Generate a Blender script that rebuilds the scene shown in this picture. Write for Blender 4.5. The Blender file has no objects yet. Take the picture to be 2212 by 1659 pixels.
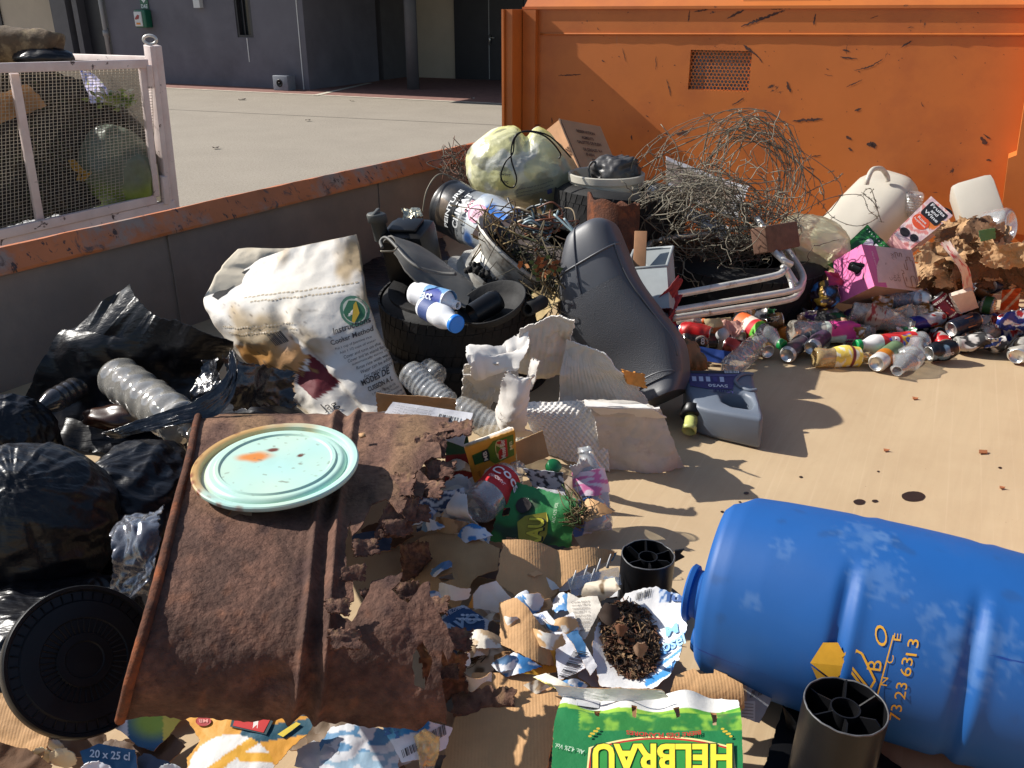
import bpy, bmesh, math, random
from mathutils import Vector as V, Matrix as M, noise, geometry
sc = bpy.context.scene
COL = sc.collection
R = math.radians
# ---------------- camera, sky, sun, exposure ----------------
PITCH, FOC, CAMZ = R(23.3), 1890.0, 1.2
cd = bpy.data.cameras.new('camera'); cam = bpy.data.objects.new('camera', cd); COL.objects.link(cam)
cam.location = (0, 0, CAMZ); cam.rotation_euler = (R(90) - PITCH, 0, 0)
cd.sensor_width = 36; cd.lens = 36 * FOC / 2212; cd.clip_start = .05; cd.clip_end = 400
sc.camera = cam
SUN_EL, GRAZE = R(36), R(8)
EX, NX = V((.883, -.4695, 0)), V((-.4695, -.883, 0))     # along the end panel, out of the end panel
SH = (-EX * math.cos(GRAZE) + NX * math.sin(GRAZE)).normalized()
SUN = V((SH.x * math.cos(SUN_EL), SH.y * math.cos(SUN_EL), math.sin(SUN_EL)))
ld = bpy.data.lights.new('sun', 'SUN'); lo = bpy.data.objects.new('sun', ld); COL.objects.link(lo)
ld.energy = 5.0; ld.angle = R(.53); ld.color = (1, .96, .89)
lo.rotation_euler = (-SUN).to_track_quat('-Z', 'Y').to_euler()
w = bpy.data.worlds.new('World'); sc.world = w; w.use_nodes = True
sky = w.node_tree.nodes.new('ShaderNodeTexSky'); sky.sky_type = 'NISHITA'; sky.sun_disc = False
sky.sun_elevation = SUN_EL; sky.sun_rotation = math.atan2(SUN.x, SUN.y)
bg = w.node_tree.nodes['Background']; bg.inputs[1].default_value = .09
w.node_tree.links.new(sky.outputs[0], bg.inputs[0])
sc.view_settings.view_transform = 'Standard'; sc.view_settings.look = 'None'
sc.view_settings.exposure = .5; sc.view_settings.gamma = 1
sc.cycles.max_bounces = 10; sc.cycles.transparent_max_bounces = 24; sc.cycles.caustics_reflective = False
sc.cycles.caustics_refractive = False; sc.cycles.use_denoising = True
sc.cycles.sample_clamp_indirect = 6

# ---------------- geometry helpers ----------------
SP, CP = math.sin(PITCH), math.cos(PITCH)
def ray(px, py):
    uy = (829.5 - py) / FOC
    return V(((px - 1106) / FOC, uy * SP + CP, uy * CP - SP))
CAM = V((0, 0, CAMZ))
def P(px, py, z=0.0):
    r = ray(px, py); return CAM + r * ((z - CAMZ) / r.z)
def D(px, py, y):
    r = ray(px, py); return CAM + r * (y / r.y)
def onplane(px, py, o, n):
    r = ray(px, py); return CAM + r * ((o - CAM).dot(n) / r.dot(n))
def W(p):
    return p if isinstance(p, V) else P(*p)
def c(r, g, b):
    f = lambda x: (x / 255 / 12.92) if x <= 10 else ((x / 255 + .055) / 1.055) ** 2.4
    return (f(r), f(g), f(b))
def mixc(a, b, t):
    t = max(0, min(1, t)); return tuple(a[i] * (1 - t) + b[i] * t for i in range(3))
def nz(x, y, z=0, s=1, seed=0):
    return noise.noise(V((x * s + seed * 7.31, y * s - seed * 3.7, z * s + seed * 1.9)))
def fr(x, y, z=0, s=1, seed=0, o=4):
    return noise.fractal(V((x * s + seed * 7.31, y * s - seed * 3.7, z * s + seed * 1.9)), 1.0, 2.0, o)
def sm(a, b, x):
    if a == b: return float(x > a)
    t = max(0, min(1, (x - a) / (b - a))); return t * t * (3 - 2 * t)
def inpoly(x, y, poly):
    ins = False; j = len(poly) - 1
    for i in range(len(poly)):
        xi, yi = poly[i]; xj, yj = poly[j]
        if (yi > y) != (yj > y) and x < (xj - xi) * (y - yi) / (yj - yi) + xi: ins = not ins
        j = i
    return ins
def cat(pts, n=6, closed=False):
    pts = [V(p) for p in pts]; out = []
    m = len(pts)
    for i in range(m if closed else m - 1):
        if closed: p0, p1, p2, p3 = (pts[(i + k - 1) % m] for k in range(4))
        else: p0, p1, p2, p3 = pts[max(i - 1, 0)], pts[i], pts[i + 1], pts[min(i + 2, m - 1)]
        for k in range(n):
            t = k / n
            out.append(.5 * ((2 * p1) + (p2 - p0) * t + (2 * p0 - 5 * p1 + 4 * p2 - p3) * t * t + (3 * p1 - p0 - 3 * p2 + p3) * t ** 3))
    if not closed: out.append(pts[-1])
    return out
def frame(A, B, face=None):
    z = (B - A).normalized(); x = (face if face else CAM - (A + B) / 2)
    x = (x - z * x.dot(z)).normalized(); y = z.cross(x)
    m = M((x, y, z)).transposed().to_4x4(); m.translation = A; return m
def basis(o, x, y, z):
    m = M((x, y, z)).transposed().to_4x4(); m.translation = o; return m

class MB:
    def __init__(s): s.v = []; s.f = []; s.m = []; s.c = []
    def add(s, vs, fs, col=(.5, .5, .5), mi=0):
        b = len(s.v); s.v += [V(p) for p in vs]
        s.c += (col if isinstance(col, list) else [col] * len(vs))
        s.f += [tuple(i + b for i in f) for f in fs]; s.m += (mi if isinstance(mi, list) else [mi] * len(fs))
    def box(s, m, sx, sy, sz, col=(.5, .5, .5), mi=0, bev=0.0):
        """box centred in x,y, from z=0 to sz in frame m"""
        bm = bmesh.new(); bmesh.ops.create_cube(bm, size=1)
        for v in bm.verts: v.co = V((v.co.x * sx, v.co.y * sy, (v.co.z + .5) * sz))
        if bev: bmesh.ops.bevel(bm, geom=bm.edges[:], offset=bev, segments=2, affect='EDGES', profile=.6)
        bm.verts.index_update()
        s.add([m @ v.co for v in bm.verts], [[v.index for v in f.verts] for f in bm.faces], col, mi); bm.free()
    def quadbox(s, q, th, col=(.5, .5, .5), mi=0):
        """slab: 4 world points, thickness th away from the camera-facing normal"""
        q = [V(p) for p in q]; n = (q[1] - q[0]).cross(q[3] - q[0]).normalized()
        if n.dot(CAM - q[0]) < 0: q.reverse(); n = -n
        s.add(q + [p - n * th for p in q], [(0, 1, 2, 3), (7, 6, 5, 4)] + [(i, i + 4, (i + 1) % 4 + 4, (i + 1) % 4) for i in range(4)], col, mi)
    def prism(s, pts, d, col=(.5, .5, .5), mi=0):
        n = len(pts); pts = [V(p) for p in pts]
        s.add(pts + [p + d for p in pts], [tuple(range(n)), tuple(range(2 * n - 1, n - 1, -1))] + [(i, i + n, (i + 1) % n + n, (i + 1) % n) for i in range(n)], col, mi)
    def tube(s, pts, r, seg=8, col=(.5, .5, .5), mi=0, closed=False):
        pts = [V(p) for p in pts]; n = len(pts)
        rs = r if isinstance(r, (list, tuple)) else [r] * n
        t0 = (pts[1] - pts[0]).normalized(); u = t0.orthogonal().normalized(); vs = []; fs = []
        for i in range(n):
            a = pts[(i - 1) % n] if (closed or i > 0) else pts[0]; b = pts[(i + 1) % n] if (closed or i < n - 1) else pts[-1]
            t = (b - a)
            if t.length < 1e-9: t = t0
            t = t.normalized(); u = (u - t * u.dot(t))
            u = u.normalized() if u.length > 1e-6 else t.orthogonal().normalized()
            w_ = t.cross(u); t0 = t
            vs += [pts[i] + (u * math.cos(k * 2 * math.pi / seg) + w_ * math.sin(k * 2 * math.pi / seg)) * rs[i] for k in range(seg)]
        for i in range(n if closed else n - 1):
            for k in range(seg):
                a = i * seg + k; b = i * seg + (k + 1) % seg; j = ((i + 1) % n) * seg
                fs.append((a, b, j + (k + 1) % seg, j + k))
        if not closed:
            fs.append(tuple(range(seg - 1, -1, -1))); fs.append(tuple((n - 1) * seg + k for k in range(seg)))
        s.add(vs, fs, col, mi)
    def grid(s, F, nu, nv, col=None, mi=0, wrap=False):
        vs = []; cs = []
        for j in range(nv + 1):
            for i in range(nu + (0 if wrap else 1)):
                u, v = i / nu, j / nv
                vs.append(F(u, v)); cs.append(col(u, v) if callable(col) else (col or (.5, .5, .5)))
        k = nu if wrap else nu + 1
        fs = [(j * k + i, j * k + (i + 1) % k, (j + 1) * k + (i + 1) % k, (j + 1) * k + i) for j in range(nv) for i in range(nu)]
        s.add(vs, fs, cs, mi)
    def lathe(s, prof, seg, m, col=None, deform=None, mi=0, dz=None):
        """prof: (r, z) list; angle 0 = +x of m; col(a in -.5...5, t)"""
        if dz:
            q = []
            for (r0, z0), (r1, z1) in zip(prof, prof[1:]):
                k = max(1, int(math.hypot(r1 - r0, z1 - z0) / dz)); q += [(r0 + (r1 - r0) * i / k, z0 + (z1 - z0) * i / k) for i in range(k)]
            prof = q + [prof[-1]]
        L = max(z for r, z in prof) or 1; vs = []; cs = []
        for r, z in prof:
            for k in range(seg):
                a = k / seg; a2 = a - 1 if a > .5 else a; th = a * 2 * math.pi
                p = V((r * math.cos(th), r * math.sin(th), z))
                if deform: p = deform(p, a2, z / L)
                vs.append(m @ p); cs.append(col(a2, z / L) if callable(col) else (col or (.5, .5, .5)))
        fs = []
        for j in range(len(prof) - 1):
            for k in range(seg):
                fs.append((j * seg + k, j * seg + (k + 1) % seg, (j + 1) * seg + (k + 1) % seg, (j + 1) * seg + k))
        s.add(vs, fs, cs, mi)

MAT = {}
def worldmat(o): return MAT.get(o.name, M.Identity(4))
def mesh(name, mb, mats, parent=None, smooth=True, label=None, cat_=None, group=None, kind=None, ang=None, base=None):
    """links one mesh object; vertices of mb are in world space"""
    if not isinstance(mats, (list, tuple)): mats = [mats]
    if parent is not None: inv = worldmat(parent).inverted()
    else:
        if base is None:
            n = max(1, len(mb.v)); xs = [p.x for p in mb.v]; ys = [p.y for p in mb.v]; zs = [p.z for p in mb.v]
            base = V(((min(xs) + max(xs)) / 2, (min(ys) + max(ys)) / 2, min(zs)))
        inv = M.Translation(-base)
    me = bpy.data.meshes.new(name)
    me.from_pydata([inv @ p for p in mb.v], [], mb.f)
    for mt in mats: me.materials.append(mt)
    me.polygons.foreach_set('material_index', mb.m)
    me.polygons.foreach_set('use_smooth', [bool(smooth)] * len(mb.f))
    at = me.color_attributes.new('Col', 'FLOAT_COLOR', 'POINT')
    flat = []
    for q in mb.c: flat += [q[0], q[1], q[2], 1]
    at.data.foreach_set('color', flat)
    me.validate(); me.update()
    if smooth and ang: me.set_sharp_from_angle(angle=R(ang))
    o = bpy.data.objects.new(name, me); COL.objects.link(o)
    if parent is not None: o.parent = parent; MAT[o.name] = worldmat(parent)
    else: o.location = base; MAT[o.name] = M.Translation(base)
    tag(o, label, cat_, group, kind)
    return o
def tag(o, label=None, cat_=None, group=None, kind=None):
    if label: o['label'] = label
    if cat_: o['category'] = cat_
    if group: o['group'] = group
    if kind: o['kind'] = kind
def thing(name, label, cat_, loc=(0, 0, 0), group=None):
    o = bpy.data.objects.new(name, None); COL.objects.link(o); o.location = loc; o.empty_display_size = .05
    MAT[o.name] = M.Translation(V(loc)); tag(o, label, cat_, group); return o

# ---------------- materials ----------------
def newmat(name):
    m = bpy.data.materials.new(name); m.use_nodes = True; nt = m.node_tree
    return m, nt, nt.nodes['Principled BSDF']
def N(nt, t, **kw):
    n = nt.nodes.new('ShaderNode' + t)
    for k, v in kw.items():
        if k.startswith('i_'): n.inputs[k[2:].replace('_', ' ')].default_value = v
        else: setattr(n, k, v)
    return n
def tex(nt, scale, detail=5, rough=.55, kind='Noise', dist=0):
    co = N(nt, 'TexCoord'); t = N(nt, 'Tex' + kind)
    t.inputs['Scale'].default_value = scale
    if kind == 'Noise':
        t.inputs['Detail'].default_value = detail; t.inputs['Roughness'].default_value = rough; t.inputs['Distortion'].default_value = dist
    nt.links.new(co.outputs['Object'], t.inputs['Vector']); return t
def ramp(nt, src, stops):
    r = N(nt, 'ValToRGB'); e = r.color_ramp.elements
    while len(e) < len(stops): e.new(.5)
    for i, (p, col) in enumerate(stops):
        e[i].position = p; e[i].color = (col, col, col, 1) if isinstance(col, (int, float)) else (*col, 1)
    nt.links.new(src, r.inputs[0]); return r
def mixn(nt, fac, a, b, blend='MIX'):
    m = N(nt, 'Mix', data_type='RGBA', blend_type=blend)
    for k, x in ((0, fac), (6, a), (7, b)):
        if isinstance(x, (int, float)): m.inputs[k].default_value = x
        elif isinstance(x, tuple): m.inputs[k].default_value = (*x, 1)
        else: nt.links.new(x, m.inputs[k])
    return m.outputs[2]
def amat(name, col=None, rough=.6, metal=0, var=.25, vs=30, dirt=None, ds=12, dt=(.55, .7), bump=0, bs=60, spec=.5, trans=0, dirt2=None, ds2=40, dt2=(.6, .65), coat=0, rv=.15):
    """principled, base colour from attribute Col (or col) with small variation, up to two wear layers"""
    m, nt, b = newmat(name)
    if col is None:
        a = N(nt, 'Attribute', attribute_name='Col'); src = a.outputs['Color']
    else:
        rgb = N(nt, 'RGB'); rgb.outputs[0].default_value = (*col, 1); src = rgb.outputs[0]
    if var:
        t = tex(nt, vs, 6); r = ramp(nt, t.outputs[0], [(.3, 1 - var), (.7, 1.0)]); src = mixn(nt, 1.0, src, r.outputs[0], 'MULTIPLY')
    if dirt:
        t = tex(nt, ds, 8, .65); r = ramp(nt, t.outputs[0], [(dt[0], 0), (dt[1], 1)]); src = mixn(nt, r.outputs[0], src, dirt)
    if dirt2:
        t = tex(nt, ds2, 8, .7, dist=.6); r = ramp(nt, t.outputs[0], [(dt2[0], 0), (dt2[1], 1)]); src = mixn(nt, r.outputs[0], src, dirt2)
    nt.links.new(src, b.inputs['Base Color'])
    if rv:
        t = tex(nt, vs * .7, 4); mr = N(nt, 'MapRange'); mr.inputs[3].default_value = max(.03, rough - rv); mr.inputs[4].default_value = min(1, rough + rv)
        nt.links.new(t.outputs[0], mr.inputs[0]); nt.links.new(mr.outputs[0], b.inputs['Roughness'])
    else: b.inputs['Roughness'].default_value = rough
    b.inputs['Metallic'].default_value = metal; b.inputs['Specular IOR Level'].default_value = spec
    b.inputs['Coat Weight'].default_value = coat
    if bump:
        t = tex(nt, bs, 6, .6); bp = N(nt, 'Bump'); bp.inputs['Strength'].default_value = bump; bp.inputs['Distance'].default_value = .004
        nt.links.new(t.outputs[0], bp.inputs['Height']); nt.links.new(bp.outputs[0], b.inputs['Normal'])
    if trans:
        tr = N(nt, 'BsdfTranslucent'); nt.links.new(src, tr.inputs[0]); mx = N(nt, 'MixShader'); mx.inputs[0].default_value = trans
        nt.links.new(b.outputs[0], mx.inputs[1]); nt.links.new(tr.outputs[0], mx.inputs[2])
        nt.links.new(mx.outputs[0], nt.nodes['Material Output'].inputs[0])
    return m
def clear(name, tint=(.93, .95, .95), haze=.12, hazecol=(.8, .8, .78), gl=.5, rough=.06, bump=.2, bs=45, dirt=0, trans=False, attr=False):
    m, nt, b = newmat(name); nt.nodes.remove(b)
    t = N(nt, 'BsdfTransparent'); t.inputs[0].default_value = (*tint, 1)
    d = N(nt, 'BsdfTranslucent' if trans else 'BsdfDiffuse'); d.inputs[0].default_value = (*hazecol, 1)
    g = N(nt, 'BsdfGlossy'); g.inputs['Roughness'].default_value = rough
    d2 = N(nt, 'BsdfDiffuse'); d2.inputs[0].default_value = (*hazecol, 1)
    if attr:
        a = N(nt, 'Attribute', attribute_name='Col'); nt.links.new(a.outputs['Color'], d.inputs[0]); nt.links.new(a.outputs['Color'], d2.inputs[0])
    m1 = N(nt, 'MixShader'); m1.inputs[0].default_value = haze
    if dirt:
        tt = tex(nt, 25, 6, .7); rr = ramp(nt, tt.outputs[0], [(.45, haze), (.7, min(1, haze + dirt))]); nt.links.new(rr.outputs[0], m1.inputs[0])
    nt.links.new(t.outputs[0], m1.inputs[1]); md = N(nt, 'MixShader'); md.inputs[0].default_value = .55 if trans else 0; nt.links.new(d.outputs[0], md.inputs[1]); nt.links.new(d2.outputs[0], md.inputs[2]); nt.links.new(md.outputs[0], m1.inputs[2])
    lw = N(nt, 'LayerWeight'); lw.inputs[0].default_value = .35
    mu = N(nt, 'Math', operation='MULTIPLY_ADD'); mu.inputs[1].default_value = gl; mu.inputs[2].default_value = .05
    nt.links.new(lw.outputs['Facing'], mu.inputs[0])
    m2 = N(nt, 'MixShader'); nt.links.new(mu.outputs[0], m2.inputs[0]); nt.links.new(m1.outputs[0], m2.inputs[1]); nt.links.new(g.outputs[0], m2.inputs[2])
    nt.links.new(m2.outputs[0], nt.nodes['Material Output'].inputs[0])
    if bump:
        tt = tex(nt, bs, 4); bp = N(nt, 'Bump'); bp.inputs['Strength'].default_value = bump; bp.inputs['Distance'].default_value = .004
        nt.links.new(tt.outputs[0], bp.inputs['Height'])
        for q in (g, lw, d, d2): nt.links.new(bp.outputs[0], q.inputs['Normal'])
    return m

PAPER = amat('printed_paper', rough=.6, var=.16, vs=22, dirt=c(120, 98, 72), ds=14, dt=(.62, .9), bump=.25, bs=70)
KRAFT = amat('kraft_board', c(182, 140, 96), rough=.8, var=.25, vs=18, dirt=c(105, 78, 52), ds=9, dt=(.6, .85), bump=.3, bs=90)
GREYBOARD = amat('grey_board', c(200, 192, 180), rough=.85, var=.2, vs=15, dirt=c(110, 95, 80), ds=7, dt=(.6, .85), bump=.3, bs=120)
INK = amat('ink', rough=.6, var=.15, vs=60, rv=0)
PLAST = amat('plain_plastic', rough=.4, var=.12, vs=25, dirt=c(110, 95, 80), ds=16, dt=(.66, .95), bump=.12, bs=40)
MATTE = amat('matte_stuff', rough=.85, var=.3, vs=30, bump=.3, bs=50)
CAN = amat('can_paint', rough=.36, metal=.3, var=.2, vs=30, dirt=c(96, 82, 66), ds=16, dt=(.54, .85), bump=.15, bs=50)
ALU = amat('bare_aluminium', c(215, 213, 208), rough=.32, metal=.9, var=.15, vs=40, dirt=c(110, 100, 85), ds=18, dt=(.6, .85), bump=.1)
RUBBER = amat('tyre_rubber', c(36, 35, 35), rough=.75, var=.3, vs=25, dirt=c(66, 62, 57), ds=9, dt=(.55, .95), bump=.3, bs=80, spec=.3)
BLACKP = amat('black_plastic', c(20, 20, 22), rough=.38, var=.2, vs=20, dirt=c(38, 37, 37), ds=12, dt=(.62, .95), bump=.12, bs=50, spec=.28)
BLACKBAG = amat('black_bag_film', c(22, 22, 26), rough=.34, var=.2, vs=10, bump=.35, bs=22, spec=.35, rv=.1)
CLEAR = clear('clear_plastic', haze=.2, dirt=.2, bump=.4)
CLEARD = clear('dirty_clear_plastic', (.86, .85, .8), haze=.3, hazecol=(.62, .58, .5), dirt=.4, bump=.5)
CLEARB = clear('bluish_clear_plastic', (.85, .88, .95), haze=.3, hazecol=(.5, .52, .6), dirt=.2, bump=.3)
AMBER = clear('amber_clear_plastic', (.92, .75, .42), haze=.35, hazecol=(.75, .55, .25), dirt=.25, bump=.4)
nt = BLACKBAG.node_tree; bq = nt.nodes['Principled BSDF']; co = N(nt, 'TexCoord'); mp = N(nt, 'Mapping'); mp.inputs['Scale'].default_value = (7, 60, 34); mp.inputs['Rotation'].default_value = (.3, .4, .7)
t = N(nt, 'TexNoise'); t.inputs['Scale'].default_value = 1; t.inputs['Detail'].default_value = 4; nt.links.new(co.outputs['Object'], mp.inputs[0]); nt.links.new(mp.outputs[0], t.inputs['Vector'])
b2 = N(nt, 'Bump'); b2.inputs['Strength'].default_value = .8; b2.inputs['Distance'].default_value = .006; nt.links.new(t.outputs[0], b2.inputs['Height']); nt.links.new(bq.inputs['Normal'].links[0].from_socket, b2.inputs['Normal']); nt.links.new(b2.outputs[0], bq.inputs['Normal'])
RUST = amat('rust', c(98, 62, 46), rough=.9, var=.45, vs=30, dirt=c(140, 78, 44), ds=14, dt=(.5, .75), dirt2=c(58, 40, 34), ds2=22, dt2=(.52, .7), bump=.9, bs=130, spec=.2)
TWIG = amat('dry_stalk', rough=.9, var=.35, vs=40)
WIRE = amat('weathered_wire', c(138, 130, 112), rough=.6, metal=.2, var=.5, vs=25, dirt=c(90, 60, 42), ds=20, dt=(.55, .7))
CHROME = amat('tube_metal', c(216, 212, 204), rough=.36, metal=.35, var=.2, vs=30, dirt=c(120, 92, 66), ds=22, dt=(.58, .75), bump=.15)

# ---------------- generic builders ----------------
def sheet_map(rows, bow=None, crumple=0, cs=8, seed=0):
    """rows: list of (v, left point, right point) or 4 corners TL TR BR BL"""
    if len(rows) == 4 and len(rows[0]) in (3,) and not isinstance(rows[0][1], (V, tuple)):
        a, b, c_, d = [W(p) for p in rows]; rows = [(0, a, b), (1, d, c_)]
    elif len(rows) == 4 and isinstance(rows[0], V):
        a, b, c_, d = rows; rows = [(0, a, b), (1, d, c_)]
    rows = [(v, W(a), W(b)) for v, a, b in rows]
    def S0(u, v):
        k = 0
        while k < len(rows) - 2 and v > rows[k + 1][0]: k += 1
        v0, a0, b0 = rows[k]; v1, a1, b1 = rows[k + 1]; t = (v - v0) / (v1 - v0)
        if len(rows) > 2:
            am, bm_ = (rows[k - 1][1], rows[k - 1][2]) if k > 0 else (2 * a0 - a1, 2 * b0 - b1)
            ap, bp = (rows[k + 2][1], rows[k + 2][2]) if k + 2 < len(rows) else (2 * a1 - a0, 2 * b1 - b0)
            h = lambda p0, p1, p2, p3: .5 * (2 * p1 + (p2 - p0) * t + (2 * p0 - 5 * p1 + 4 * p2 - p3) * t * t + (3 * p1 - p0 - 3 * p2 + p3) * t ** 3)
            return h(am, a0, a1, ap).lerp(h(bm_, b0, b1, bp), u)
        return a0.lerp(a1, t).lerp(b0.lerp(b1, t), u)
    rq = random.Random(seed * 7 + 1); TR = []
    for f_, w_ in ((.42, 1.7), (.55, 1.3), (.9, .7), (1.3, .4)):
        q_ = V((rq.gauss(0, 1), rq.gauss(0, 1), rq.gauss(0, 1))).normalized(); TR.append((q_.x, q_.y, q_.z, f_, rq.random(), w_))
    e = .01
    n0 = (S0(.5 + e, .5) - S0(.5 - e, .5)).cross(S0(.5, .5 + e) - S0(.5, .5 - e)).normalized()
    sg = 1 if n0.dot(CAM - S0(.5, .5)) > 0 else -1
    def S(u, v, off=0):
        p = S0(u, v); n = (S0(u + e, v) - S0(u - e, v)).cross(S0(u, v + e) - S0(u, v - e)).normalized() * sg
        h = off
        if bow: h += bow(u, v)
        if crumple: h += crumple * (1.1 * nz(p.x, p.y, p.z, cs * .6, seed) + sum(w_ * abs(((p.x * dx + p.y * dy + p.z * dz) * cs * f_ + ph + .22 * nz(p.x, p.y, p.z, cs * .8, seed + 3)) % 1 - .5) for dx, dy, dz, f_, ph, w_ in TR) - .9 + .35 * abs(nz(p.x, p.y, p.z, cs * 3, seed + 5)))
        return p + n * h
    S.sg = sg
    return S
def sheet(name, rows, col=(.6, .6, .6), mats=None, n=36, outline=None, holes=(), tear=.012, bow=None, crumple=.006, cs=9, thick=.0015, seed=1,
          parent=None, label=None, cat_=None, group=None, smooth=True, edgecol=None, kind=None, S=None, ang=24):
    S = S or sheet_map(rows, bow, crumple, cs, seed)
    rnd = random.Random(seed)
    lu = (S(1, .5) - S(0, .5)).length; lv = (S(.5, 1) - S(.5, 0)).length
    nu = n; nv = max(6, min(120, int(n * lv / max(lu, 1e-4)))); 
    if nv > 2.2 * n: nv = int(2.2 * n)
    outline = outline or [(0, 0), (1, 0), (1, 1), (0, 1)]
    def bound(poly):
        pts = []
        for (a, b), (a2, b2) in zip(poly, poly[1:] + poly[:1]):
            k = max(1, int(1.6 * max(abs(a2 - a) * nu, abs(b2 - b) * nv)))
            for i in range(k):
                x, y = a + (a2 - a) * i / k, b + (b2 - b) * i / k
                pts.append((x + tear * fr(x, y, 0, 9, seed) + tear * .7 * nz(x, y, 1, 41, seed), y + tear * fr(x, y, 3, 9, seed + 3) + tear * .7 * nz(x, y, 2, 41, seed)))
        return pts
    bp = bound(outline); hp = [bound(h) for h in holes]
    pts = [V((x, y)) for x, y in bp]; ed = [(i, (i + 1) % len(bp)) for i in range(len(bp))]
    for h in hp:
        b0 = len(pts); pts += [V((x, y)) for x, y in h]; ed += [(b0 + i, b0 + (i + 1) % len(h)) for i in range(len(h))]
    for j in range(nv + 1):
        for i in range(nu + 1):
            x = (i + .5 * (j % 2) * .6 + rnd.uniform(-.1, .1)) / nu; y = (j + rnd.uniform(-.1, .1)) / nv
            if inpoly(x, y, bp) and not any(inpoly(x, y, h) for h in hp): pts.append(V((x, y)))
    r = geometry.delaunay_2d_cdt(pts, ed, [], 1, 1e-5)
    vs2, tris = r[0], r[2]
    T = []
    for f in tris:
        x = sum(vs2[i].x for i in f) / 3; y = sum(vs2[i].y for i in f) / 3
        if inpoly(x, y, bp) and not any(inpoly(x, y, h) for h in hp): T.append(tuple(f))
    top = [S(p.x, p.y) for p in vs2]; nn = [V((0, 0, 0)) for _ in top]
    if S.sg < 0: T = [f[::-1] for f in T]
    # orient: (u,v) ccw gives Su x Sv
    for f in T:
        a, b, d = (top[i] for i in f); q = (b - a).cross(d - a)
        for i in f: nn[i] += q
    bot = [p - (q.normalized() if q.length > 0 else V((0, 0, 1))) * thick for p, q in zip(top, nn)]
    cols = [col(p.x, p.y) if callable(col) else col for p in vs2]
    K = len(top); mb = MB(); cnt = {}
    for f in T:
        for a, b in ((f[0], f[1]), (f[1], f[2]), (f[2], f[0])): cnt[(a, b)] = 1
    side = [(b, a, a + K, b + K) for (a, b) in cnt if (b, a) not in cnt]
    mb.add(top + bot, T + [tuple(i + K for i in f[::-1]) for f in T] + side, cols + cols, [0] * len(T) + [1] * (len(T) + len(side)))
    mats = mats or (PAPER, KRAFT)
    if mats[0].name.endswith('film'): ang = 85
    o = mesh(name, mb, list(mats), parent, smooth, label, cat_, group, kind, ang)
    return o, S
_tc = {}
def glyphs(s, bold=0, sub=1):
    key = (s, bold, sub)
    if key in _tc: return _tc[key]
    cu = bpy.data.curves.new('t', 'FONT'); cu.body = s; cu.offset = bold; cu.resolution_u = 3
    o = bpy.data.objects.new('t', cu); COL.objects.link(o)
    me = bpy.data.meshes.new_from_object(o); bm = bmesh.new(); bm.from_mesh(me)
    bmesh.ops.triangulate(bm, faces=bm.faces)
    if sub: bmesh.ops.subdivide_edges(bm, edges=bm.edges[:], cuts=sub)
    bmesh.ops.triangulate(bm, faces=bm.faces)
    bm.verts.index_update()
    vs = [(v.co.x, v.co.y) for v in bm.verts]; fs = [[v.index for v in f.verts] for f in bm.faces]; bm.free()
    bpy.data.objects.remove(o); bpy.data.curves.remove(cu); bpy.data.meshes.remove(me)
    x0, x1 = min(v[0] for v in vs), max(v[0] for v in vs); y0, y1 = min(v[1] for v in vs), max(v[1] for v in vs)
    vs = [((x - x0) / (x1 - x0), (y - y0) / max(1e-6, y1 - y0)) for x, y in vs]
    _tc[key] = (vs, fs); return _tc[key]
def text(mb, F, s, o, x, y, col, off=.0022, bold=.02, sub=1, arc=0):
    vs, fs = glyphs(s, bold, sub)
    out = []
    for a, b in vs:
        k = b + arc * (a - .5) ** 2 * 4
        out.append(F(o[0] + a * x[0] + k * y[0], o[1] + a * x[1] + k * y[1], off))
    f0 = fs
    if fs:
        a, b, d = (out[i] for i in fs[0]); nrm = (b - a).cross(d - a)
        if nrm.dot(F(o[0], o[1], .01) - F(o[0], o[1], 0)) < 0: f0 = [f[::-1] for f in fs]
    mb.add(out, f0, col)
def patch(mb, F, poly, col, off=.002, n=1):
    """small flat mark: polygon in uv"""
    vs = [F(x, y, off) for x, y in poly]
    fs = [tuple(range(len(vs)))]
    a, b, d = vs[0], vs[1], vs[2]
    x, y = poly[0]
    if (b - a).cross(d - a).dot(F(x, y, .01) - F(x, y, 0)) < 0: fs = [fs[0][::-1]]
    mb.add(vs, fs, col)
def line(mb, F, pts, wd, col, off=.0022):
    for (x0, y0), (x1, y1) in zip(pts, pts[1:]):
        L = math.hypot(x1 - x0, y1 - y0) or 1; dx, dy = -(y1 - y0) / L * wd / 2, (x1 - x0) / L * wd / 2
        k = max(1, int(L / .1))
        for i in range(k):
            a, b = i / k, (i + 1) / k
            xa, ya, xb, yb = x0 + (x1 - x0) * a, y0 + (y1 - y0) * a, x0 + (x1 - x0) * b, y0 + (y1 - y0) * b
            patch(mb, F, [(xa + dx, ya + dy), (xb + dx, yb + dy), (xb - dx, yb - dy), (xa - dx, ya - dy)], col, off)
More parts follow.
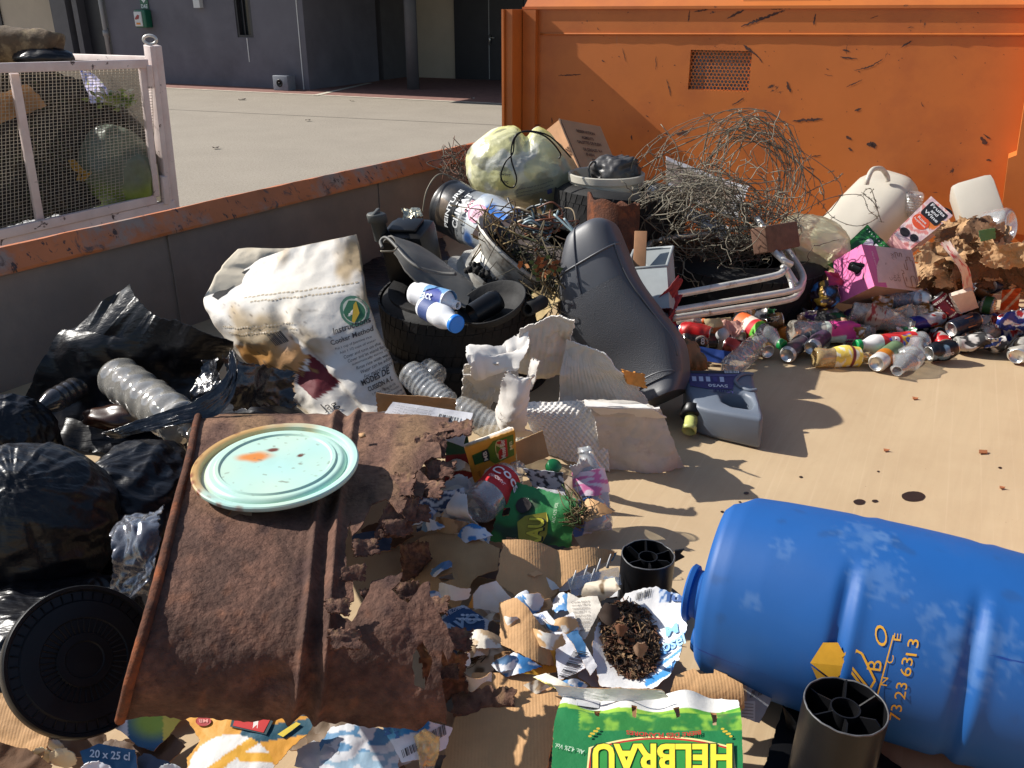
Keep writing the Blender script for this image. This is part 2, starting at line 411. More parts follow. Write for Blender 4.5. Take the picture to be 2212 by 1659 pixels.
def bars(mb, F, o, x, y, n=18, seed=3, col=(.02, .02, .025), off=.0022, bgc=(.75, .75, .74)):
    rnd = random.Random(seed)
    if bgc:
        m_ = .08
        patch(mb, F, [(o[0] + a * x[0] + b * y[0], o[1] + a * x[1] + b * y[1]) for a, b in ((-m_, -m_), (1 + m_, -m_), (1 + m_, 1 + m_), (-m_, 1 + m_))], bgc, off - .0005)
    a = 0
    ws = [rnd.choice((1, 1, 2, 3)) for _ in range(2 * n)]; T = sum(ws)
    for i, wd in enumerate(ws):
        b = a + wd / T
        if i % 2 == 0:
            patch(mb, F, [(o[0] + a * x[0], o[1] + a * x[1]), (o[0] + b * x[0], o[1] + b * x[1]), (o[0] + b * x[0] + y[0], o[1] + b * x[1] + y[1]), (o[0] + a * x[0] + y[0], o[1] + a * x[1] + y[1])], col, off)
        a = b
def lmap(m, prof):
    L = max(z for r, z in prof); q = sorted(((z, r) for r, z in prof))
    def rad(z):
        best = 0
        for (z0, r0), (z1, r1) in zip(q, q[1:]):
            if z0 <= z <= z1: best = max(best, r0 + (r1 - r0) * (z - z0) / max(1e-6, z1 - z0))
        return best
    def F(a, t, off=0):
        r = rad(t * L) + off; th = a * 2 * math.pi
        return m @ V((r * math.cos(th), r * math.sin(th), t * L))
    return F
SILV = c(205, 203, 198)
def crushfn(amt, seed, L, s=22):
    def f(p, a, t):
        k = math.sin(max(0, min(1, t)) * math.pi) ** .5
        d = V((nz(p.x, p.y, p.z, s, seed), nz(p.x, p.y, p.z, s, seed + 9), .5 * nz(p.x, p.y, p.z, s, seed + 17)))
        return p + d * amt * k
    return f
def can(label, A, B, r=.033, col=SILV, crush=0, seed=1, group='drink cans in the heap', endcol=SILV, deco=None, name='drink_can'):
    A, B = W(A), W(B); m = frame(A, B); L = (B - A).length
    t = thing(name, label, 'can', A, group)
    de = crushfn(crush, seed, L) if crush else None
    prof = [(r * .84, .001), (r, .012), (r, L - .013), (r * .84, L - .001)]
    mb = MB(); mb.lathe(prof, 40, m, col, de, dz=.004); mesh('can_body', mb, CAN, t)
    mb = MB(); mb.lathe([(0, .012), (r * .6, .009), (r * .72, .0035), (r * .76, 0), (r * .83, 0), (r * .86, .004)], 32, m, endcol, de); mesh('can_base', mb, ALU, t)
    mb = MB(); mb.lathe([(r * .87, L - .004), (r * .87, L), (r * .8, L + .0005), (r * .77, L - .005), (0, L - .005)], 32, m, endcol, de); mesh('can_top', mb, ALU, t)
    mb = MB(); mb.tube([m @ V((r * .35 * math.cos(k * .7) * .7 + r * .1, r * .35 * math.sin(k * .7), L - .003)) for k in range(9)], .0016, 5, SILV, closed=True); mesh('pull_tab', mb, ALU, t)
    if deco:
        mb = MB(); deco(mb, lmap(m, [(0, 0)] + prof)); mesh('print', mb, INK, t)
    return t
def bottle(label, A, B, r=.04, ribs=0, cap=None, lab=None, labcol=None, mat=None, crush=.0, seed=1, group='plastic bottles in the heap', neck=.33, deco=None, neckr=None, depth=.06, basecurve=True, bodycol=(.5,)*3, name='plastic_bottle', capr=None, shoulder=.68):
    """A base end, B mouth end"""
    A, B = W(A), W(B); m = frame(A, B); L = (B - A).length
    t = thing(name, label, 'bottle', A, group); nr = neckr or r * neck
    prof = [(0, .012 if basecurve else 0), (r * .55, .008), (r * .72, 0), (r * .92, .006), (r, .02)]
    zs, ze = .02, L * shoulder
    k = 40
    for i in range(1, k + 1):
        z = zs + (ze - zs) * i / k; rr = r
        if ribs: rr = r * (1 - depth * (.5 - .5 * math.cos(2 * math.pi * ribs * i / k)))
        prof.append((rr, z))
    for i in range(1, 10):
        q = i / 9; prof.append((r + (nr - r) * (.5 - .5 * math.cos(math.pi * q)), ze + (L * .93 - ze) * q))
    prof += [(nr * 1.15, L * .935), (nr * 1.15, L * .945), (nr, L * .95), (nr, L), (nr * .85, L), (nr * .85, L * .95)]
    de = crushfn(crush, seed, L, 16) if crush else None
    mb = MB(); mb.lathe(prof, 36, m, bodycol, de); mesh('bottle_body', mb, mat or CLEAR, t)
    if cap:
        cr = capr or nr * 1.22
        mb = MB(); mb.lathe([(cr * .98, L * .95)] + [(cr, L * .955), (cr, L + .004), (cr * .9, L + .007), (0, L + .007)], 30, m, cap, lambda p, a, tt: V((p.x * (1 + .02 * math.cos(a * 2 * math.pi * 30)), p.y * (1 + .02 * math.cos(a * 2 * math.pi * 30)), p.z)), dz=.004)
        mesh('cap', mb, PLAST, t)
    if lab:
        t0, t1 = lab; de2 = None
        if crush:
            d0 = crushfn(crush, seed, L, 16); de2 = lambda p, a, tt: d0(p, a, p.z / L)
        mb = MB(); pr = [(r * 1.012, L * (t0 + (t1 - t0) * i / 24)) for i in range(25)]
        f = labcol if callable(labcol) else (lambda a, s: labcol)
        mb.lathe(pr, 48, m, lambda a, s: f(a, (s * t1 - t0) / (t1 - t0)), de2); mesh('label', mb, PAPER, t)
    if deco:
        mb = MB(); deco(mb, lmap(m, [(r * 1.012, 0), (r * 1.012, L)])); mesh('print', mb, INK, t)
    return t
def tyre(label, cen, axis, ro=.3, ri=.19, wd=.19, group='discarded car tyres', seed=1):
    axis = V(axis).normalized(); m = frame(cen - axis * wd / 2, cen + axis * wd / 2, V((0, -1, .01)))
    t = thing('car_tyre', label, 'tyre', cen, group)
    h = wd
    prof = [(ri, .02), (ri - .006, .008), (ri + .012, 0), (ri + .05, -.006), (ro - .035, .004), (ro - .012, .02)]
    tr = [(ro, .04), (ro + .003, h * .5), (ro, h - .04)]
    prof2 = [(ro - .012, h - .02), (ro - .035, h - .004), (ri + .05, h + .006), (ri + .012, h), (ri - .006, h - .008), (ri, h - .02)]
    inner = [(ri + .02, h - .03), (ro - .025, h * .75), (ro - .02, h * .5), (ro - .025, h * .25), (ri + .02, .03), (ri, .02)]
    mb = MB(); mb.lathe(prof + tr + prof2 + inner, 72, m, (.03,) * 3); mesh('sidewall', mb, RUBBER, t, ang=40)
    mb = MB()
    for band, sh in ((.22, 0), (.42, .5), (.62, .2), (.82, .7)):
        for k in range(56):
            a0, a1 = (k + sh + .06) / 56 * 2 * math.pi, (k + sh + .92) / 56 * 2 * math.pi
            z0, z1 = h * (band - .094), h * (band + .094); sk = .035
            q = [(a0, z0), (a1, z0), (a1 + sk, z1), (a0 + sk, z1)]
            lo_ = [m @ V((ro * .985 * math.cos(a), ro * .985 * math.sin(a), z)) for a, z in q]
            hi_ = [m @ V(((ro + .003) * math.cos(a), (ro + .003) * math.sin(a), z)) for a, z in q]
            mb.add(lo_ + hi_, [(4, 5, 6, 7)] + [(i, (i + 1) % 4, (i + 1) % 4 + 4, i + 4) for i in range(4)], (.03,) * 3)
    mesh('tread', mb, RUBBER, t, smooth=False)
    return t
def blob(F, nu=90, nv=60):
    """closed surface from direction -> point"""
    mb = MB()
    def G(u, v):
        th, ph = u * 2 * math.pi, v * math.pi
        return F(V((math.sin(ph) * math.cos(th), math.sin(ph) * math.sin(th), math.cos(ph))))
    mb.grid(G, nu, nv, wrap=True); return mb
def wrinkle(p, s, seed):
    a = abs(nz(p.x, p.y, p.z, s, seed)); b = abs(nz(p.x, p.y, p.z, s * 2.2, seed + 4)); return (.5 - a) + .5 * (.5 - b)
# ================= SETTING =================
ZG = -.6
ASPH = amat('asphalt', c(156, 146, 132), rough=.95, var=.12, vs=1.2, dirt=c(122, 112, 98), ds=42, dt=(.5, .68), dirt2=c(206, 194, 174), ds2=110, dt2=(.56, .7), bump=.8, bs=90, spec=.2)
REDP = amat('red_pavement', c(150, 112, 102), rough=.95, var=.35, vs=6, bump=.5, bs=30, spec=.2)
LINEP = amat('road_paint', c(214, 204, 184), rough=.8, var=.3, vs=8)
def flat(name, pts, z, m, kind='structure'):
    mb = MB(); mb.add([V((p.x, p.y, z)) for p in pts], [tuple(range(len(pts)))])
    if (mb.v[1] - mb.v[0]).cross(mb.v[2] - mb.v[0]).z < 0: mb.f = [mb.f[0][::-1]]
    return mesh(name, mb, m, smooth=False, kind=kind)
flat('ground', [V((-120, -60)), V((120, -60)), V((120, 160)), V((-120, 160))], ZG, ASPH)
GP = lambda x, y: P(x, y, ZG)
fb = V((math.cos(R(25)), -math.sin(R(25)), 0)); nb = V((-fb.y * -1, 0, 0)); nb = V((-math.sin(R(25)), -math.cos(R(25)), 0))
B0 = GP(355, 180)
def FP(px, py, off=0): return onplane(px, py, B0 + nb * off, nb)
def fx(px, off=0): q = FP(px, 180, off); return V((q.x, q.y, 0))
l0, l1 = GP(360, 190.5), GP(1128, 226.5); dl = (l1 - l0)
flat('pavement', [fx(-400) - nb * 8, fx(1500) - nb * 8, l1 + dl * .6, l0 - dl * 1.2], ZG + .004, REDP)
pl = V((-dl.y, dl.x, 0)).normalized() * .06
flat('road_marking', [l0 - dl + pl, l1 + dl * .5 + pl, l1 + dl * .5 - pl, l0 - dl - pl], ZG + .008, LINEP)
a, b = GP(680, 207), GP(800, 180); q = V((-(b - a).y, (b - a).x, 0)).normalized() * .075
flat('road_marking', [a + q, b + q, b - q, a - q], ZG + .012, LINEP)
SEAM = amat('tar_seam', c(108, 100, 90), rough=.95, var=.4)
a, b = GP(350, 236), GP(1128, 273); q = V((-(b - a).y, (b - a).x, 0)).normalized() * .012
flat('road', [a + q, b + q, b - q, a - q], ZG + .004, SEAM)
rnd = random.Random(5)
for i, (x, y, col) in enumerate([(522, 216, c(60, 50, 42)), (665, 262, c(70, 55, 40)), (760, 219, c(150, 140, 120)), (1020, 213, c(200, 195, 185)), (466, 322, c(60, 45, 35))]):
    g = GP(x, y); s = .06 if i == 0 else .035
    sheet('dry_leaf', [g + V((-s * 1.3, s, .01)), g + V((s * 1.3, s, .03)), g + V((s * 1.3, -s, .012)), g + V((-s, -s, .03))], col, (MATTE, MATTE), n=8, tear=.08, crumple=.01, seed=i,
          label=('curled dark leaf lying on the sunlit asphalt near the slot window', 'small brown leaf in the middle of the asphalt', 'pale leaf on asphalt near the white line', 'tiny white scrap on the red paving by the porch', 'small dark leaf on asphalt beside the mesh trailer')[i], cat_='leaf', group='litter on the asphalt')

# ---- building ----
GREYW = amat('grey_render', c(112, 110, 118), rough=.95, var=.2, vs=1.2, dirt=c(88, 86, 92), ds=.7, dt=(.5, .8), bump=.5, bs=60, spec=.2)
BEIGEW = amat('beige_render', c(196, 182, 162), rough=.95, var=.15, vs=1.5, bump=.4, bs=60, spec=.2)
DARKJ = amat('dark_joinery', c(44, 43, 48), rough=.5, var=.2, vs=4)
MIDJ = amat('grey_joinery', c(92, 90, 94), rough=.6, var=.2, vs=4)
WHITEM = amat('white_fitting', c(205, 205, 205), rough=.5, var=.1)
bld = thing('grey_building', 'long grey rendered building with porch, beige panels and dark doors behind the asphalt yard', 'building', B0)
HB = 3.3
def wallq(name, px0, px1, off0, mat_, z0=ZG, z1=ZG + HB, th=.25, off1=None, parent=bld):
    a, b = fx(px0, off0), fx(px1, off0 if off1 is None else off1); mb = MB()
    mb.quadbox([V((a.x, a.y, z0)), V((b.x, b.y, z0)), V((b.x, b.y, z1)), V((a.x, a.y, z1))], th); return mesh(name, mb, mat_, parent, False)
zof = lambda py, px=600, off=0: FP(px, py, off).z
# main grey wall with slot window opening (525-558)
mb = MB()
def wq(mb, x0, x1, z0, z1, off=0, th=.25):
    a, b = fx(x0, off), fx(x1, off); mb.quadbox([V((a.x, a.y, z0)), V((b.x, b.y, z0)), V((b.x, b.y, z1)), V((a.x, a.y, z1))], th)
zs = zof(81, 540)
wq(mb, 256, 525, ZG, ZG + HB); wq(mb, 559, 655, ZG, ZG + HB); wq(mb, 525, 559, ZG, zs)
mesh('wall', mb, GREYW, bld, False)
mb = MB(); wq(mb, 655, 668, ZG, ZG + HB, .02, 3.0); mesh('wall_corner', mb, GREYW, bld, False)
mb = MB(); wq(mb, 654.2, 655.8, ZG, ZG + HB, .03, .03); mesh('corner_trim', mb, WHITEM, bld, False)
win = MB(); wq(win, 525, 559, zs, ZG + HB, -.15, .03); wo = mesh('window', win, amat('dark_glass', c(40, 45, 48), rough=.08, var=.1), bld, False)
wf = MB(); wq(wf, 525, 530, zs, ZG + HB, -.02, .12); wq(wf, 554, 559, zs, ZG + HB, -.02, .12); wq(wf, 541, 543, zs, ZG + HB, -.1, .04); wq(wf, 530, 554, zs, zs + .05, -.02, .12); mesh('window_frame', wf, DARKJ, wo, False)
mb = MB(); wq(mb, 543, 544.6, zof(134, 545), zof(82, 545), .012, .01); mesh('limescale_streak', mb, WHITEM, bld, False)
mb = MB(); wq(mb, 440, 453, zof(17, 446), zof(-10, 446), .12, .12); mesh('wall_light', mb, WHITEM, bld, False)
# left part: recessed pillars
wallq('beige_wall', -260, 250, -.5, BEIGEW)
wallq('doorway', 194, 256, -.45, DARKJ, th=.04); wallq('doorway', -60, 32, -.45, DARKJ, th=.04)
wallq('dark_pillar', 140, 172, -.2, MIDJ, th=.28); wallq('dark_pillar', 186, 196, -.2, MIDJ, th=.28)
mb = MB(); g = FP(232, 60, -.36); mb.tube([g, g - V((0, 0, .35))], .018, 8); mesh('door_handle', mb, ALU, bld)
dp = MB(); a_, b_ = fx(247, .07), fx(247, .07); dp.tube([V((a_.x, a_.y, ZG + .02)), V((a_.x, a_.y, ZG + HB))], .055, 12); dp.tube([V((a_.x, a_.y, zof(78, 250))), V((a_.x, a_.y, zof(66, 250)))], .075, 12)
mesh('downpipe', dp, amat('grey_pipe', c(150, 148, 148), rough=.5, var=.15), bld)
# right part: porch recess
OFFR = -(B0 - GP(900, 167)).dot(nb); OFFR = (GP(900, 167) - B0).dot(nb)
mb = MB(); wq(mb, 655, 800, ZG, ZG + HB, OFFR + 1.2, .25); mesh('porch_wall', mb, GREYW, bld, False)
mb = MB(); wq(mb, 666, 782, zof(80, 720, OFFR + 1.6), zof(75, 720, OFFR + 1.6), OFFR + 1.62, .35); mesh('counter_shelf', mb, DARKJ, bld, False)
mb = MB(); wq(mb, 676, 770, zof(75, 720, OFFR + 1.25) , ZG + HB, OFFR + 1.23, .02); mesh('hatch', mb, amat('hatch_panel', c(96, 88, 76), rough=.6, var=.2), bld, False)
mb = MB(); wq(mb, 797, 830, ZG, ZG + HB, OFFR + 1.22, 1.2); mesh('dark_pillar', mb, MIDJ, bld, False)
wallq('beige_wall', 826, 990, OFFR, BEIGEW)
dr = wallq('door', 984, 1129, OFFR + .05, DARKJ, th=.04)
wallq('porch_wall', 1129, 1500, OFFR, GREYW)
mb = MB(); g = FP(1058, 86, OFFR + .1); mb.tube([g + V((0, 0, .12)), g - V((0, 0, .12))], .02, 6); mb.tube([g + V((0, 0, .05)), g + fb * .13 + V((0, 0, .05))], .014, 6); mesh('handle', mb, ALU, dr)
mb = MB(); wq(mb, 1056.5, 1057.8, ZG + .03, ZG + 2.2, OFFR + .058, .01); mesh('door_gap', mb, MATTE, dr, False)
mb = MB(); q = FP(1089, 41, OFFR + .06); mb.quadbox([q + fb * .07 + V((0, 0, .09)), q - fb * .07 + V((0, 0, .09)), q - fb * .07 - V((0, 0, .09)), q + fb * .07 - V((0, 0, .09))], .01); mesh('door_sign', mb, WHITEM, dr, False)
cb = GP(893, 193); mb = MB(); mb.tube([cb, cb + V((0, 0, HB))], .145, 24); mesh('column', mb, MIDJ, bld)
rf = MB()
def slab(mb, x0, x1, o0, o1, z0, z1):
    a, b, c_, d = fx(x0, 0) + nb * o0, fx(x1, 0) + nb * o0, fx(x1, 0) + nb * o1, fx(x0, 0) + nb * o1
    mb.prism([V((p.x, p.y, z0)) for p in (a, b, c_, d)], V((0, 0, z1 - z0)))
slab(rf, -300, 664, .75, -7, ZG + HB + .002, ZG + HB + .3); slab(rf, 664, 1520, 1.7, -7, ZG + HB + .002, ZG + HB + .3)
mesh('roof', rf, MIDJ, bld, False)
mb = MB(); wq(mb, -260, 1500, ZG, ZG + HB, OFFR - 2.5, .2); mesh('rear_wall', mb, GREYW, bld, False)
# defibrillator cabinet and sign
q = FP(310, 41, .12); cab = thing('defibrillator_cabinet', 'white and green defibrillator box mounted on the grey wall', 'cabinet', q)
GREENP = amat('green_plastic', c(20, 92, 70), rough=.4, var=.1); 
mb = MB(); m = basis(q - V((0, 0, .2)), fb, -nb, V((0, 0, 1))); mb.box(m, .36, .22, .42, bev=.03); mesh('housing', mb, GREENP, cab)
mb = MB(); m2 = basis(q - V((0, 0, .17)) + nb * .115 - fb * .05, fb, -nb, V((0, 0, 1))); mb.box(m2, .25, .03, .34, bev=.012); mesh('front_cover', mb, WHITEM, cab)
mb = MB(); Fq = lambda u, v, off=0: q + nb * (.132 + off) + fb * (u * .25 - .175) + V((0, 0, .17 - v * .34))
patch(mb, Fq, [(.1, .45), (.5, .2), (.75, .25), (.6, .5), (.15, .55)], c(150, 60, 60)); patch(mb, Fq, [(.2, .75), (.75, .75), (.75, .88), (.2, .88)], c(215, 130, 40)); mesh('print', mb, INK, cab, False)
q2 = FP(311.5, 8, .02); sg = thing('wall_sign', 'green sign reading DAE above the defibrillator box', 'sign', q2)
mb = MB(); mb.box(basis(q2 - V((0, 0, .12)), fb, -nb, V((0, 0, 1))), .26, .012, .34); mesh('plate', mb, GREENP, sg, False)
mb = MB(); Fq = lambda u, v, off=0: q2 + nb * (.008 + off) + fb * (u * .26 - .13) + V((0, 0, .22 - v * .34))
text(mb, Fq, 'DAE', (.1, .95), (.8, 0), (0, -.26), c(235, 240, 238)); patch(mb, Fq, [(.2, .05), (.8, .05), (.8, .35), (.5, .6), (.2, .35)], c(235, 240, 238)); patch(mb, Fq, [(.5, .1), (.62, .1), (.45, .3), (.6, .3), (.42, .5), (.48, .34), (.38, .34)], c(20, 92, 70), .004); mesh('lettering', mb, INK, sg, False)
# vent unit
q = FP(615, 187, .35); q.z = ZG; vu = thing('vent_unit', 'small grey vent unit standing against the base of the grey wall', 'vent unit', q)
mb = MB(); mb.box(basis(q + V((0, 0, .005)), fb, -nb, V((0, 0, 1))), .42, .3, .33, bev=.012); mesh('casing', mb, amat('vent_grey', c(120, 125, 135), rough=.6), vu)
mb = MB(); m = basis(q + nb * .15 + V((0, 0, .17)) - fb * .02, fb, V((0, 0, 1)), nb); mb.lathe([(0, .004), (.06, .004), (.075, .02), (.09, .004)], 24, m); mb.lathe([(0, .02), (.025, .015), (.03, .004)], 16, m); mesh('fan_grille', mb, BLACKP, vu)

# ================= CONTAINER =================
L0 = V((.065, 5.4, 0))
def PP(px, py, off=0): return onplane(px, py, L0 + NX * off, NX)
ORANGE = amat('orange_paint', c(196, 110, 46), rough=.46, var=.12, vs=3, dirt=c(150, 74, 38), ds=1.8, dt=(.5, .9), dirt2=c(74, 46, 36), ds2=9, dt2=(.665, .69), bump=.18, bs=9, rv=.12)
# streaky scratches on the panel paint
def scratched(m, sx, sz, thr, col, rot=.5):
    nt = m.node_tree; b = nt.nodes['Principled BSDF']; src = b.inputs['Base Color'].links[0].from_socket
    co = N(nt, 'TexCoord'); mp = N(nt, 'Mapping'); mp.inputs['Scale'].default_value = (sx, sx, sz); mp.inputs['Rotation'].default_value = (0, rot, .49)
    t = N(nt, 'TexNoise'); t.inputs['Scale'].default_value = 1; t.inputs['Detail'].default_value = 6; t.inputs['Roughness'].default_value = .62
    nt.links.new(co.outputs['Object'], mp.inputs[0]); nt.links.new(mp.outputs[0], t.inputs['Vector'])
    r = ramp(nt, t.outputs[0], [(thr, 0), (thr + .02, 1)]); o = mixn(nt, r.outputs[0], src, col); nt.links.new(o, b.inputs['Base Color'])
scratched(ORANGE, 3, 16, .7, c(96, 60, 46), .6); scratched(ORANGE, 22, 2.2, .73, c(170, 110, 80), .3)
RAILM = amat('rail_paint', c(200, 116, 66), rough=.55, var=.3, vs=8, dirt=c(150, 128, 114), ds=5, dt=(.5, .62), dirt2=c(100, 76, 66), ds2=13, dt2=(.58, .64), bump=.4, bs=25)
scratched(RAILM, 30, 6, .62, c(70, 50, 44), .2)
WALLM = amat('stained_steel', c(142, 128, 118), rough=.65, var=.35, vs=3, dirt=c(112, 102, 98), ds=2.2, dt=(.45, .7), dirt2=c(128, 118, 108), ds2=6, dt2=(.6, .75), bump=.4, bs=30)
FLOORM = amat('floor_steel', c(190, 166, 132), rough=.6, var=.08, vs=3, dirt=c(178, 153, 120), ds=2.4, dt=(.45, .75), dirt2=c(162, 134, 104), ds2=1.4, dt2=(.6, .85), bump=.1, bs=40, spec=.35)
def streaks(m, phi, sx, sy, stops, col, sc=1):
    nt = m.node_tree; b = nt.nodes['Principled BSDF']; src = b.inputs['Base Color'].links[0].from_socket
    co = N(nt, 'TexCoord'); mp = N(nt, 'Mapping', vector_type='TEXTURE'); mp.inputs['Scale'].default_value = (sx, sy, 1); mp.inputs['Rotation'].default_value = (0, 0, phi)
    t = N(nt, 'TexNoise'); t.inputs['Scale'].default_value = sc; t.inputs['Detail'].default_value = 5; t.inputs['Roughness'].default_value = .65
    nt.links.new(co.outputs['Object'], mp.inputs[0]); nt.links.new(mp.outputs[0], t.inputs['Vector'])
    r = ramp(nt, t.outputs[0], stops); nt.links.new(mixn(nt, r.outputs[0], src, col), b.inputs['Base Color'])
streaks(FLOORM, R(58), 1.4, .03, [(.45, 0), (.8, .35)], c(168, 142, 112)); streaks(FLOORM, R(64), 2.2, .012, [(.56, 0), (.66, .22)], c(208, 186, 154)); streaks(FLOORM, R(40), .5, .006, [(.66, 0), (.69, .3)], c(150, 120, 92))
streaks(FLOORM, 0, .012, .012, [(.68, 0), (.72, .6)], c(128, 100, 74))
skip = thing('waste_skip', 'open orange steel waste skip with a tall end panel, filled with mixed rubbish', 'waste container', (0, 3, 0))
A, Bq = P(0, 535, .47), P(1007, 313, .47); wd_ = (Bq - A).normalized(); wn = V((wd_.y, -wd_.x, 0))
Lb = V((A.x, A.y, 0)); 
tpan = (L0 - Lb).dot(NX) / wd_.dot(NX); Lend = Lb + wd_ * tpan          # where the wall meets the panel
Rend = PP(2196, 420); Rend.z = 0
near = -3.2
fl = MB(); q = [Lb + wd_ * near, Lend, Rend + EX * 1.1, Rend + wd_ * near * 1.9 + EX * 1.1]
fl.add([V((p.x, p.y, 0)) for p in q], [(3, 2, 1, 0)]); 
if (fl.v[1] - fl.v[0]).cross(fl.v[2] - fl.v[0]).z > 0: fl.f = [(0, 1, 2, 3)]
mesh('floor', fl, FLOORM, skip, False)
mb = MB()
def along(px, off, z): return Lb + wd_ * px + wn * off + V((0, 0, z))
prof = [(-.01, .472), (.012, .474), (.062, .405), (.062, .395), (.03, .385), (-.03, .385), (-.03, .46)]
NS = 90
def RG(u, v):
    s = near + (tpan - .01 - near) * v; k = u * len(prof); i = int(k) % len(prof); o, z = prof[i]
    j = .004 * nz(s, o * 5, z * 5, 3.1, 4) + .0035 * nz(s, z * 9, o * 9, 11, 2)
    return along(s, o + j, z + j * (1 if z > .46 else .6))
mb.grid(RG, len(prof), NS, wrap=True); mesh('top_rail', mb, RAILM, skip, True, ang=25)
mb = MB(); NSx = 60
mb.grid(lambda u, v: along(near + (tpan - near) * u, .03 + .006 * nz(u * 14, v * 3, 0, 1, 2) + .004 * sm(.0, .1, v) , .39 * (1 - v)), NSx, 8); mesh('side_wall', mb, WALLM, skip, True)
mb = MB()
for s in (-1.1, .62, 1.9):
    mb = MB(); mb.prism([along(s, .03, .0), along(s + .008, .03, 0), along(s + .008, .041, 0), along(s, .041, 0)], V((0, 0, .384))); mesh('wall_seam', mb, WALLM, skip, False)
# end panel with vent opening
zt = lambda px: PP(px, 16 if px < 1300 else 13).z
mb = MB(); TH = .05
tl, tr_ = PP(1128, 15), PP(2620, 9)
bl, br = V((tl.x, tl.y, -.05)), V((tr_.x, tr_.y, -.05))
hs0, hs1, hz0, hz1 = (PP(1489, 150) - L0).dot(EX), (PP(1621, 150) - L0).dot(EX), PP(1555, 196).z, PP(1555, 109).z
H = [L0 + EX * s_ + V((0, 0, z_)) for s_, z_ in ((hs0, hz1), (hs1, hz1), (hs1, hz0), (hs0, hz0))]
e1 = lambda p, z: V((p.x, p.y, z))
ztop = lambda p: tl.z + (tr_.z - tl.z) * ((p - tl).dot(EX) / (tr_ - tl).dot(EX))
for qd in ([tl, e1(H[0], ztop(H[0])), e1(H[0], -.05), bl], [e1(H[1], ztop(H[1])), tr_, br, e1(H[1], -.05)], [e1(H[0], ztop(H[0])), e1(H[1], ztop(H[1])), H[1], H[0]], [H[3], H[2], e1(H[1], -.05), e1(H[0], -.05)]):
    mb.quadbox(qd, TH)
mesh('end_panel', mb, ORANGE, skip, False)
mb = MB()       # weld seam
a, b = PP(1168, 73.5, .004), PP(2230, 75, .004)
mb.tube([a + (b - a) * i / 60 + NX * .002 * nz(i * 1.7, 0, 0, 1, 3) for i in range(61)], .006, 6); mesh('weld_seam', mb, ORANGE, skip)
mb = MB()       # inclined cap above the panel
up = V((0, 0, 1)); tl2, tr2 = tl + NX * .012 + EX * .02, tr_ + NX * .012
mb.prism([tl2 - up * .012, tl2 + up * .002, tl2 + up * .16 - NX * .18, tl2 - NX * .18 - up * .012], tr2 - tl2)
mesh('cap_rail', mb, ORANGE, skip, False)
mb = MB(); a, b = PP(1605, 4, -.01), PP(1790, 4, -.01); mb.prism([a, a + up * .09 - NX * .02, a + up * .09 - NX * .16, a - NX * .16], b - a); mesh('cap_bracket', mb, ORANGE, skip, False)
# scraped and chipped paint on the panel
CHIP = amat('chipped_paint', c(92, 58, 48), rough=.8, var=.5, vs=40, dirt=c(60, 44, 42), ds=25, dt=(.45, .6))
mb = MB(); rnd = random.Random(17); FPp = lambda x, y, off=0: PP(x, y, .0012)
def chip(x0, y0, x1, y1, wd, n=1, br=.0):
    L = math.hypot(x1 - x0, y1 - y0) or 1; dx, dy = (x1 - x0) / L, (y1 - y0) / L; up_ = []; dn = []
    k = max(4, int(L / 3))
    for i in range(k + 1):
        t = i / k; e_ = math.sin(math.pi * min(1, max(0.03, t))) ** .5; a_ = wd * e_ * rnd.uniform(.3, 1.2) / 2; b_ = wd * e_ * rnd.uniform(.3, 1.2) / 2
        j = rnd.uniform(-.8, .8) + br * math.sin(t * 3.1); up_.append((x0 + dx * L * t - dy * (a_ + j), y0 + dy * L * t + dx * (a_ + j))); dn.append((x0 + dx * L * t + dy * (b_ - j), y0 + dy * L * t - dx * (b_ - j)))
    vs = [FPp(*p) for p in up_] + [FPp(*p) for p in dn]; m_ = len(up_)
    mb.add(vs, [(i, i + 1, m_ + i + 1, m_ + i) for i in range(m_ - 1)])
for a_ in ((1601, 57, 1696, 22, 7), (1571, 40, 1608, 21, 6), (1762, 30, 1758, 55, 5), (1490, 22, 1486, 48, 3), (1500, 26, 1530, 20, 4), (1806, 74, 1848, 77, 4), (1890, 73, 2045, 74, 2), (1946, 103, 1972, 87, 4), (1815, 123, 1853, 127, 5), (1845, 152, 1908, 126, 3.5, 1, 5), (1700, 176, 1708, 200, 8), (1606, 97, 1632, 118, 7), (1628, 112, 1648, 136, 3), (1206, 163, 1256, 161, 3.5), (1440, 171, 1450, 209, 2.5), (1417, 121, 1417, 152, 1.8), (1581, 228, 1608, 211, 4), (1661, 263, 1700, 262, 3), (1712, 262, 1778, 256, 7), (1828, 294, 1840, 302, 9), (1872, 312, 1894, 314, 12), (1880, 306, 1890, 322, 8), (1832, 320, 1842, 326, 6), (1846, 240, 1862, 234, 5), (2118, 296, 2132, 312, 11), (2124, 290, 2140, 300, 4), (2130, 345, 2142, 347, 4), (1722, 340, 1742, 342, 4), (1752, 338, 1774, 336, 3), (1462, 290, 1488, 284, 11), (1435, 288, 1446, 290, 6), (1364, 292, 1365, 304, 4), (1192, 254, 1193, 268, 3), (1740, 360, 1760, 366, 4), (1828, 188, 1864, 172, 2.5), (1820, 108, 1836, 110, 5), (1345, 104, 1352, 135, 1.5), (1545, 330, 1560, 324, 3), (1665, 20, 1720, 17, 3), (1880, 40, 1898, 34, 2), (1960, 60, 1975, 58, 2), (2060, 120, 2066, 128, 2), (1990, 220, 1994, 232, 2.5), (1700, 300, 1712, 306, 3), (1300, 130, 1306, 133, 3), (1395, 250, 1401, 252, 3), (1290, 60, 1294, 64, 3), (1830, 95, 1828, 118, 1.5), (1780, 160, 1800, 165, 1.2)): chip(*a_)
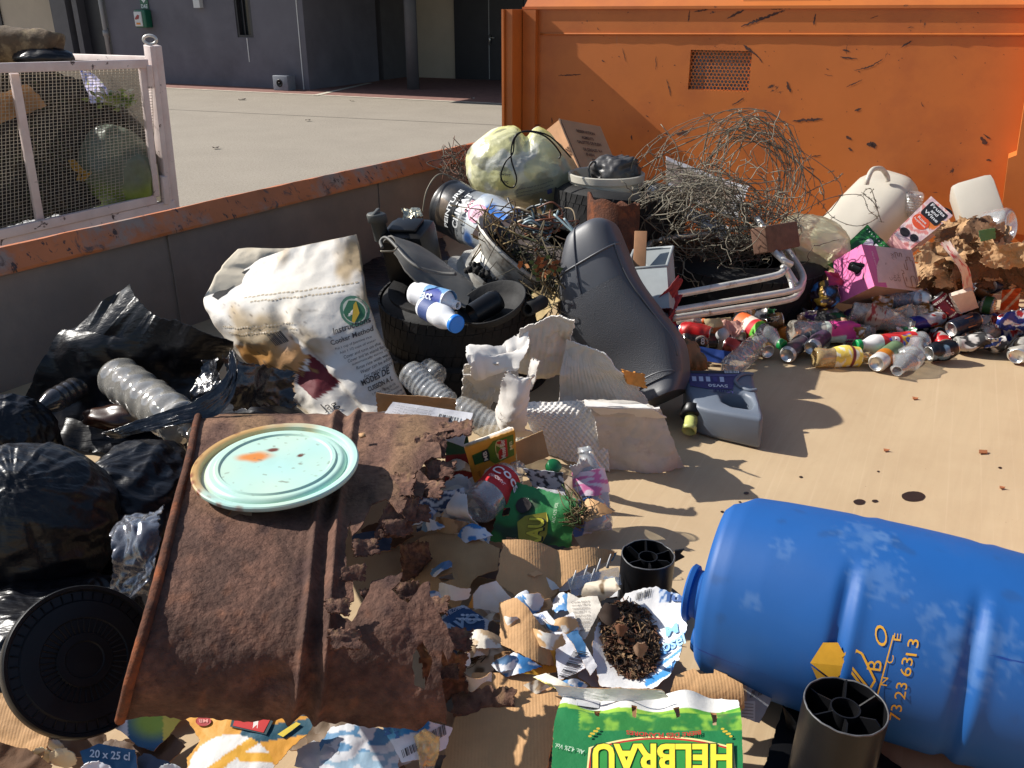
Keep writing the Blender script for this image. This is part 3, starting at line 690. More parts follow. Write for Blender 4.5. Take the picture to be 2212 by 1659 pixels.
for k in range(130): x, y, s_ = rnd.uniform(1190, 2150), rnd.uniform(25, 440), rnd.uniform(1, 3); chip(x, y, x + s_ * rnd.uniform(-1, 1) - s_, y + s_ * rnd.uniform(-1, 1), s_)
mesh('chipped_paint', mb, CHIP, skip, False, kind='stuff')
# perforated vent plate
mb = MB(); O = PP(1486, 106, -.012); ux = (PP(1626, 108, -.012) - O); uy = (PP(1486, 199, -.012) - O); Wd, Hd = ux.length, uy.length; ux.normalize(); uy.normalize()
pit = Wd / 17.5; row = pit * .866; rh = pit * .41
ny = int(Hd / row) + 1
for j in range(ny):
    for i in range(18):
        cx, cy = (i + .5 * (j % 2)) * pit, (j + .3) * row
        if cx > Wd + pit * .3 or cy > Hd + row * .3: continue
        cc = O + ux * cx + uy * cy; vs = []
        for k in range(12):
            a = k * math.pi / 6; rr = pit * .5 / math.cos((a + math.pi / 6) % (math.pi / 3) - math.pi / 6) * 1.003
            vs.append(cc + (ux * math.cos(a) + uy * math.sin(a)) * rr)
        for k in range(12):
            a = k * math.pi / 6; vs.append(cc + (ux * math.cos(a) + uy * math.sin(a)) * rh)
        for k in range(12):
            a = k * math.pi / 6; vs.append(cc + (ux * math.cos(a) + uy * math.sin(a)) * rh - NX * .006)
        mb.add(vs, [(k, (k + 1) % 12, 12 + (k + 1) % 12, 12 + k) for k in range(12)] + [(12 + k, 12 + (k + 1) % 12, 24 + (k + 1) % 12, 24 + k) for k in range(12)])
mesh('vent_grille', mb, ORANGE, skip, False)
mb = MB(); cc = [PP(x, y, -.07) for x, y in ((1480, 100), (1632, 100), (1632, 205), (1480, 205))]
mb.quadbox(cc, .01); mb.quadbox([PP(1480, 196, -.052), PP(1632, 197, -.052), PP(1632, 205, -.068), PP(1480, 205, -.068)], .01); mesh('vent_back', mb, MATTE, skip, False)
mb = MB(); p0 = PP(1500, 120, -.055); mb.prism([p0, p0 + EX * .09, p0 + EX * .09 - V((0, 0, .1)), p0 - V((0, 0, .1))], -NX * .01, c(150, 160, 175)); mesh('vent_damper', mb, PLAST, skip, False)
# left jamb post
mb = MB(); zt0 = tl.z
a = L0 - EX * .0; 
def jamb(s0, s1, o0, o1, z0, z1, mb=mb, ch=0):
    p = [L0 + EX * s0 + NX * o0, L0 + EX * s1 + NX * o0, L0 + EX * s1 + NX * o1, L0 + EX * s0 + NX * o1]
    mb.prism([V((q.x, q.y, z0)) for q in p], V((0, 0, z1 - z0)))
jamb(-.035, .008, .002, .15, -.05, zt0 - .012); jamb(-.05, -.037, -.05, .17, -.05, zt0 - .012); jamb(.014, .095, .0015, .035, -.05, zt0 - .015)
mesh('jamb_post', mb, ORANGE, skip, False)
# right wall post with tapered brace, lit by the sun
mb = MB()
q = [PP(x, y, .16) for x, y in ((2240, -40), (2213, 225), (2196, 335), (2178, 342), (2158, 500), (2300, 520), (2330, -40))]
mb.prism(q, -NX * .1585); mesh('right_post', mb, ORANGE, skip, False)
mb = MB(); a = Rend + EX * .95
mb.prism([V((a.x, a.y, -.02)), V((a.x, a.y, .47)), V((a.x + .06, a.y, .47)), V((a.x + .06, a.y, -.02))], -wd_ * 6.4); mesh('right_wall', mb, ORANGE, skip, False)
# oil drips on the floor
OIL = amat('oil_stain', c(46, 32, 24), rough=.35, var=.2)
DUST = amat('dust_mark', c(170, 128, 92), rough=.8, var=.4)
mb = MB()
for x, y, rx, ry in ((1973, 1072, 26, 11), (1856, 1084, 13, 6), (1890, 1082, 7, 3), (1612, 1065, 6, 3), (1730, 1030, 4, 2), (1598, 1084, 3, 1.5), (1897, 1018, 3, 1.5), (1680, 1130, 3, 2), (2160, 1010, 4, 2), (1560, 1105, 4, 2), (2075, 1190, 4, 2)):
    g = [P(x + rx * math.cos(k * math.pi / 8) * (1 + .12 * nz(x, k, 0, 1.3)), y + ry * math.sin(k * math.pi / 8), .0015) for k in range(16)]; mb = MB(); mb.add(g, [tuple(range(15, -1, -1))]); mesh('oil_drip', mb, OIL, skip, False)

# ================= CAGE TRAILER =================
PINKM = amat('chipped_white_paint', c(222, 206, 200), rough=.6, var=.2, vs=8, dirt=c(196, 172, 166), ds=6, dt=(.5, .8), dirt2=c(60, 40, 34), ds2=17, dt2=(.62, .65), bump=.3, bs=25)
cg = thing('cage_trailer', 'pale pink trailer with chipped paint and wire mesh sides loaded with green waste', 'trailer', D(150, 400, 4.6) * 1)
ydep = lambda px: 4.45 + .62 * px / 335
C = lambda px, py, o=0: D(px, py, ydep(px) + o)
def bar(mb, p, q, w1, w2, nrm=None):
    d = (q - p); n = (nrm or (CAM - p)); n = (n - d * (n.dot(d) / d.length_squared)).normalized(); x = d.cross(n).normalized()
    mb.box(basis(p, x, n, d.normalized()), w1, w2, d.length, bev=.004)
cn = (C(300, 300) - C(0, 300)).cross(V((0, 0, 1))).normalized()
if cn.dot(CAM - C(0, 300)) < 0: cn = -cn
lerpx = lambda x, y0, y1, x0=0, x1=335: y0 + (y1 - y0) * (x - x0) / (x1 - x0)
topy = lambda x: lerpx(x, 147, 137); boty = lambda x: lerpx(x, 498, 422)
mb = MB(); bar(mb, C(-160, topy(-160)), C(318, topy(318)), .045, .03, cn); bar(mb, C(-160, boty(-160) + 8), C(336, boty(336) + 8), .05, .03, cn)
bar(mb, C(307, 145), C(337, 424), .035, .028, cn); bar(mb, C(30, 158), C(86, 478), .04, .027, cn); bar(mb, C(-150, 158), C(-130, 520), .04, .027, cn)
mesh('side_frame', mb, PINKM, cg)
mb = MB(); bar(mb, C(-170, boty(-170) + 38, .02), C(376, boty(376) + 34, .02), .09, .05, cn); mesh('bed_rail', mb, PINKM, cg)
mb = MB(); bar(mb, C(322, 98, .03), C(364, 470, .03), .028, .07, cn); bar(mb, C(335, 98, .05), C(378, 470, .05), .05, .05, cn); po = mesh('corner_post', mb, PINKM, cg)
mb = MB(); g = C(324, 86, .04); mb.tube(cat([g + V((.035 * math.cos(k), 0, .022 * math.sin(k))) for k in [i * .63 for i in range(10)]], 3, True), .008, 8, closed=True); mesh('ring', mb, CHROME, po)
mb = MB(); bar(mb, C(318, 140, .0), C(323, 190, .0), .03, .045, cn); mesh('hinge', mb, PINKM, cg); mb = MB(); bar(mb, C(352, 380, .0), C(357, 440, .0), .03, .045, cn); mesh('hinge', mb, PINKM, cg)
mb = MB(); bar(mb, D(130, 122, 6.2), D(322, 129, 5.3), .04, .03); bar(mb, D(-150, 110, 6.6), D(130, 122, 6.2), .04, .03); mesh('rear_rail', mb, PINKM, cg)
mb = MB(); nv_ = 50
Cm = lambda u, v: C(lerpx(v, -160 + 486 * u, -160 + 498 * u, 0, 1), lerpx(v, topy(-160 + 486 * u) + 8, boty(-160 + 498 * u), 0, 1), .012)
for i in range(58):
    u = i / 57; mb.tube([Cm(u + .0006 * nz(i, k, 0, 1.7), k / 12) + cn * .002 * (1 if (i + k) % 2 else -1) for k in range(13)], .0017, 4)
for j in range(46):
    v = j / 45; mb.tube([Cm(k / 24, v + .001 * nz(k, j, 0, 1.3)) + cn * .002 * (-1 if (j + k) % 2 else 1) for k in range(25)], .0017, 4)
mesh('wire_mesh', mb, amat('galvanised_wire', c(178, 168, 150), rough=.6, metal=.2, var=.3), cg, kind='stuff')
mb = MB(); a, b = C(-170, boty(-170) + 30, .05), C(370, boty(370) + 30, .05); mb.prism([a, b, b + V((-.35, .5, 0)), a + V((-.8, 1.6, 0))], V((0, 0, -.05))); mesh('bed_floor', mb, MATTE, cg, False)
mb = MB(); a, b = D(-150, 112, 6.55), D(325, 131, 5.25); mb.prism([a - V((0, 0, .03)), b - V((0, 0, .03)), V((b.x, b.y, b.z - .95)), V((a.x, a.y, a.z - .95))], V((.0, .03, 0))); mesh('rear_panel', mb, amat('beige_board', c(120, 108, 94), rough=.8), cg, False)
a, b = C(-150, boty(-150) + 60, .06), C(350, boty(350) + 60, .06); dv_ = V((-.55, 1.2, 0))
mb = MB(); mb.prism([a, b, b + dv_, a + dv_], V((0, 0, -.12))); mesh('chassis', mb, PINKM, cg, False)
for f_ in (.3, .72):
    q = a.lerp(b, f_); q.z = ZG + .31; mw = frame(q + V((-.05, .12, 0)), q + V((-.05, .12, 0)) + dv_.normalized() * .18); wh = MB(); wh.lathe([(.14, 0), (.29, 0), (.31, .03), (.31, .15), (.29, .18), (.14, .18)], 36, mw); wo_ = mesh('wheel', wh, RUBBER, cg)
    mb = MB(); mb.lathe([(0, .05), (.05, .03), (.13, .03), (.15, .005)], 28, mw); mesh('rim', mb, ALU, wo_)
# its load
HEAP = amat('green_waste_heap', c(40, 32, 26), rough=.95, var=.6, vs=14, dirt=c(64, 50, 36), ds=6, dt=(.5, .75), dirt2=c(34, 38, 24), ds2=11, dt2=(.55, .7), bump=1, bs=30)
mb = MB()
def HF(u, v):
    px = -170 + 490 * u + 8 * v; top = 150 + 60 * sm(.55, 1, u); p = C(px, top + (boty(px) - top) * v, .14 + .5 * (1 - v) ** 1.5)
    return p + V((0, 1, .3)) * (.09 * fr(px * .01, v * 3, 0, 1.4, 4) + .03 * nz(px * .05, v * 14, 0, 1, 3))
mb.grid(HF, 110, 60); mesh('green_waste', mb, HEAP, label='dark heap of garden waste behind the trailer mesh', cat_='garden waste', kind='stuff')
mb = MB(); rnd = random.Random(8)
for i in range(420):
    u, v = rnd.random() * .6 + .35, rnd.random(); p = HF(u, v) - cn * -.01; d = V((rnd.gauss(0, 1), rnd.gauss(0, .3), rnd.gauss(0, 1))).normalized() * rnd.uniform(.03, .1)
    col = rnd.choice([c(110, 92, 60), c(80, 70, 44), c(70, 84, 40), c(52, 42, 30)]); mb.tube([p - V((0, .02, 0)), p + d * .5 + V((0, -.02, .0)), p + d - V((0, .01, .02))], .0022, 3, col)
mesh('dry_stalks', mb, TWIG, label='tangle of dry stalks in the trailer load', cat_='garden waste', kind='stuff')
def floral(u, v):
    k = nz(u * 6, v * 9, 0, 1, 3)
    return c(226, 214, 232) if k < .25 else (c(120, 130, 205) if k < .45 else c(205, 200, 110))
sheet('wrapping_paper', [C(172, 152, .42), C(206, 164, .40), C(248, 222, .10), C(198, 222, .10)], floral, (PAPER, PAPER), n=24, tear=.04, crumple=.02, seed=4, label='lilac floral wrapping paper caught behind the trailer mesh', cat_='wrapping paper')
mb = MB(); rnd = random.Random(3)
for i in range(70):
    p = C(rnd.gauss(250, 22), rnd.gauss(218, 8), .05); d = V((rnd.gauss(0, 1), rnd.gauss(0, .4), rnd.gauss(.3, .6))).normalized() * .05
    x = d.cross(V((0, 1, 0))).normalized() * .011; mb.add([p, p + d * .5 + x, p + d, p + d * .5 - x], [(0, 1, 2, 3)], rnd.choice([c(130, 150, 60), c(90, 120, 50), c(215, 215, 200), c(160, 170, 90)]))
mesh('cut_flowers', mb, MATTE, smooth=False, label='wilted bunch of flowers with white petals behind the mesh', cat_='flowers')
sheet('cardboard_piece', [C(-60, 215, .08), C(60, 182, .05), C(95, 225, .06), C(-60, 290, .08)], c(150, 118, 96), (KRAFT, KRAFT), n=16, tear=.05, crumple=.03, seed=9, label='brown cardboard piece in the trailer behind the mesh upright', cat_='cardboard')
bagc = C(255, 375, .16)
mb = blob(lambda d: bagc + V((d.x * .2, d.y * .13, d.z * .25)) * (1 + .16 * wrinkle(d, 2.2, 3)), 50, 40)
for i, p in enumerate(mb.v):
    mb.c[i] = mixc(c(120, 128, 108), c(140, 158, 70), sm(.05, -.12, p.z - bagc.z + .08 * nz(p.x, p.y, p.z, 9)))
mesh('garden_bag', mb, amat('thin_bag', rough=.35, var=.2, bump=.4, bs=25, trans=.25), label='clear plastic bag of green cuttings behind the trailer mesh', cat_='plastic bag')
mb = MB()
for s in (0, 14, 26): mb.tube(cat([C(150 + s * .3, 345, .04), C(160 + s, 365 + s * .4, .03), C(172 + s * .9, 372, .04), C(168 + s * .4, 390, .05)], 6), .008, 6)
mesh('yellow_strap', mb, amat('yellow_webbing', c(170, 130, 40), rough=.8), label='crumpled yellow strap behind the trailer mesh', cat_='strap')
mb = MB()
TURF = amat('rolled_mat', c(104, 84, 62), rough=.95, var=.5, vs=18, dirt=c(150, 130, 96), ds=9, dt=(.5, .7), bump=.8, bs=40)
pts = cat([D(-140, 96, 5.0), D(-40, 98, 5.0), D(40, 100, 5.0), D(100, 106, 5.0), D(124, 116, 5.0)], 6)
mb.tube([p + V((0, 0, .01 * nz(i, 0, 0, .7))) for i, p in enumerate(pts)], [.105, .105, .105, .1, .1, .1] + [.1] * (len(pts) - 9) + [.075, .05, .02][:3], 20)
for i, p in enumerate(mb.v): mb.v[i] = p + V((0, .3, 1)) * .02 * fr(p.x, p.y, p.z, 9, 3)
mesh('rolled_mat', mb, TURF, label='brown rolled mat lying on top of the trailer load', cat_='rolled mat')
mb = blob(lambda d: D(95, 128, 4.95) + V((d.x * .16, d.y * .1, d.z * .05 + .02 * wrinkle(d, 2, 2))), 40, 24); mesh('black_bag', mb, BLACKBAG, label='black plastic bag on top of the trailer load', cat_='bin bag')
# ================= RUBBISH AT THE BACK =================
def hexbox(name, a, b, c_, d, e, f, mats, cols, parent=None, bev=.004, **kw):
    """a b c d: left face (TL TR BR BL); b e f c: right face"""
    a, b, c_, d, e, f = [V(x) for x in (a, b, c_, d, e, f)]; g = a + e - b; h = d + f - c_
    mb = MB(); vs = [a, b, c_, d, e, f, g, h]
    fs = [(3, 2, 1, 0), (2, 5, 4, 1), (0, 1, 4, 6), (7, 5, 2, 3), (6, 4, 5, 7), (0, 6, 7, 3)]
    for i, q in enumerate(fs):
        mb.add([vs[k] for k in q], [(0, 1, 2, 3)], cols[min(i, len(cols) - 1)])
    o = mesh(name, mb, mats, parent, False, **kw)
    FL = lambda u, v, off=0: a.lerp(b, u).lerp(d.lerp(c_, u), v) + nL * off
    FR = lambda u, v, off=0: b.lerp(e, u).lerp(c_.lerp(f, u), v) + nR * off
    nL = (b - a).cross(d - a).normalized(); nL = nL if nL.dot(CAM - a) > 0 else -nL
    nR = (e - b).cross(c_ - b).normalized(); nR = nR if nR.dot(CAM - b) > 0 else -nR
    return o, FL, FR
WHITEP = amat('white_plastic', c(214, 207, 192), rough=.42, var=.1, vs=8, dirt=c(150, 128, 96), ds=7, dt=(.6, .8), bump=.12, bs=30, trans=.25)
YELB = clear('yellow_bag_film', (.97, .96, .8), haze=.55, hazecol=(.92, .9, .66), gl=.3, rough=.3, bump=.8, bs=26, trans=True)

# ---- tyres ----
tyre('tyre lying under the white bucket in the back corner', P(1338, 452, .38), (.05, .05, 1), .29, .18, .2)
tyre('tyre buried beneath the tyre that carries the white bucket', P(1338, 470, .38) - V((0, .02, .24)), (0, 0, 1), .29, .18, .2)
tyre('big tyre beneath the bent chair tubes, its tread facing the cans', P(1602, 545, .22) - V((0, 0, .11)), (.03, -.03, 1), .36, .215, .22)
tyre('upper tyre beside the rice sack with two milk bottles in it', P(1000, 672, .22), (-.06, -.1, 1), .285, .2, .19)
tyre('lower tyre under the one that holds the milk bottles', P(1000, 672, .22) - V((-.01, .02, .17)), (0, 0, 1), .29, .18, .15)
tyre('tyre at the back of the heap next to the torn rusty pipe', P(1250, 560, .2), (.1, -.05, 1), .29, .18, .19)

# ---- yellow sack ----
YC = D(1122, 362, 4.0); sk = 4.25 / 1890
yb = thing('rubbish_sack', 'see-through yellow rubbish sack tied with black cord in the back corner', 'rubbish sack', YC)
def YF(d):
    kn = V((.15, -.35, .92)).normalized(); ax = d - kn * d.dot(kn); an = math.atan2(ax.x, -ax.y); la = d.dot(kn)
    k = 1.0 + .05 * nz(d.x, d.y, d.z, 1.6, 3) - .06 * abs(nz(an * 1.5, la * 1.3, 2, 1, 3)) - .03 * abs(nz(an * 4, la * 2.2, 5, 1, 7)) - .03 * abs(nz(d.x * 3 + d.z, d.y * 3, d.z * 3 - d.x * 2, 1, 9)) - .012 * abs(nz(d.x * 7, d.y * 7 + d.x * 5, d.z * 9, 1, 4)) + .012 * abs(nz(d.x * 6 + 3, d.y * 4, d.z * 5, 1, 14))
    tail = max(0, d.x * .8 - d.z * .6); sx_ = 1 - .22 * max(0, d.x) * max(0, d.z) 
    x, y, z = d.x * 112 * sk * sx_, d.y * .2, d.z * 84 * sk
    x += tail ** 5 * .12; z -= tail ** 5 * .10
    z -= .05 * math.exp(-((d.x - .12) / .12) ** 2) * sm(.3, .9, d.z)
    return YC + V((x, y, z)) * k
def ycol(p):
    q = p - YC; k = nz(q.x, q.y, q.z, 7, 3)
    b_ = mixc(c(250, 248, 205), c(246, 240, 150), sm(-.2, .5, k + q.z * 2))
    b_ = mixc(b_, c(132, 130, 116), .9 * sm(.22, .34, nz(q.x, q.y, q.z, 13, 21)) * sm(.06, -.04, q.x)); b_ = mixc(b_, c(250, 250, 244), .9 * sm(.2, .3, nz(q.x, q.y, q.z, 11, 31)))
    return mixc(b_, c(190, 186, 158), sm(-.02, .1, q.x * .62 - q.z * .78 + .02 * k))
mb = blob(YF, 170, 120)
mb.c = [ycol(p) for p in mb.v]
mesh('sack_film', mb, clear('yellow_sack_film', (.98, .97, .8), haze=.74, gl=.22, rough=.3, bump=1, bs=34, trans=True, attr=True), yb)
SACKF = amat('sack_contents', rough=.8, var=.3, vs=20, bump=.4, bs=30)
mb = blob(lambda d: YC + (YF(d) - YC) * .86 * (1 + .07 * fr(d.x, d.y, d.z, 2.2, 6)), 70, 50)
for i, p in enumerate(mb.v):
    k = nz(p.x, p.y, p.z, 15, 3); mb.c[i] = c(240, 238, 230) if k > -.2 else (c(110, 108, 100) if k > -.36 else c(50, 52, 56))
mesh('contents', mb, SACKF, yb)
mb = MB()
def yfr(px, py, o=-.21):
    return D(px, py, 4.0 + o)
mb.tube(cat([yfr(1238 - 5, 340, -.12), yfr(1195, 300, -.17), yfr(1165, 286, -.18), yfr(1130, 284, -.19), yfr(1112, 300, -.2), yfr(1108, 330), yfr(1092, 350), yfr(1082, 378), yfr(1090, 398), yfr(1108, 405), yfr(1116, 385), yfr(1104, 340), yfr(1112, 295, -.2), yfr(1140, 284, -.19), yfr(1180, 296, -.18), yfr(1210, 330, -.14), yfr(1207, 343, -.14)], 6), .0035, 6)
mesh('cord', mb, BLACKP, yb)
mb = MB()
nY = V((0, -1, 0))
FY = lambda u, v, off=0: YF(V((-.25 + u * 1.1, -1, .1 - v * 1.0)).normalized()) + nY * (.012 + off)
for i, s in enumerate(('Syndicat mixte de la collecte GA du', 'tri selectif sac a ne pas utiliser en', 'Emballages menagers en fin ou')):
    text(mb, FY, s, (.16, .50 + i * .10), (.70, -.22), (.02, -.055), (.12, .13, .14), 0, .02, 1)
mesh('printed_text', mb, INK, yb); mb = MB(); text(mb, FY, 'Swing', (-.12, .12), (.2, .02), (0, -.1), (.15, .15, .12), 0); text(mb, FY, 'Rec', (-.1, .28), (.14, .02), (0, -.1), (.15, .15, .12), 0)
mesh('handwriting', mb, INK, yb); mb = MB(); patch(mb, FY, [(.72, .5), (.82, .45), (.84, .58), (.74, .63)], c(80, 85, 130), 0); mesh('print', mb, INK, yb)

# ---- cardboard box in the corner ----
BOXM = amat('carton_board', c(192, 146, 108), rough=.8, var=.15, vs=10, dirt=c(150, 112, 80), ds=8, dt=(.6, .85), bump=.15, bs=60)
bx = thing('cardboard_box', 'brown cardboard box leaning on the orange end panel behind the white bucket', 'box', D(1240, 370, 4.7))
o, FL, FR = hexbox('box_body', D(1170, 289, 4.85), D(1210, 257, 4.62), D(1258, 372, 4.42), D(1222, 392, 4.65), D(1297, 273, 4.72), D(1340, 376, 4.5), BOXM, [c(190, 146, 108)], bx)
mb = MB(); text(mb, FL, 'NDEK', (.62, .66), (.34, -.02), (-.02, -.16), c(80, 55, 40)); mesh('brand_print', mb, INK, bx, False); mb = MB()
for s, y, x0, ww in (('RESERVATION', .22, .3, .45), ('ALIMENTS', .34, .36, .3), ('GALETTES DE PLEIN', .44, .2, .6), ('DE CEREALES  N V', .58, .28, .48), ('FVFH', .68, .3, .2)): text(mb, FR, s, (x0, y), (ww, .01), (0, -.06), c(95, 66, 48), bold=.03)
line(mb, FR, [(.4, .74), (.72, .75), (.74, .9), (.42, .9), (.4, .74)], .015, c(95, 66, 48)); mesh('print', mb, INK, bx, False)
mb = MB(); mb.tube([FL(1, i / 12, .004) + V((0, 0, .002 * nz(i, 1, 0, 1.7))) for i in range(13)], .006, 5); mesh('frayed_edge', mb, amat('torn_board_edge', c(90, 66, 50), rough=.9), bx)

# ---- white bucket ----
BT = D(1310, 372, 3.85); BT = V((BT.x, BT.y, BT.z)); br_ = 75 * 4.03 / 1890
bk = thing('bucket', 'dirty white plastic bucket with dark blue label standing on a tyre', 'bucket', BT - V((0, 0, .2)))
m = basis(BT - V((0, 0, .2)), V((0, -1, 0)), V((1, 0, 0)), V((0, 0, 1))); m = frame(BT - V((0, 0, .2)), BT)
prof = [(0, .004), (br_ * .84, 0), (br_ * .97, .185), (br_ * .97, .16), (br_ * 1.0, .16), (br_ * 1.0, .145), (br_ * 1.04, .146), (br_ * 1.04, .196), (br_ * 1.0, .2), (br_ * .95, .196), (br_ * .93, .15), (br_ * .8, .02), (0, .02)]
prof = [(0, .004), (br_ * .86, 0), (br_ * .96, .14), (br_ * .985, .142), (br_ * .985, .155), (br_ * .97, .157), (br_ * .975, .168), (br_ * 1.04, .17), (br_ * 1.04, .197), (br_ * 1.0, .2), (br_ * .96, .197), (br_ * .94, .15), (br_ * .82, .02), (0, .02)]
mb = MB(); mb.lathe(prof, 64, m); mesh('bucket_body', mb, WHITEP, bk, ang=40)
pr = [(br_ * .87, .01), (br_ * .955, .125)]
mb = MB(); mb.lathe([(br_ * .875 + .001 , .012), (br_ * .95 + .0015, .122)], 64, m, lambda a, t: c(70, 66, 88) if abs(a) < .33 else c(200, 190, 170), dz=.01); mesh('label', mb, PAPER, bk)
mb = MB(); F = lmap(m, [(br_ * .86, 0), (br_ * .96, .14), (br_ * .985, .2)])
text(mb, F, 'Bosti', (.03, .34), (.09, 0), (0, .14), c(190, 195, 225), off=.005); mesh('print', mb, INK, bk)
mb = blob(lambda d: BT + V((.035, -.01, .005)) + V((d.x * .095, d.y * .07, d.z * .07 + .02 * sm(.2, .9, d.x))) * (1 + .3 * fr(d.x, d.y, d.z, 1.5, 2)), 48, 36)
mb2 = blob(lambda d: BT + V((.1, -.0, .0)) + V((d.x * .05, d.y * .06, d.z * .05)) * (1 + .3 * nz(d.x, d.y, d.z, 2)), 24, 18); mb.add(mb2.v, mb2.f)
mb.tube(cat([BT + V((-.02, -.02, .02)), BT + V((-.06, -.03, .05)), BT + V((-.08, -.03, .02)), BT + V((-.07, -.04, -.03))], 6), .005, 6)
mesh('rubber_boot', mb, amat('grey_rubber', c(70, 68, 68), rough=.45, var=.3, vs=15, bump=.2), label='crumpled grey rubber thing lying in the white bucket', cat_='rubber boot')
# ---- paint tin ----
A_, B_ = D(972, 446, 3.45), D(1112, 512, 3.2)
pc = thing('paint_tin', 'dented grey paint tin lying on its side by the skip wall', 'paint tin', A_)
m = frame(A_, B_); L = (B_ - A_).length; pr_ = .105
mb = MB()
def pcol(a, t):
    if t < .08: return c(45, 45, 47)
    if t < .26: return c(112, 96, 80) if (-.02 < a < .14 and .1 < t < .24) else c(50, 50, 52)
    if t < .36: return c(40, 42, 46)
    if t < .5: return c(150, 152, 152)
    k = nz(a * 9, t * 6, 0, 1, 3)
    return mixc(c(208, 214, 218), c(40, 110, 190), sm(.0, .5, k + (t - .72) * 1.6)) if a > -.2 else c(170, 172, 168)
mb.lathe([(0, .0), (pr_ * .9, 0), (pr_ * .93, -.004), (pr_, -.004), (pr_ * 1.02, .004), (pr_, .012), (pr_, L * .33), (pr_ * 1.02, L * .34), (pr_, L * .36), (pr_, L - .01), (pr_ * 1.02, L), (pr_ * .92, L), (pr_ * .9, L - .01), (0, L - .01)], 72, m, pcol, crushfn(.014, 5, L, 9), dz=.006); mesh('tin_body', mb, CAN, pc, ang=40)
mb = MB(); F = lmap(m, [(pr_, 0), (pr_, L)])
text(mb, F, 'PEINTURE', (.12, .31), (-.24, 0), (0, -.055), c(225, 225, 222), off=.006); text(mb, F, 'CLIMAT', (.1, .46), (-.22, 0), (0, -.08), c(228, 228, 226), off=.006); text(mb, F, '100%', (-.01, .53), (-.08, 0), (0, -.035), c(190, 90, 120), off=.006)
for k in range(2): 
    patch(mb, F, [(-.03 + (.055 - k * .012) * math.cos(i * math.pi / 10) , .66 + (.12 - k * .03) * math.sin(i * math.pi / 10)) for i in range(20)], (c(205, 130, 160), c(232, 190, 205))[k], .006 + k * .001)
for i, s in enumerate(('IDEAL', 'CLIMATS', 'HUMIDES')): text(mb, F, s, (-.005, .64 + i * .04), (-.05, 0), (0, -.022), c(120, 50, 90), off=.009)
mesh('label_print', mb, INK, pc); mb = MB(); text(mb, F, '22 L', (.2, .9), (-.08, 0), (0, -.08), c(60, 62, 66), off=.006); mesh('print', mb, INK, pc)
mb = MB(); mb.tube(cat([m @ V((pr_ * .3, -pr_, .01)), m @ V((pr_ * .9, -pr_ * .9, -.03)), m @ V((pr_ * 1.3, -.02, -.015)), m @ V((pr_ * 1.1, pr_ * .6, -.01))], 8), .003, 6); mesh('wire_handle', mb, WIRE, pc)
# ---- black canister ----
cq = D(890, 545, 3.02); jc = thing('canister', 'black plastic canister with silver foil on its top near the wall', 'canister', cq)
z_ = V((-.12, -.25, 1)).normalized(); x_ = V((.93, -.3, .05)); x_ = (x_ - z_ * x_.dot(z_)).normalized(); m = basis(cq - z_ * .1, x_, z_.cross(x_), z_)
mb = MB(); mb.box(m, .165, .15, .2, bev=.028); mb.box(basis(cq + z_ * .1, x_, z_.cross(x_), z_), .1, .09, .012, bev=.005); mesh('canister_body', mb, BLACKP, jc, ang=50)
mb = MB(); mb.lathe([(.026, 0), (.026, .07), (.034, .072), (.034, .1), (.03, .105), (0, .105)], 28, basis(D(826, 520, 3.0), V((1, 0, 0)), V((0, 1, 0)), z_)); mb.box(basis(D(826, 520, 3.0) + z_ * .1, x_, z_.cross(x_), z_), .012, .05, .014, bev=.003); mesh('screw_cap', mb, amat('grey_cap', c(72, 74, 72), rough=.6, var=.3), jc)
FOIL = amat('silver_foil', c(205, 198, 170), rough=.25, metal=.85, var=.4, vs=40)
sheet('foil_scrap', [D(868, 452, 2.98), D(905, 455, 2.98), D(912, 478, 2.9), D(872, 474, 2.9)], c(205, 198, 170), (FOIL, FOIL), n=14, tear=.1, crumple=.02, cs=30, seed=3, label='scrap of crumpled silver foil stuck on the black canister', cat_='foil')
# ---- grey plastic mudguard ----
GREYP = amat('grey_plastic', c(88, 86, 82), rough=.6, var=.25, vs=10, dirt=c(120, 108, 92), ds=8, dt=(.55, .8), bump=.15)
mg = thing('mudguard', 'grey plastic mudguard lying over the tyre with the milk bottles', 'mudguard', D(920, 590, 2.75))
sheet('shell', [(0, D(828, 520, 2.92), D(850, 545, 2.72)), (.35, D(900, 532, 2.95), D(880, 588, 2.62)), (.7, D(968, 572, 2.9), D(945, 640, 2.58)), (1, D(1012, 610, 2.85), D(1008, 668, 2.56))], c(90, 88, 84), (GREYP, GREYP), n=26, tear=.006, crumple=.004, thick=.006, bow=lambda u, v: .035 * math.sin(u * math.pi), seed=2, parent=mg)
mb = MB(); mb.tube(cat([D(826, 535, 2.75), D(822, 522, 2.8), D(832, 513, 2.8), D(848, 524, 2.75), D(880, 560, 2.66), D(910, 580, 2.62), D(950, 590, 2.62), D(985, 592, 2.6)], 6), .0055, 8); mesh('edge_trim', mb, GREYP, mg)
mb = MB(); mb.tube(cat([D(822, 543, 2.6), D(850, 542, 2.6), D(858, 534, 2.65)], 6), .003, 6); mesh('clip_wire', mb, WIRE, mg)
sheet('black_film', [P(560, 640, .02), P(960, 520, .02), P(1020, 730, .015), P(600, 820, .015)], (.02,) * 3, (BLACKBAG, BLACKBAG), n=40, tear=.02, crumple=.02, cs=9, seed=61, label='added black film darkening the skip floor between the side wall and the milk bottle tyre', cat_='plastic film')  # sheet added only to darken bare floor that shows too bright
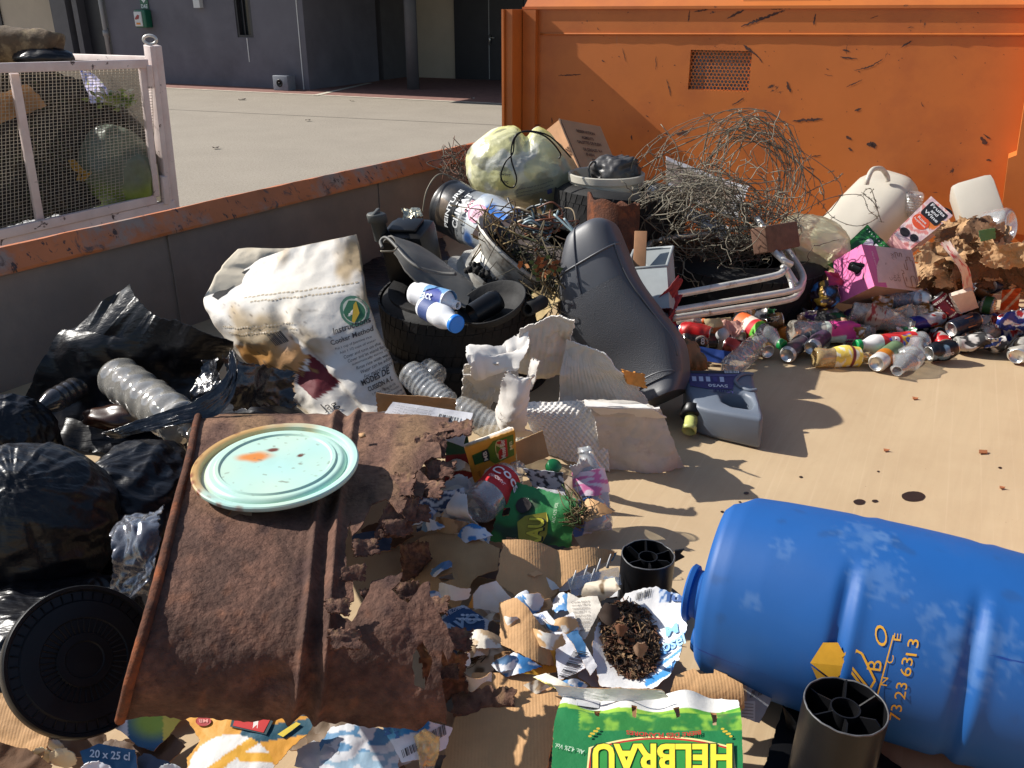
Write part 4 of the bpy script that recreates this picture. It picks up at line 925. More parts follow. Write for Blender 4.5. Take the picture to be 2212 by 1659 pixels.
# ---- steel wheel rim ----
RIMM = amat('rim_paint', c(165, 162, 154), rough=.5, metal=.25, var=.2, vs=12, dirt=c(84, 72, 60), ds=9, dt=(.52, .7), bump=.15)
ra, rb = D(1046, 652, 2.72), D(1122, 585, 2.98)
ra, rb = D(1072, 640, 3.0), D(1142, 548, 2.99)
m = frame(ra, rb, V((-.2, -.3, 1))); L = (rb - ra).length; r0 = .2
wr = thing('wheel_rim', 'bare grey steel wheel rim stuck with black dirt in the heap', 'wheel rim', ra)
mb = MB(); mb.lathe([(r0 * .98, 0), (r0 * 1.06, .0), (r0 * 1.07, .008), (r0 * 1.0, .018), (r0 * .93, .022), (r0 * .93, L * .3), (r0 * .82, L * .42), (r0 * .8, L * .62), (r0 * .92, L * .78), (r0 * .94, L - .02), (r0 * 1.0, L - .018), (r0 * 1.07, L - .008), (r0 * 1.06, L), (r0 * .98, L), (r0 * .9, L - .02), (r0 * .77, L * .62), (r0 * .79, L * .4), (r0 * .9, L * .28), (r0 * .9, .02), (r0 * .98, 0)], 80, m); mesh('barrel', mb, RIMM, wr, ang=35)
mb = MB(); mb.lathe([(r0 * .8, L * .5), (r0 * .6, L * .55), (r0 * .45, L * .48), (.06, L * .5), (.055, L * .58), (.03, L * .58)], 60, m); mesh('disc', mb, RIMM, wr, ang=35)
MUD = amat('clotted_dirt', c(34, 30, 26), rough=.95, var=.6, vs=30, bump=1, bs=60)
def clods(name, path, r, n, seed, label, col=c(34, 30, 26), mt=None, catn='dirt'):
    rnd = random.Random(seed); pts = cat(path, 8); mb = MB()
    for k in range(n):
        p = rnd.choice(pts) + V((rnd.gauss(0, r * .6), rnd.gauss(0, r * .6), rnd.gauss(0, r * .45))); s = rnd.uniform(.2, .6) * r
        b_ = blob(lambda d: p + d * s * (1 + .5 * nz(d.x, d.y, d.z, 1.8, k)), 8, 6); mb.add(b_.v, b_.f, col)
    return mesh(name, mb, mt or MUD, label=label, cat_=catn, kind='stuff')
clods('dirt_clods', [D(1022, 578, 2.8), D(1060, 610, 2.76), D(1100, 640, 2.74), D(1130, 665, 2.74)], .02, 90, 4, 'black dirt clotted along the lower edge of the wheel rim')
clods('dirt_clods', [D(1052, 505, 2.95), D(1090, 535, 2.95), D(1120, 552, 2.98)], .022, 80, 5, 'black dirt clotted along the upper edge of the wheel rim')
# ---- board, broken ----
sheet('wooden_board', [D(1047, 455, 3.2), D(1222, 548, 2.95), D(1208, 600, 2.9), D(1020, 505, 3.1)], c(70, 52, 44), (amat('dark_board', c(66, 48, 42), rough=.6, var=.3, vs=14), amat('board_edge', c(150, 118, 84), rough=.8, var=.3)), n=30, tear=.004, crumple=.001, thick=.018, label='dark brown board with a pale edge lying diagonally against the paint tin', cat_='board')
mb = MB(); rnd = random.Random(7)
def strands(path, n, spread, r, cols, seed, wob=.05, seg=4):
    rnd = random.Random(seed); mb = MB()
    for k in range(n):
        o = V((rnd.gauss(0, spread), rnd.gauss(0, spread), rnd.gauss(0, spread * .6)))
        pts = [W(p) + o * rnd.uniform(.5, 1.3) + V((rnd.gauss(0, wob), rnd.gauss(0, wob), rnd.gauss(0, wob))) for p in path]
        i0 = rnd.randint(0, max(0, len(pts) - 3)); pts = pts[i0:i0 + rnd.randint(3, len(pts))]
        if len(pts) > 1: mb.tube(cat(pts, 6), r * rnd.uniform(.6, 1.3), seg, rnd.choice(cols))
    return mb
mb = strands([D(1120, 462, 3.2), D(1150, 455, 3.15), D(1180, 462, 3.12), D(1205, 470, 3.1), D(1195, 490, 3.08), D(1160, 492, 3.05), D(1130, 480, 3.1)], 26, .025, .004, [c(150, 170, 175), c(90, 105, 110), c(120, 70, 45), c(60, 60, 60), c(170, 150, 120)], 3, .02)
mesh('cable_tangle', mb, PLAST, label='tangle of pale blue and brown cables below the yellow sack', cat_='cables')
mb = strands([D(1040, 470, 2.95), D(1050, 500, 2.9), D(1065, 475, 2.9), D(1090, 480, 2.9), D(1100, 510, 2.9), D(1080, 540, 2.88), D(1060, 530, 2.86)], 22, .03, .0022, [c(120, 95, 60), c(90, 72, 50), c(150, 128, 88)], 9, .03)
mesh('bent_stalks', mb, TWIG, label='thin bent stalks sticking up beside the paint tin and board', cat_='stalks')
mb = strands([D(1100, 522, 2.92), D(1140, 540, 2.88), D(1165, 555, 2.85), D(1180, 590, 2.82), D(1200, 620, 2.78), D(1190, 640, 2.76), D(1180, 580, 2.8)], 64, .03, .002, [c(90, 78, 54), c(62, 56, 40), c(120, 104, 74), c(74, 84, 48), c(48, 42, 34)], 10, .04, 3)
for k in range(40):
    p = D(rnd.gauss(1175, 18), rnd.gauss(578, 14), 2.72); d = V((rnd.gauss(0, 1), rnd.gauss(0, .6), rnd.gauss(0, 1))).normalized() * rnd.uniform(.015, .03); x = d.cross(V((0, 1, .2))).normalized() * .009
    mb.add([p, p + d * .5 + x, p + d, p + d * .5 - x], [(0, 1, 2, 3)], rnd.choice([c(170, 98, 50), c(120, 70, 40), c(90, 110, 60), c(190, 130, 80)]))
mesh('dry_weeds', mb, TWIG, smooth=False, label='clump of dry weeds and brown leaves between the wheel rim and the seat', cat_='dry weeds', kind='stuff')
mb = strands([P(975, 345, .5), P(985, 325, .5), P(995, 340, .48), P(985, 365, .44), P(1000, 385, .42), P(980, 375, .42)], 26, .03, .0022, [c(110, 70, 50), c(80, 70, 55), c(60, 52, 44)], 21, .04)
mesh('snagged_twine', mb, TWIG, label='brown wires and roots snagged on the wall rail beside the yellow sack', cat_='twine')
# milk bottles and bowl in the tyre
def milk(a, t):
    if .3 < t < .62 and abs(a) < .42:
        k = ((a + .02) / .13) ** 2 + ((t - .47) / .13) ** 2
        return c(40, 62, 150) if k < 1 else (c(110, 160, 205) if nz(a * 9, t * 8) > -.2 else c(225, 228, 235))
    return c(226, 227, 230)
bottle('white milk bottle with blue label lying on its side in the tyre', D(893, 632, 2.62), D(990, 660, 2.5), .038, mat=PLAST, bodycol=(.78, .78, .8), lab=(.34, .8), labcol=lambda a, s: milk(a, .3 + s * .32), seed=2, group='milk bottles in the tyre', deco=lambda mb, F: text(mb, F, 'lact', (.03, .36), (.0, .24), (-.1, 0), c(235, 240, 245), off=.003))
bottle('white milk bottle whose blue cap points at the camera', D(915, 662, 2.56), D(985, 700, 2.42), .036, mat=PLAST, bodycol=(.8, .8, .81), cap=c(20, 120, 215), lab=(.12, .4), labcol=c(56, 76, 130), neck=.62, capr=.027, shoulder=.6, group='milk bottles in the tyre')
mb = MB(); cq = D(1068, 668, 2.56); m = frame(cq, cq + V((-.30, -.25, .92)).normalized() * .1); mb.lathe([(0, -.012), (.06, -.01), (.09, .004), (.106, .03), (.11, .031), (.11, .026), (.095, .0), (.064, -.016), (0, -.018)], 60, m)
mesh('plastic_bowl', mb, RUBBER, label='shallow black plastic bowl tipped inside the tyre', cat_='bowl')
bp = D(1020, 680, 2.5); mb = MB(); m = frame(bp, bp + V((.5, .35, .2)).normalized() * .1); mb.lathe([(.034, 0), (.036, .08), (.032, .1), (0, .1)], 30, m); mb.lathe([(.034, 0), (.03, .004), (.029, .06), (0, .06)], 30, m); mesh('plastic_cup', mb, BLACKP, label='small glossy black plastic cup next to the white milk bottles', cat_='cup')
mb = MB(); m = frame(D(1140, 668, 2.5), D(1175, 650, 2.6)); mb.lathe([(.014, 0), (.022, 0), (.022, .1), (.014, .1), (.014, 0)], 20, m); mesh('hose_piece', mb, RUBBER, label='short black hose stub at the right edge of the tyre', cat_='hose')
sheet('leaflet', [P(1150, 640, .33), P(1225, 600, .36), P(1232, 640, .33), P(1160, 690, .3)], c(196, 170, 120), (PAPER, PAPER), n=14, tear=.03, crumple=.02, seed=6, label='folded tan leaflet between the tyre and the black seat', cat_='paper')
# ---- moped seat ----
VINYL = amat('black_vinyl', c(76, 77, 82), rough=.42, var=.15, vs=12, dirt=c(100, 98, 96), ds=5, dt=(.65, .95), bump=.03, bs=180)
PERF = amat('perforated_vinyl', c(70, 71, 75), rough=.5, var=.1, vs=12, bump=0)
nt = PERF.node_tree; t = tex(nt, 330, kind='Voronoi'); bp_ = N(nt, 'Bump'); bp_.inputs['Strength'].default_value = .3; bp_.inputs['Distance'].default_value = .003; nt.links.new(t.outputs[0], bp_.inputs['Height']); nt.links.new(bp_.outputs[0], nt.nodes['Principled BSDF'].inputs['Normal'])
st = thing('moped_seat', 'long black vinyl moped seat standing on end in the middle of the heap', 'seat', P(1430, 860, .05))
cpx = [(1272, 486, 20), (1274, 505, 46), (1279, 560, 64), (1294, 640, 80), (1334, 712, 88), (1388, 770, 80), (1420, 822, 60), (1434, 860, 40)]
cen = []; 
for i, (x, y, hw) in enumerate(cpx):
    t = i / 7; q = D(x, y, 2.86 - .36 * t); cen.append((q, hw * .98 * (q - CAM).length / 1890))
sd = (cen[-1][0] - cen[0][0]).normalized(); sx = V((.74, -.42, .12)); sx = (sx - sd * sx.dot(sd)).normalized(); sn = sd.cross(sx); sn = sn if sn.x < 0 else -sn
cp_ = cat([q for q, _ in cen], 6); hw_ = [v.x for v in cat([V((h, 0, 0)) for _, h in cen], 6)]
def SF(u, v, off=0):
    f_ = max(0, min(.9999, v)) * (len(cp_) - 1); i = int(f_); f_ -= i; h = (hw_[i] * (1 - f_) + hw_[i + 1] * f_) / .86; cq_ = cp_[i].lerp(cp_[i + 1], f_); th = u * 2 * math.pi
    ca, sa = math.cos(th), math.sin(th); ex = .62
    x = math.copysign(abs(ca) ** ex, ca) * h; z = math.copysign(abs(sa) ** (.8 if sa > 0 else .5), sa)
    dep = .085 * min(1, h / .07)
    return cq_ + sx * x * (1 + off) + sn * (z * dep * (.9 if sa > 0 else 1.1) + off)
nvv = len(cp_) - 1
mb = MB(); mb.grid(lambda u, v: SF(u, v), 64, nvv, wrap=True); mb.add([SF(k / 64, 1) for k in range(64)], [tuple(range(64))]); mesh('cushion', mb, VINYL, st, ang=60)
mb = MB(); mb.grid(lambda u, v: SF(.12 + .24 * u - .04 * v * (1 - u) * 2, .42 + .46 * v, .005), 20, 24); mesh('perforated_panel', mb, PERF, st)
mb = MB()
for pts in ([SF(.27 - .01 * i / 20, i / 46 + .02, .002) for i in range(20)], [SF(.0 + .5 * i / 24, .29 + .02 * math.sin(i / 24 * math.pi), .002) for i in range(25)], [SF(.08 + .0 * i, .3 + .5 * i / 20, .003) for i in range(21)], [SF(.12 + .3 * i / 20, .87 - .03 * math.sin(i / 20 * math.pi), .003) for i in range(21)]):
    mb.tube(pts, .0032, 6)
mesh('piping', mb, VINYL, st)
fo = SF(.17, .9, .002)
o, _ = sheet('exposed_foam', [D(1348, 800, 2.30), D(1392, 808, 2.33), D(1398, 838, 2.31), D(1358, 832, 2.3)], c(206, 140, 66), (amat('yellow_foam', c(206, 140, 66), rough=.95, var=.3, vs=60, bump=.6, bs=90),) * 2, n=16, tear=.07, crumple=.008, thick=.01, seed=4, parent=st)
# grey box and red cloth behind the seat
gx = thing('plastic_tub', 'light grey plastic tub wedged behind the black seat', 'tub', D(1400, 690, 2.95))
mb = MB(); GREYB = amat('light_grey_plastic', c(150, 155, 156), rough=.5, var=.1, dirt=c(110, 105, 98), ds=6, dt=(.6, .85))
q = [D(1352, 582, 2.95), D(1440, 575, 2.92), D(1448, 690, 2.72), D(1370, 705, 2.76)]
q2 = [q[0] + V((.05, .18, .02)), q[1] + V((.05, .18, .02)), q[2] + V((.05, .18, .02)), q[3] + V((.05, .18, .02))]
mb.add(q + q2, [(0, 1, 2, 3), (1, 5, 6, 2), (4, 7, 6, 5), (0, 3, 7, 4), (3, 2, 6, 7)]); mesh('tub_wall', mb, GREYB, gx, False)
mb = MB(); mb.tube([q[0], q[1], q2[1], q2[0]], .007, 6, closed=True); mesh('rim', mb, GREYB, gx)
REDC = amat('red_cloth', c(150, 34, 44), rough=.7, var=.3, vs=20, bump=.3, trans=.15)
sheet('red_plastic_bag', [D(1436, 612, 2.86), D(1472, 640, 2.9), D(1462, 705, 2.72), D(1424, 722, 2.62)], c(150, 34, 44), (REDC, REDC), n=24, tear=.03, crumple=.05, cs=14, seed=8, label='crumpled dark red plastic hanging beside the grey tub', cat_='plastic bag')
# ---- torn rusty pipe, wood, brick ----
mb = MB(); ra, rb = P(1322, 545, .3), P(1325, 470, .42); ra = D(1322, 560, 3.35); rb = D(1325, 458, 3.45); m = frame(ra, rb)
def tornd(p, a, t): return V((p.x, p.y, p.z * (1 - .28 * t * (.5 + .5 * math.sin(a * 9 + 1) + .4 * nz(a * 12, 3)))))
mb.lathe([(.1, 0), (.105, .26), (.095, .26), (.09, 0)], 60, m, None, tornd, dz=.012); mesh('rusty_pipe', mb, RUST, label='rusty steel pipe end with a jagged torn rim beside the tyres', cat_='pipe')
mb = MB(); wq_ = D(1380, 600, 3.0); mb.box(frame(wq_, D(1384, 512, 3.1)), .012, .045, .18, bev=.002); mesh('wood_offcut', mb, amat('pale_wood', c(170, 122, 84), rough=.8, var=.3, vs=20), label='short pale wood offcut upright in front of the wire', cat_='wood')
mb = MB(); mb.box(frame(D(1640, 520, 3.25), D(1725, 505, 3.4)), .07, .1, .2, bev=.006); mesh('brown_block', mb, amat('brown_block', c(112, 80, 62), rough=.9, var=.4, bump=.5), label='brown stone block under the wire beside the right tyre', cat_='block')
# ---- white boxes behind the wire ----
sheet('white_carton', [(0, D(1438, 338, 4.1), D(1440, 400, 3.9)), (.4, D(1520, 372, 4.1), D(1505, 440, 3.85)), (1, D(1618, 402, 4.1), D(1592, 475, 3.8))], lambda u, v: c(176, 158, 140) if .14 < u < .88 and v < .86 else c(226, 224, 222), (PAPER, PAPER), n=20, tear=.012, crumple=.006, seed=3, label='open white carton with beige inside behind the barbed wire', cat_='carton')
sheet('white_board', [D(1400, 396, 3.95), D(1575, 492, 3.7), D(1562, 520, 3.65), D(1395, 416, 3.9)], c(222, 220, 220), (PAPER, PAPER), n=16, tear=.02, crumple=.006, seed=5, label='long white board strip under the barbed wire', cat_='board')
# ---- barbed wire ----
bw = thing('barbed_wire', 'big tangled coil of rusty barbed wire piled against the end panel', 'barbed wire', P(1560, 560, .4))
def wireloop(mb, cpx_, cpy, y, rx, ry, seed, turns=1, nzamp=.03, tilt=0, r=.0019, a0=0, barb=.5):
    rnd = random.Random(seed); o = D(cpx_, cpy, y); pts = []; n = int(40 * turns)
    ph = rnd.uniform(0, 6.28) if a0 is None else a0
    for i in range(n + 1):
        a = ph + i / 40 * 2 * math.pi; k = 1 + .2 * nz(i * .11, seed, 0, 1, seed)
        p = o + V((rx * k * math.cos(a), .5 * ry * math.sin(a) * tilt, ry * k * math.sin(a)))
        p += V((nz(i * .16, 1, seed, 1), nz(i * .16, 5, seed, 1) * 1.4, nz(i * .16, 9, seed, 1))) * nzamp + V((nz(i * .7, 1, seed, 1), nz(i * .7, 5, seed, 1), nz(i * .7, 9, seed, 1))) * .008
        pts.append(p)
    mb.tube(pts, rnd.uniform(.0013, .0027), 4)
    for i in range(2, n, 3):
        if rnd.random() < barb:
            p = pts[i]
            for s in range(2):
                d = V((rnd.gauss(0, 1), rnd.gauss(0, 1), rnd.gauss(0, 1))).normalized() * .014; mb.tube([p - d, p + d], .0014, 3)
mb = MB(); rnd = random.Random(77)
for k in range(34): wireloop(mb, rnd.gauss(1612, 12), rnd.gauss(392, 10), rnd.gauss(3.85, .06), rnd.gauss(.175, .028), rnd.gauss(.225, .025), 100 + k, rnd.uniform(.5, 1.2), .07, .5, a0=None)
mesh('upright_coil', mb, WIRE, bw)
mb = MB()
for k in range(60): wireloop(mb, rnd.gauss(1510, 35), rnd.gauss(490, 25), rnd.gauss(3.65, .1), rnd.gauss(.24, .06), rnd.gauss(.15, .04), 200 + k, rnd.uniform(.5, 1.3), .10, -.8, a0=None)
for k in range(130):
    o = D(rnd.gauss(1545, 70), rnd.gauss(470, 62), rnd.gauss(3.6, .1)); pts = [o]; d = V((rnd.gauss(0, 1), rnd.gauss(0, .7), rnd.gauss(0, .7))).normalized()
    for i in range(14):
        d = (d + V((rnd.gauss(0, .5), rnd.gauss(0, .4), rnd.gauss(0, .5)))).normalized(); pts.append(pts[-1] + d * .022)
    mb.tube(pts, .0019, 4)
mesh('tangle', mb, WIRE, bw, kind='stuff')
mb = MB()
for k in range(7): wireloop(mb, rnd.gauss(1555, 25), rnd.gauss(425, 18), rnd.gauss(3.85, .06), rnd.gauss(.36, .05), rnd.gauss(.33, .04), 300 + k, rnd.uniform(.45, .8), .08, .3, a0=rnd.uniform(-.4, 1.6))
for path in ([(1670, 300), (1700, 380), (1760, 430), (1800, 470), (1850, 487), (1885, 470), (1890, 440), (1868, 415), (1875, 405), (1890, 430), (1895, 462), (1900, 480)], [(1640, 520), (1700, 470), (1740, 420), (1800, 385), (1818, 372)], [(1650, 470), (1720, 455), (1790, 425), (1855, 420), (1880, 448), (1896, 470)], [(1460, 330), (1440, 380), (1380, 450), (1350, 520), (1365, 580), (1400, 600)], [(1420, 380), (1370, 470), (1345, 560), (1380, 590), (1450, 610)], [(1630, 545), (1700, 520), (1740, 490), (1690, 480)], [(1500, 560), (1560, 590), (1620, 600), (1570, 570)], [(1480, 290), (1520, 250), (1545, 265), (1600, 240), (1680, 290), (1710, 370)]):
    pts = cat([D(x + rnd.gauss(0, 3), y + rnd.gauss(0, 3), 3.82 - .12 * (y > 480) + .05 * nz(x, y, 0, .03)) for x, y in path], 6); mb.tube(pts, .0019, 4)
    for p in pts[2::4]:
        for s in range(2):
            d = V((rnd.gauss(0, 1), rnd.gauss(0, 1), rnd.gauss(0, 1))).normalized() * .013; mb.tube([p - d, p + d], .0014, 3)
mesh('loose_strand', mb, WIRE, bw, kind='stuff')
# ---- bent chair tubes ----
ch = thing('chair_frame', 'bent metal chair frame of pale tubes leaning across the right tyre', 'chair frame', P(1600, 640, .4))
def tb(name, pts, r=.0125):
    mb = MB(); mb.tube(cat([P(*p) for p in pts], 8), r, 14); mesh(name, mb, CHROME, ch)
tb('tube', [(1440, 640, .26), (1540, 622, .27), (1660, 599, .28), (1690, 588, .29), (1696, 570, .31), (1680, 540, .34), (1655, 500, .39), (1635, 472, .42)])
tb('tube', [(1450, 672, .21), (1580, 650, .215), (1710, 628, .22), (1732, 612, .23), (1733, 590, .25), (1712, 555, .28), (1690, 525, .31), (1680, 508, .33)])
tb('tube', [(1450, 688, .17), (1580, 668, .17), (1700, 648, .175), (1726, 632, .185), (1735, 610, .2)])
tb('tube', [(1640, 500, .38), (1660, 530, .36), (1690, 560, .33), (1710, 572, .31)])
tb('tube', [(1402, 580, .25), (1398, 545, .28), (1408, 520, .3), (1440, 515, .31), (1560, 500, .32), (1640, 488, .33), (1665, 500, .33), (1690, 560, .3), (1712, 600, .25), (1728, 622, .21)], .011)
tb('brace', [(1690, 575, .31), (1705, 600, .26), (1712, 625, .225)], .009)
# ---- right back: yellow bag, jugs ----
yb2 = blob(lambda d: D(1752, 525, 3.72) + V((d.x * .155 + d.z * -.03, d.y * .14, d.z * .115)) * (1 + .16 * wrinkle(d, 2.2, 6)), 70, 50)
mesh('yellow_bag', yb2, YELB, label='limp pale yellow plastic bag between the right tyre and the white jug', cat_='plastic bag')
ja, jb = D(1803, 560, 3.95), D(1948, 398, 4.16); m = frame(ja, jb, V((-.5, -.5, .6))); L = (jb - ja).length; jr = .165
jg = thing('white_jug', 'large grubby white plastic jug with top handle leaning on the end panel', 'jug', ja)
def sq(p, a, t):
    th = a * 2 * math.pi; k = (abs(math.cos(th)) ** 3.2 + abs(math.sin(th)) ** 3.2) ** (-1 / 3.2); return V((p.x * k * .92, p.y * k * .92, p.z))
mb = MB(); mb.lathe([(0, 0), (jr * .7, 0), (jr * .93, .02), (jr, .06), (jr, L * .55), (jr * .97, L * .75), (jr * .78, L * .92), (jr * .45, L), (.03, L * 1.0), (.03, L * 1.01), (0, L * 1.01)], 56, m, None, sq, dz=.02); mesh('jug_body', mb, WHITEP, jg, ang=60)
mb = MB(); mb.tube(cat([D(1872, 398, 3.93), D(1874, 388, 3.93), D(1882, 370, 3.95), D(1892, 364, 3.97), D(1906, 366, 3.99), D(1916, 380, 4.0), D(1918, 392, 4.0)], 6), .011, 10); mesh('handle', mb, WHITEP, jg)
wa, wb = D(2128, 500, 3.75), D(2094, 398, 3.9); m = frame(wa, wb, V((-.3, -1, .2)))
wj = thing('white_canister', 'small white plastic canister standing upside down near the right post', 'canister', wa)
mb = MB(); mb.box(m, .15, .175, (wb - wa).length, bev=.035); mesh('canister_body', mb, WHITEP, wj, ang=50)
mb = MB(); mb.lathe([(.03, -.03), (.03, 0), (.02, 0)], 20, m); mesh('spout', mb, WHITEP, wj)
bottle('clear bottle whose base points out beside the right post', D(2186, 484, 3.42), D(2110, 494, 3.52), .066, ribs=0, crush=.008, seed=7, cap=c(40, 90, 190), neck=.3)
bottle('clear ribbed bottle end between the white jug and the fruit wine box', D(1978, 415, 3.95), D(1966, 470, 3.95), .04, ribs=5, seed=9)
# ---- fruit wine box ----
fw = thing('wine_box', 'tall pink and white fruit wine box with black label and handle', 'box', D(1985, 505, 3.75))
q = [D(2011, 424, 3.78), D(2058, 466, 3.70), D(1966, 540, 3.55), D(1929, 504, 3.62)]
Fw = lambda u, v, off=0: q[0].lerp(q[1], u).lerp(q[3].lerp(q[2], u), v) + fwn * off
fwn = (q[1] - q[0]).cross(q[3] - q[0]).normalized(); fwn = fwn if fwn.dot(CAM - q[0]) > 0 else -fwn
mb = MB(); mb.quadbox(q, .09, c(226, 190, 180)); mesh('box_body', mb, PAPER, fw, False)
def pch(u, v):
    k = nz(u * 5, v * 7, 0, 1, 2)
    if (u - .75) ** 2 + ((v - .35) * 1.7) ** 2 < .06: return c(236, 130, 60)
    return c(238, 150, 140) if k > .2 else (c(250, 225, 215) if k > -.15 else c(228, 190, 190))
mb = MB(); mb.grid(lambda u, v: Fw(u, v, .0012), 24, 40, pch); mesh('printed_face', mb, PAPER, fw)
mb = MB()
patch(mb, Fw, [(.18, .06), (.88, .06), (.92, .1), (.92, .34), (.86, .38), (.2, .38), (.14, .34), (.14, .1)], (.015, .015, .018), .002)
for i, (s, x0, ww) in enumerate((('Fruits', .22, .62), ('and', .38, .3), ('Wine', .22, .62))): text(mb, Fw, s, (x0, .15 + .085 * i), (ww, 0), (0, -.065), c(240, 238, 234), off=.003)
patch(mb, Fw, [(.42 + .34 * math.cos(i * .314), .5 + .14 * math.sin(i * .314)) for i in range(20)], c(236, 92, 52), .002)
text(mb, Fw, 'Rose', (.22, .48), (.4, 0), (0, -.05), c(250, 225, 215), off=.003); text(mb, Fw, 'Pamplemousse', (.14, .55), (.56, 0), (0, -.05), c(250, 225, 215), off=.003)
patch(mb, Fw, [(.72 + .17 * math.cos(i * .314), .80 + .07 * math.sin(i * .314)) for i in range(20)], (.02, .02, .022), .0025)
patch(mb, Fw, [(.3 + .22 * math.cos(i * .314), .84 + .08 * math.sin(i * .314)) for i in range(20)], (.02, .015, .018), .0025); mesh('print', mb, INK, fw, False)
mb = MB(); mb.tube(cat([Fw(.55, .02, -.03), Fw(.6, -.1, -.03), Fw(.85, -.12, -.03), Fw(.95, .02, -.03)], 6), .007, 8); mesh('handle', mb, BLACKP, fw)
# ---- green box ----
def heine(u, v):
    if (u - .12) ** 2 + (v - .75) ** 2 < .03: return c(200, 40, 40)
    return mixc(c(20, 84, 44), c(44, 140, 60), sm(-.1, .4, nz(u * 8, v * 3))) if v < .62 else mixc(c(90, 150, 50), c(30, 100, 50), sm(-.1, .2, nz(u * 12, v * 9)))
o, S = sheet('beer_carton', [D(1874, 484, 3.72), D(1930, 542, 3.6), D(1850, 612, 3.5), D(1783, 570, 3.6)], heine, (PAPER, KRAFT), n=34, tear=.006, crumple=.004, seed=4, label='dark green beer carton lettered He behind the pink wine box', cat_='carton')
mb = MB(); text(mb, S, 'He', (.86, .14), (-.56, 0), (0, .34), c(240, 240, 236), bold=.05)
for i in range(9): patch(mb, S, [(.1 + .09 * i + .012 * math.cos(k), .07 + .016 * math.sin(k)) for k in range(6)], c(225, 230, 220))
mesh('print', mb, INK, o)
# ---- pink bag-in-box ----
pk = thing('wine_box', 'pink and white bag-in-box wine carton with torn tap hole and castle drawing', 'box', D(1890, 630, 3.4))
PB = [D(1799, 564, 3.5), D(1861, 528, 3.36), D(1889, 618, 3.2), D(1813, 655, 3.32), D(1970, 540, 3.52), D(1990, 630, 3.36)]
o, FL, FR = hexbox('box_body', *PB, PAPER, [c(222, 110, 164), c(230, 200, 192), c(222, 120, 170), c(190, 160, 140), c(230, 200, 192)], pk)
mb = MB(); mb.grid(lambda u, v: FR(u * .26, v, .0012), 4, 12, c(220, 106, 160)); mesh('pink_band', mb, PAPER, pk)
mb = MB(); patch(mb, FL, [(.16, .42), (.22, .36), (.32, .36), (.36, .42), (.4, .8), (.36, .88), (.28, .88), (.22, .82)], (.012, .01, .01)); patch(mb, FL, [(.6, .28), (.72, .22), (.78, .36), (.9, .4), (.84, .62), (.8, .78), (.66, .62), (.54, .6)], (.015, .012, .012))  # black patches painted for the shade inside the torn tap holes
text(mb, FL, 'Pressez ici pour ouvrir', (.42, .88), (.08, -.62), (-.05, 0), c(245, 200, 220), bold=0); mesh('tap_print_and_hole_shade', mb, INK, pk, False); mb = MB(); text(mb, FR, 'Degustation du vin rose de qualite', (.13, .85), (0, -.7), (.05, 0), c(246, 205, 222), bold=0, sub=0)
for i, s in enumerate(('CUVEE', 'DES', 'CHARTREUX')): text(mb, FR, s, (.36 + .085 * i, .82), (-.005, (-.42, -.24, -.68)[i]), (.06, 0), c(150, 112, 98), bold=0)
ln = c(160, 104, 66); cs_ = [(.94, .95), (.68, .93), (.66, .62), (.7, .62), (.7, .55), (.62, .53), (.61, .12), (.66, .12), (.66, .2), (.7, .2), (.7, .12), (.74, .12), (.75, .5), (.8, .52), (.8, .28), (.84, .28), (.84, .2), (.9, .2), (.9, .28), (.95, .28), (.96, .95)]
line(mb, FR, cs_, .012, ln); line(mb, FR, [(.82, .92), (.82, .72), (.85, .66), (.9, .66), (.92, .72), (.92, .92)], .012, ln); line(mb, FR, [(.72, .7), (.72, .8)], .014, ln); line(mb, FR, [(.69, .3), (.69, .4)], .014, ln); line(mb, FR, [(.68, .93), (.95, .93)], .012, ln)
mesh('print', mb, INK, pk, False)
mb = MB(); o_ = FL(.72, .46, .004); mb.lathe([(0, .03), (.018, .03), (.02, 0), (.026, 0), (.026, -.01)], 20, frame(o_, o_ + (o_ - FL(.72, .46, -.05)))); mb.box(frame(o_ , o_ + V((-.1, -.3, .35)).normalized()), .012, .05, .03, bev=.003); mesh('tap', mb, BLACKP, pk)
# ================= CANS AND BOTTLES ON THE RIGHT =================
def two(c1, c2, s=.5, k=0):
    return lambda a, t: c1 if t + k * a < s else c2
def marb(c1, c2, sc=6, seed=1, th=.0):
    return lambda a, t: c1 if nz(a * sc, t * sc * .8, 0, 1, seed) > th else c2
PKR = c(226, 120, 175)
# front row
can('grey drink can with its silver base turned to the camera, beside the yellow juice bottle', (1700, 768, .034), (1733, 738, .04), .031, col=lambda a, t: c(82, 78, 84) if .1 < t < .9 else SILV, crush=.005, seed=2)
can('purple grey can just right of the grey can, base showing', (1752, 752, .05), (1782, 722, .05), .03, col=lambda a, t: c(84, 66, 92) if t > .12 else SILV, crush=.005, seed=3)
bottle('squashed yellow juice bottle with torn label lying at the front edge', (1758, 772, .036), (1880, 772, .03), .037, mat=AMBER, bodycol=(.8, .7, .3), lab=(.34, .78), labcol=lambda a, s: (c(112, 36, 44) if .62 < s < .74 else (c(232, 205, 90) if nz(a * 9, s * 6) > -.1 else c(226, 226, 205))), crush=.012, seed=5, neck=.45)
can('white can with orange band, silver base facing the camera at the front edge', (1893, 786, .035), (1938, 752, .04), .033, col=lambda a, t: c(222, 220, 214) if t < .22 else (c(226, 140, 40) if t < .45 else c(120, 150, 110)), crush=.004, seed=6)
bottle('crumpled clear water bottle with open mouth pointing at the camera', (1990, 735, .05), (1938, 802, .03), .042, crush=.035, seed=7, neck=.45, ribs=4)
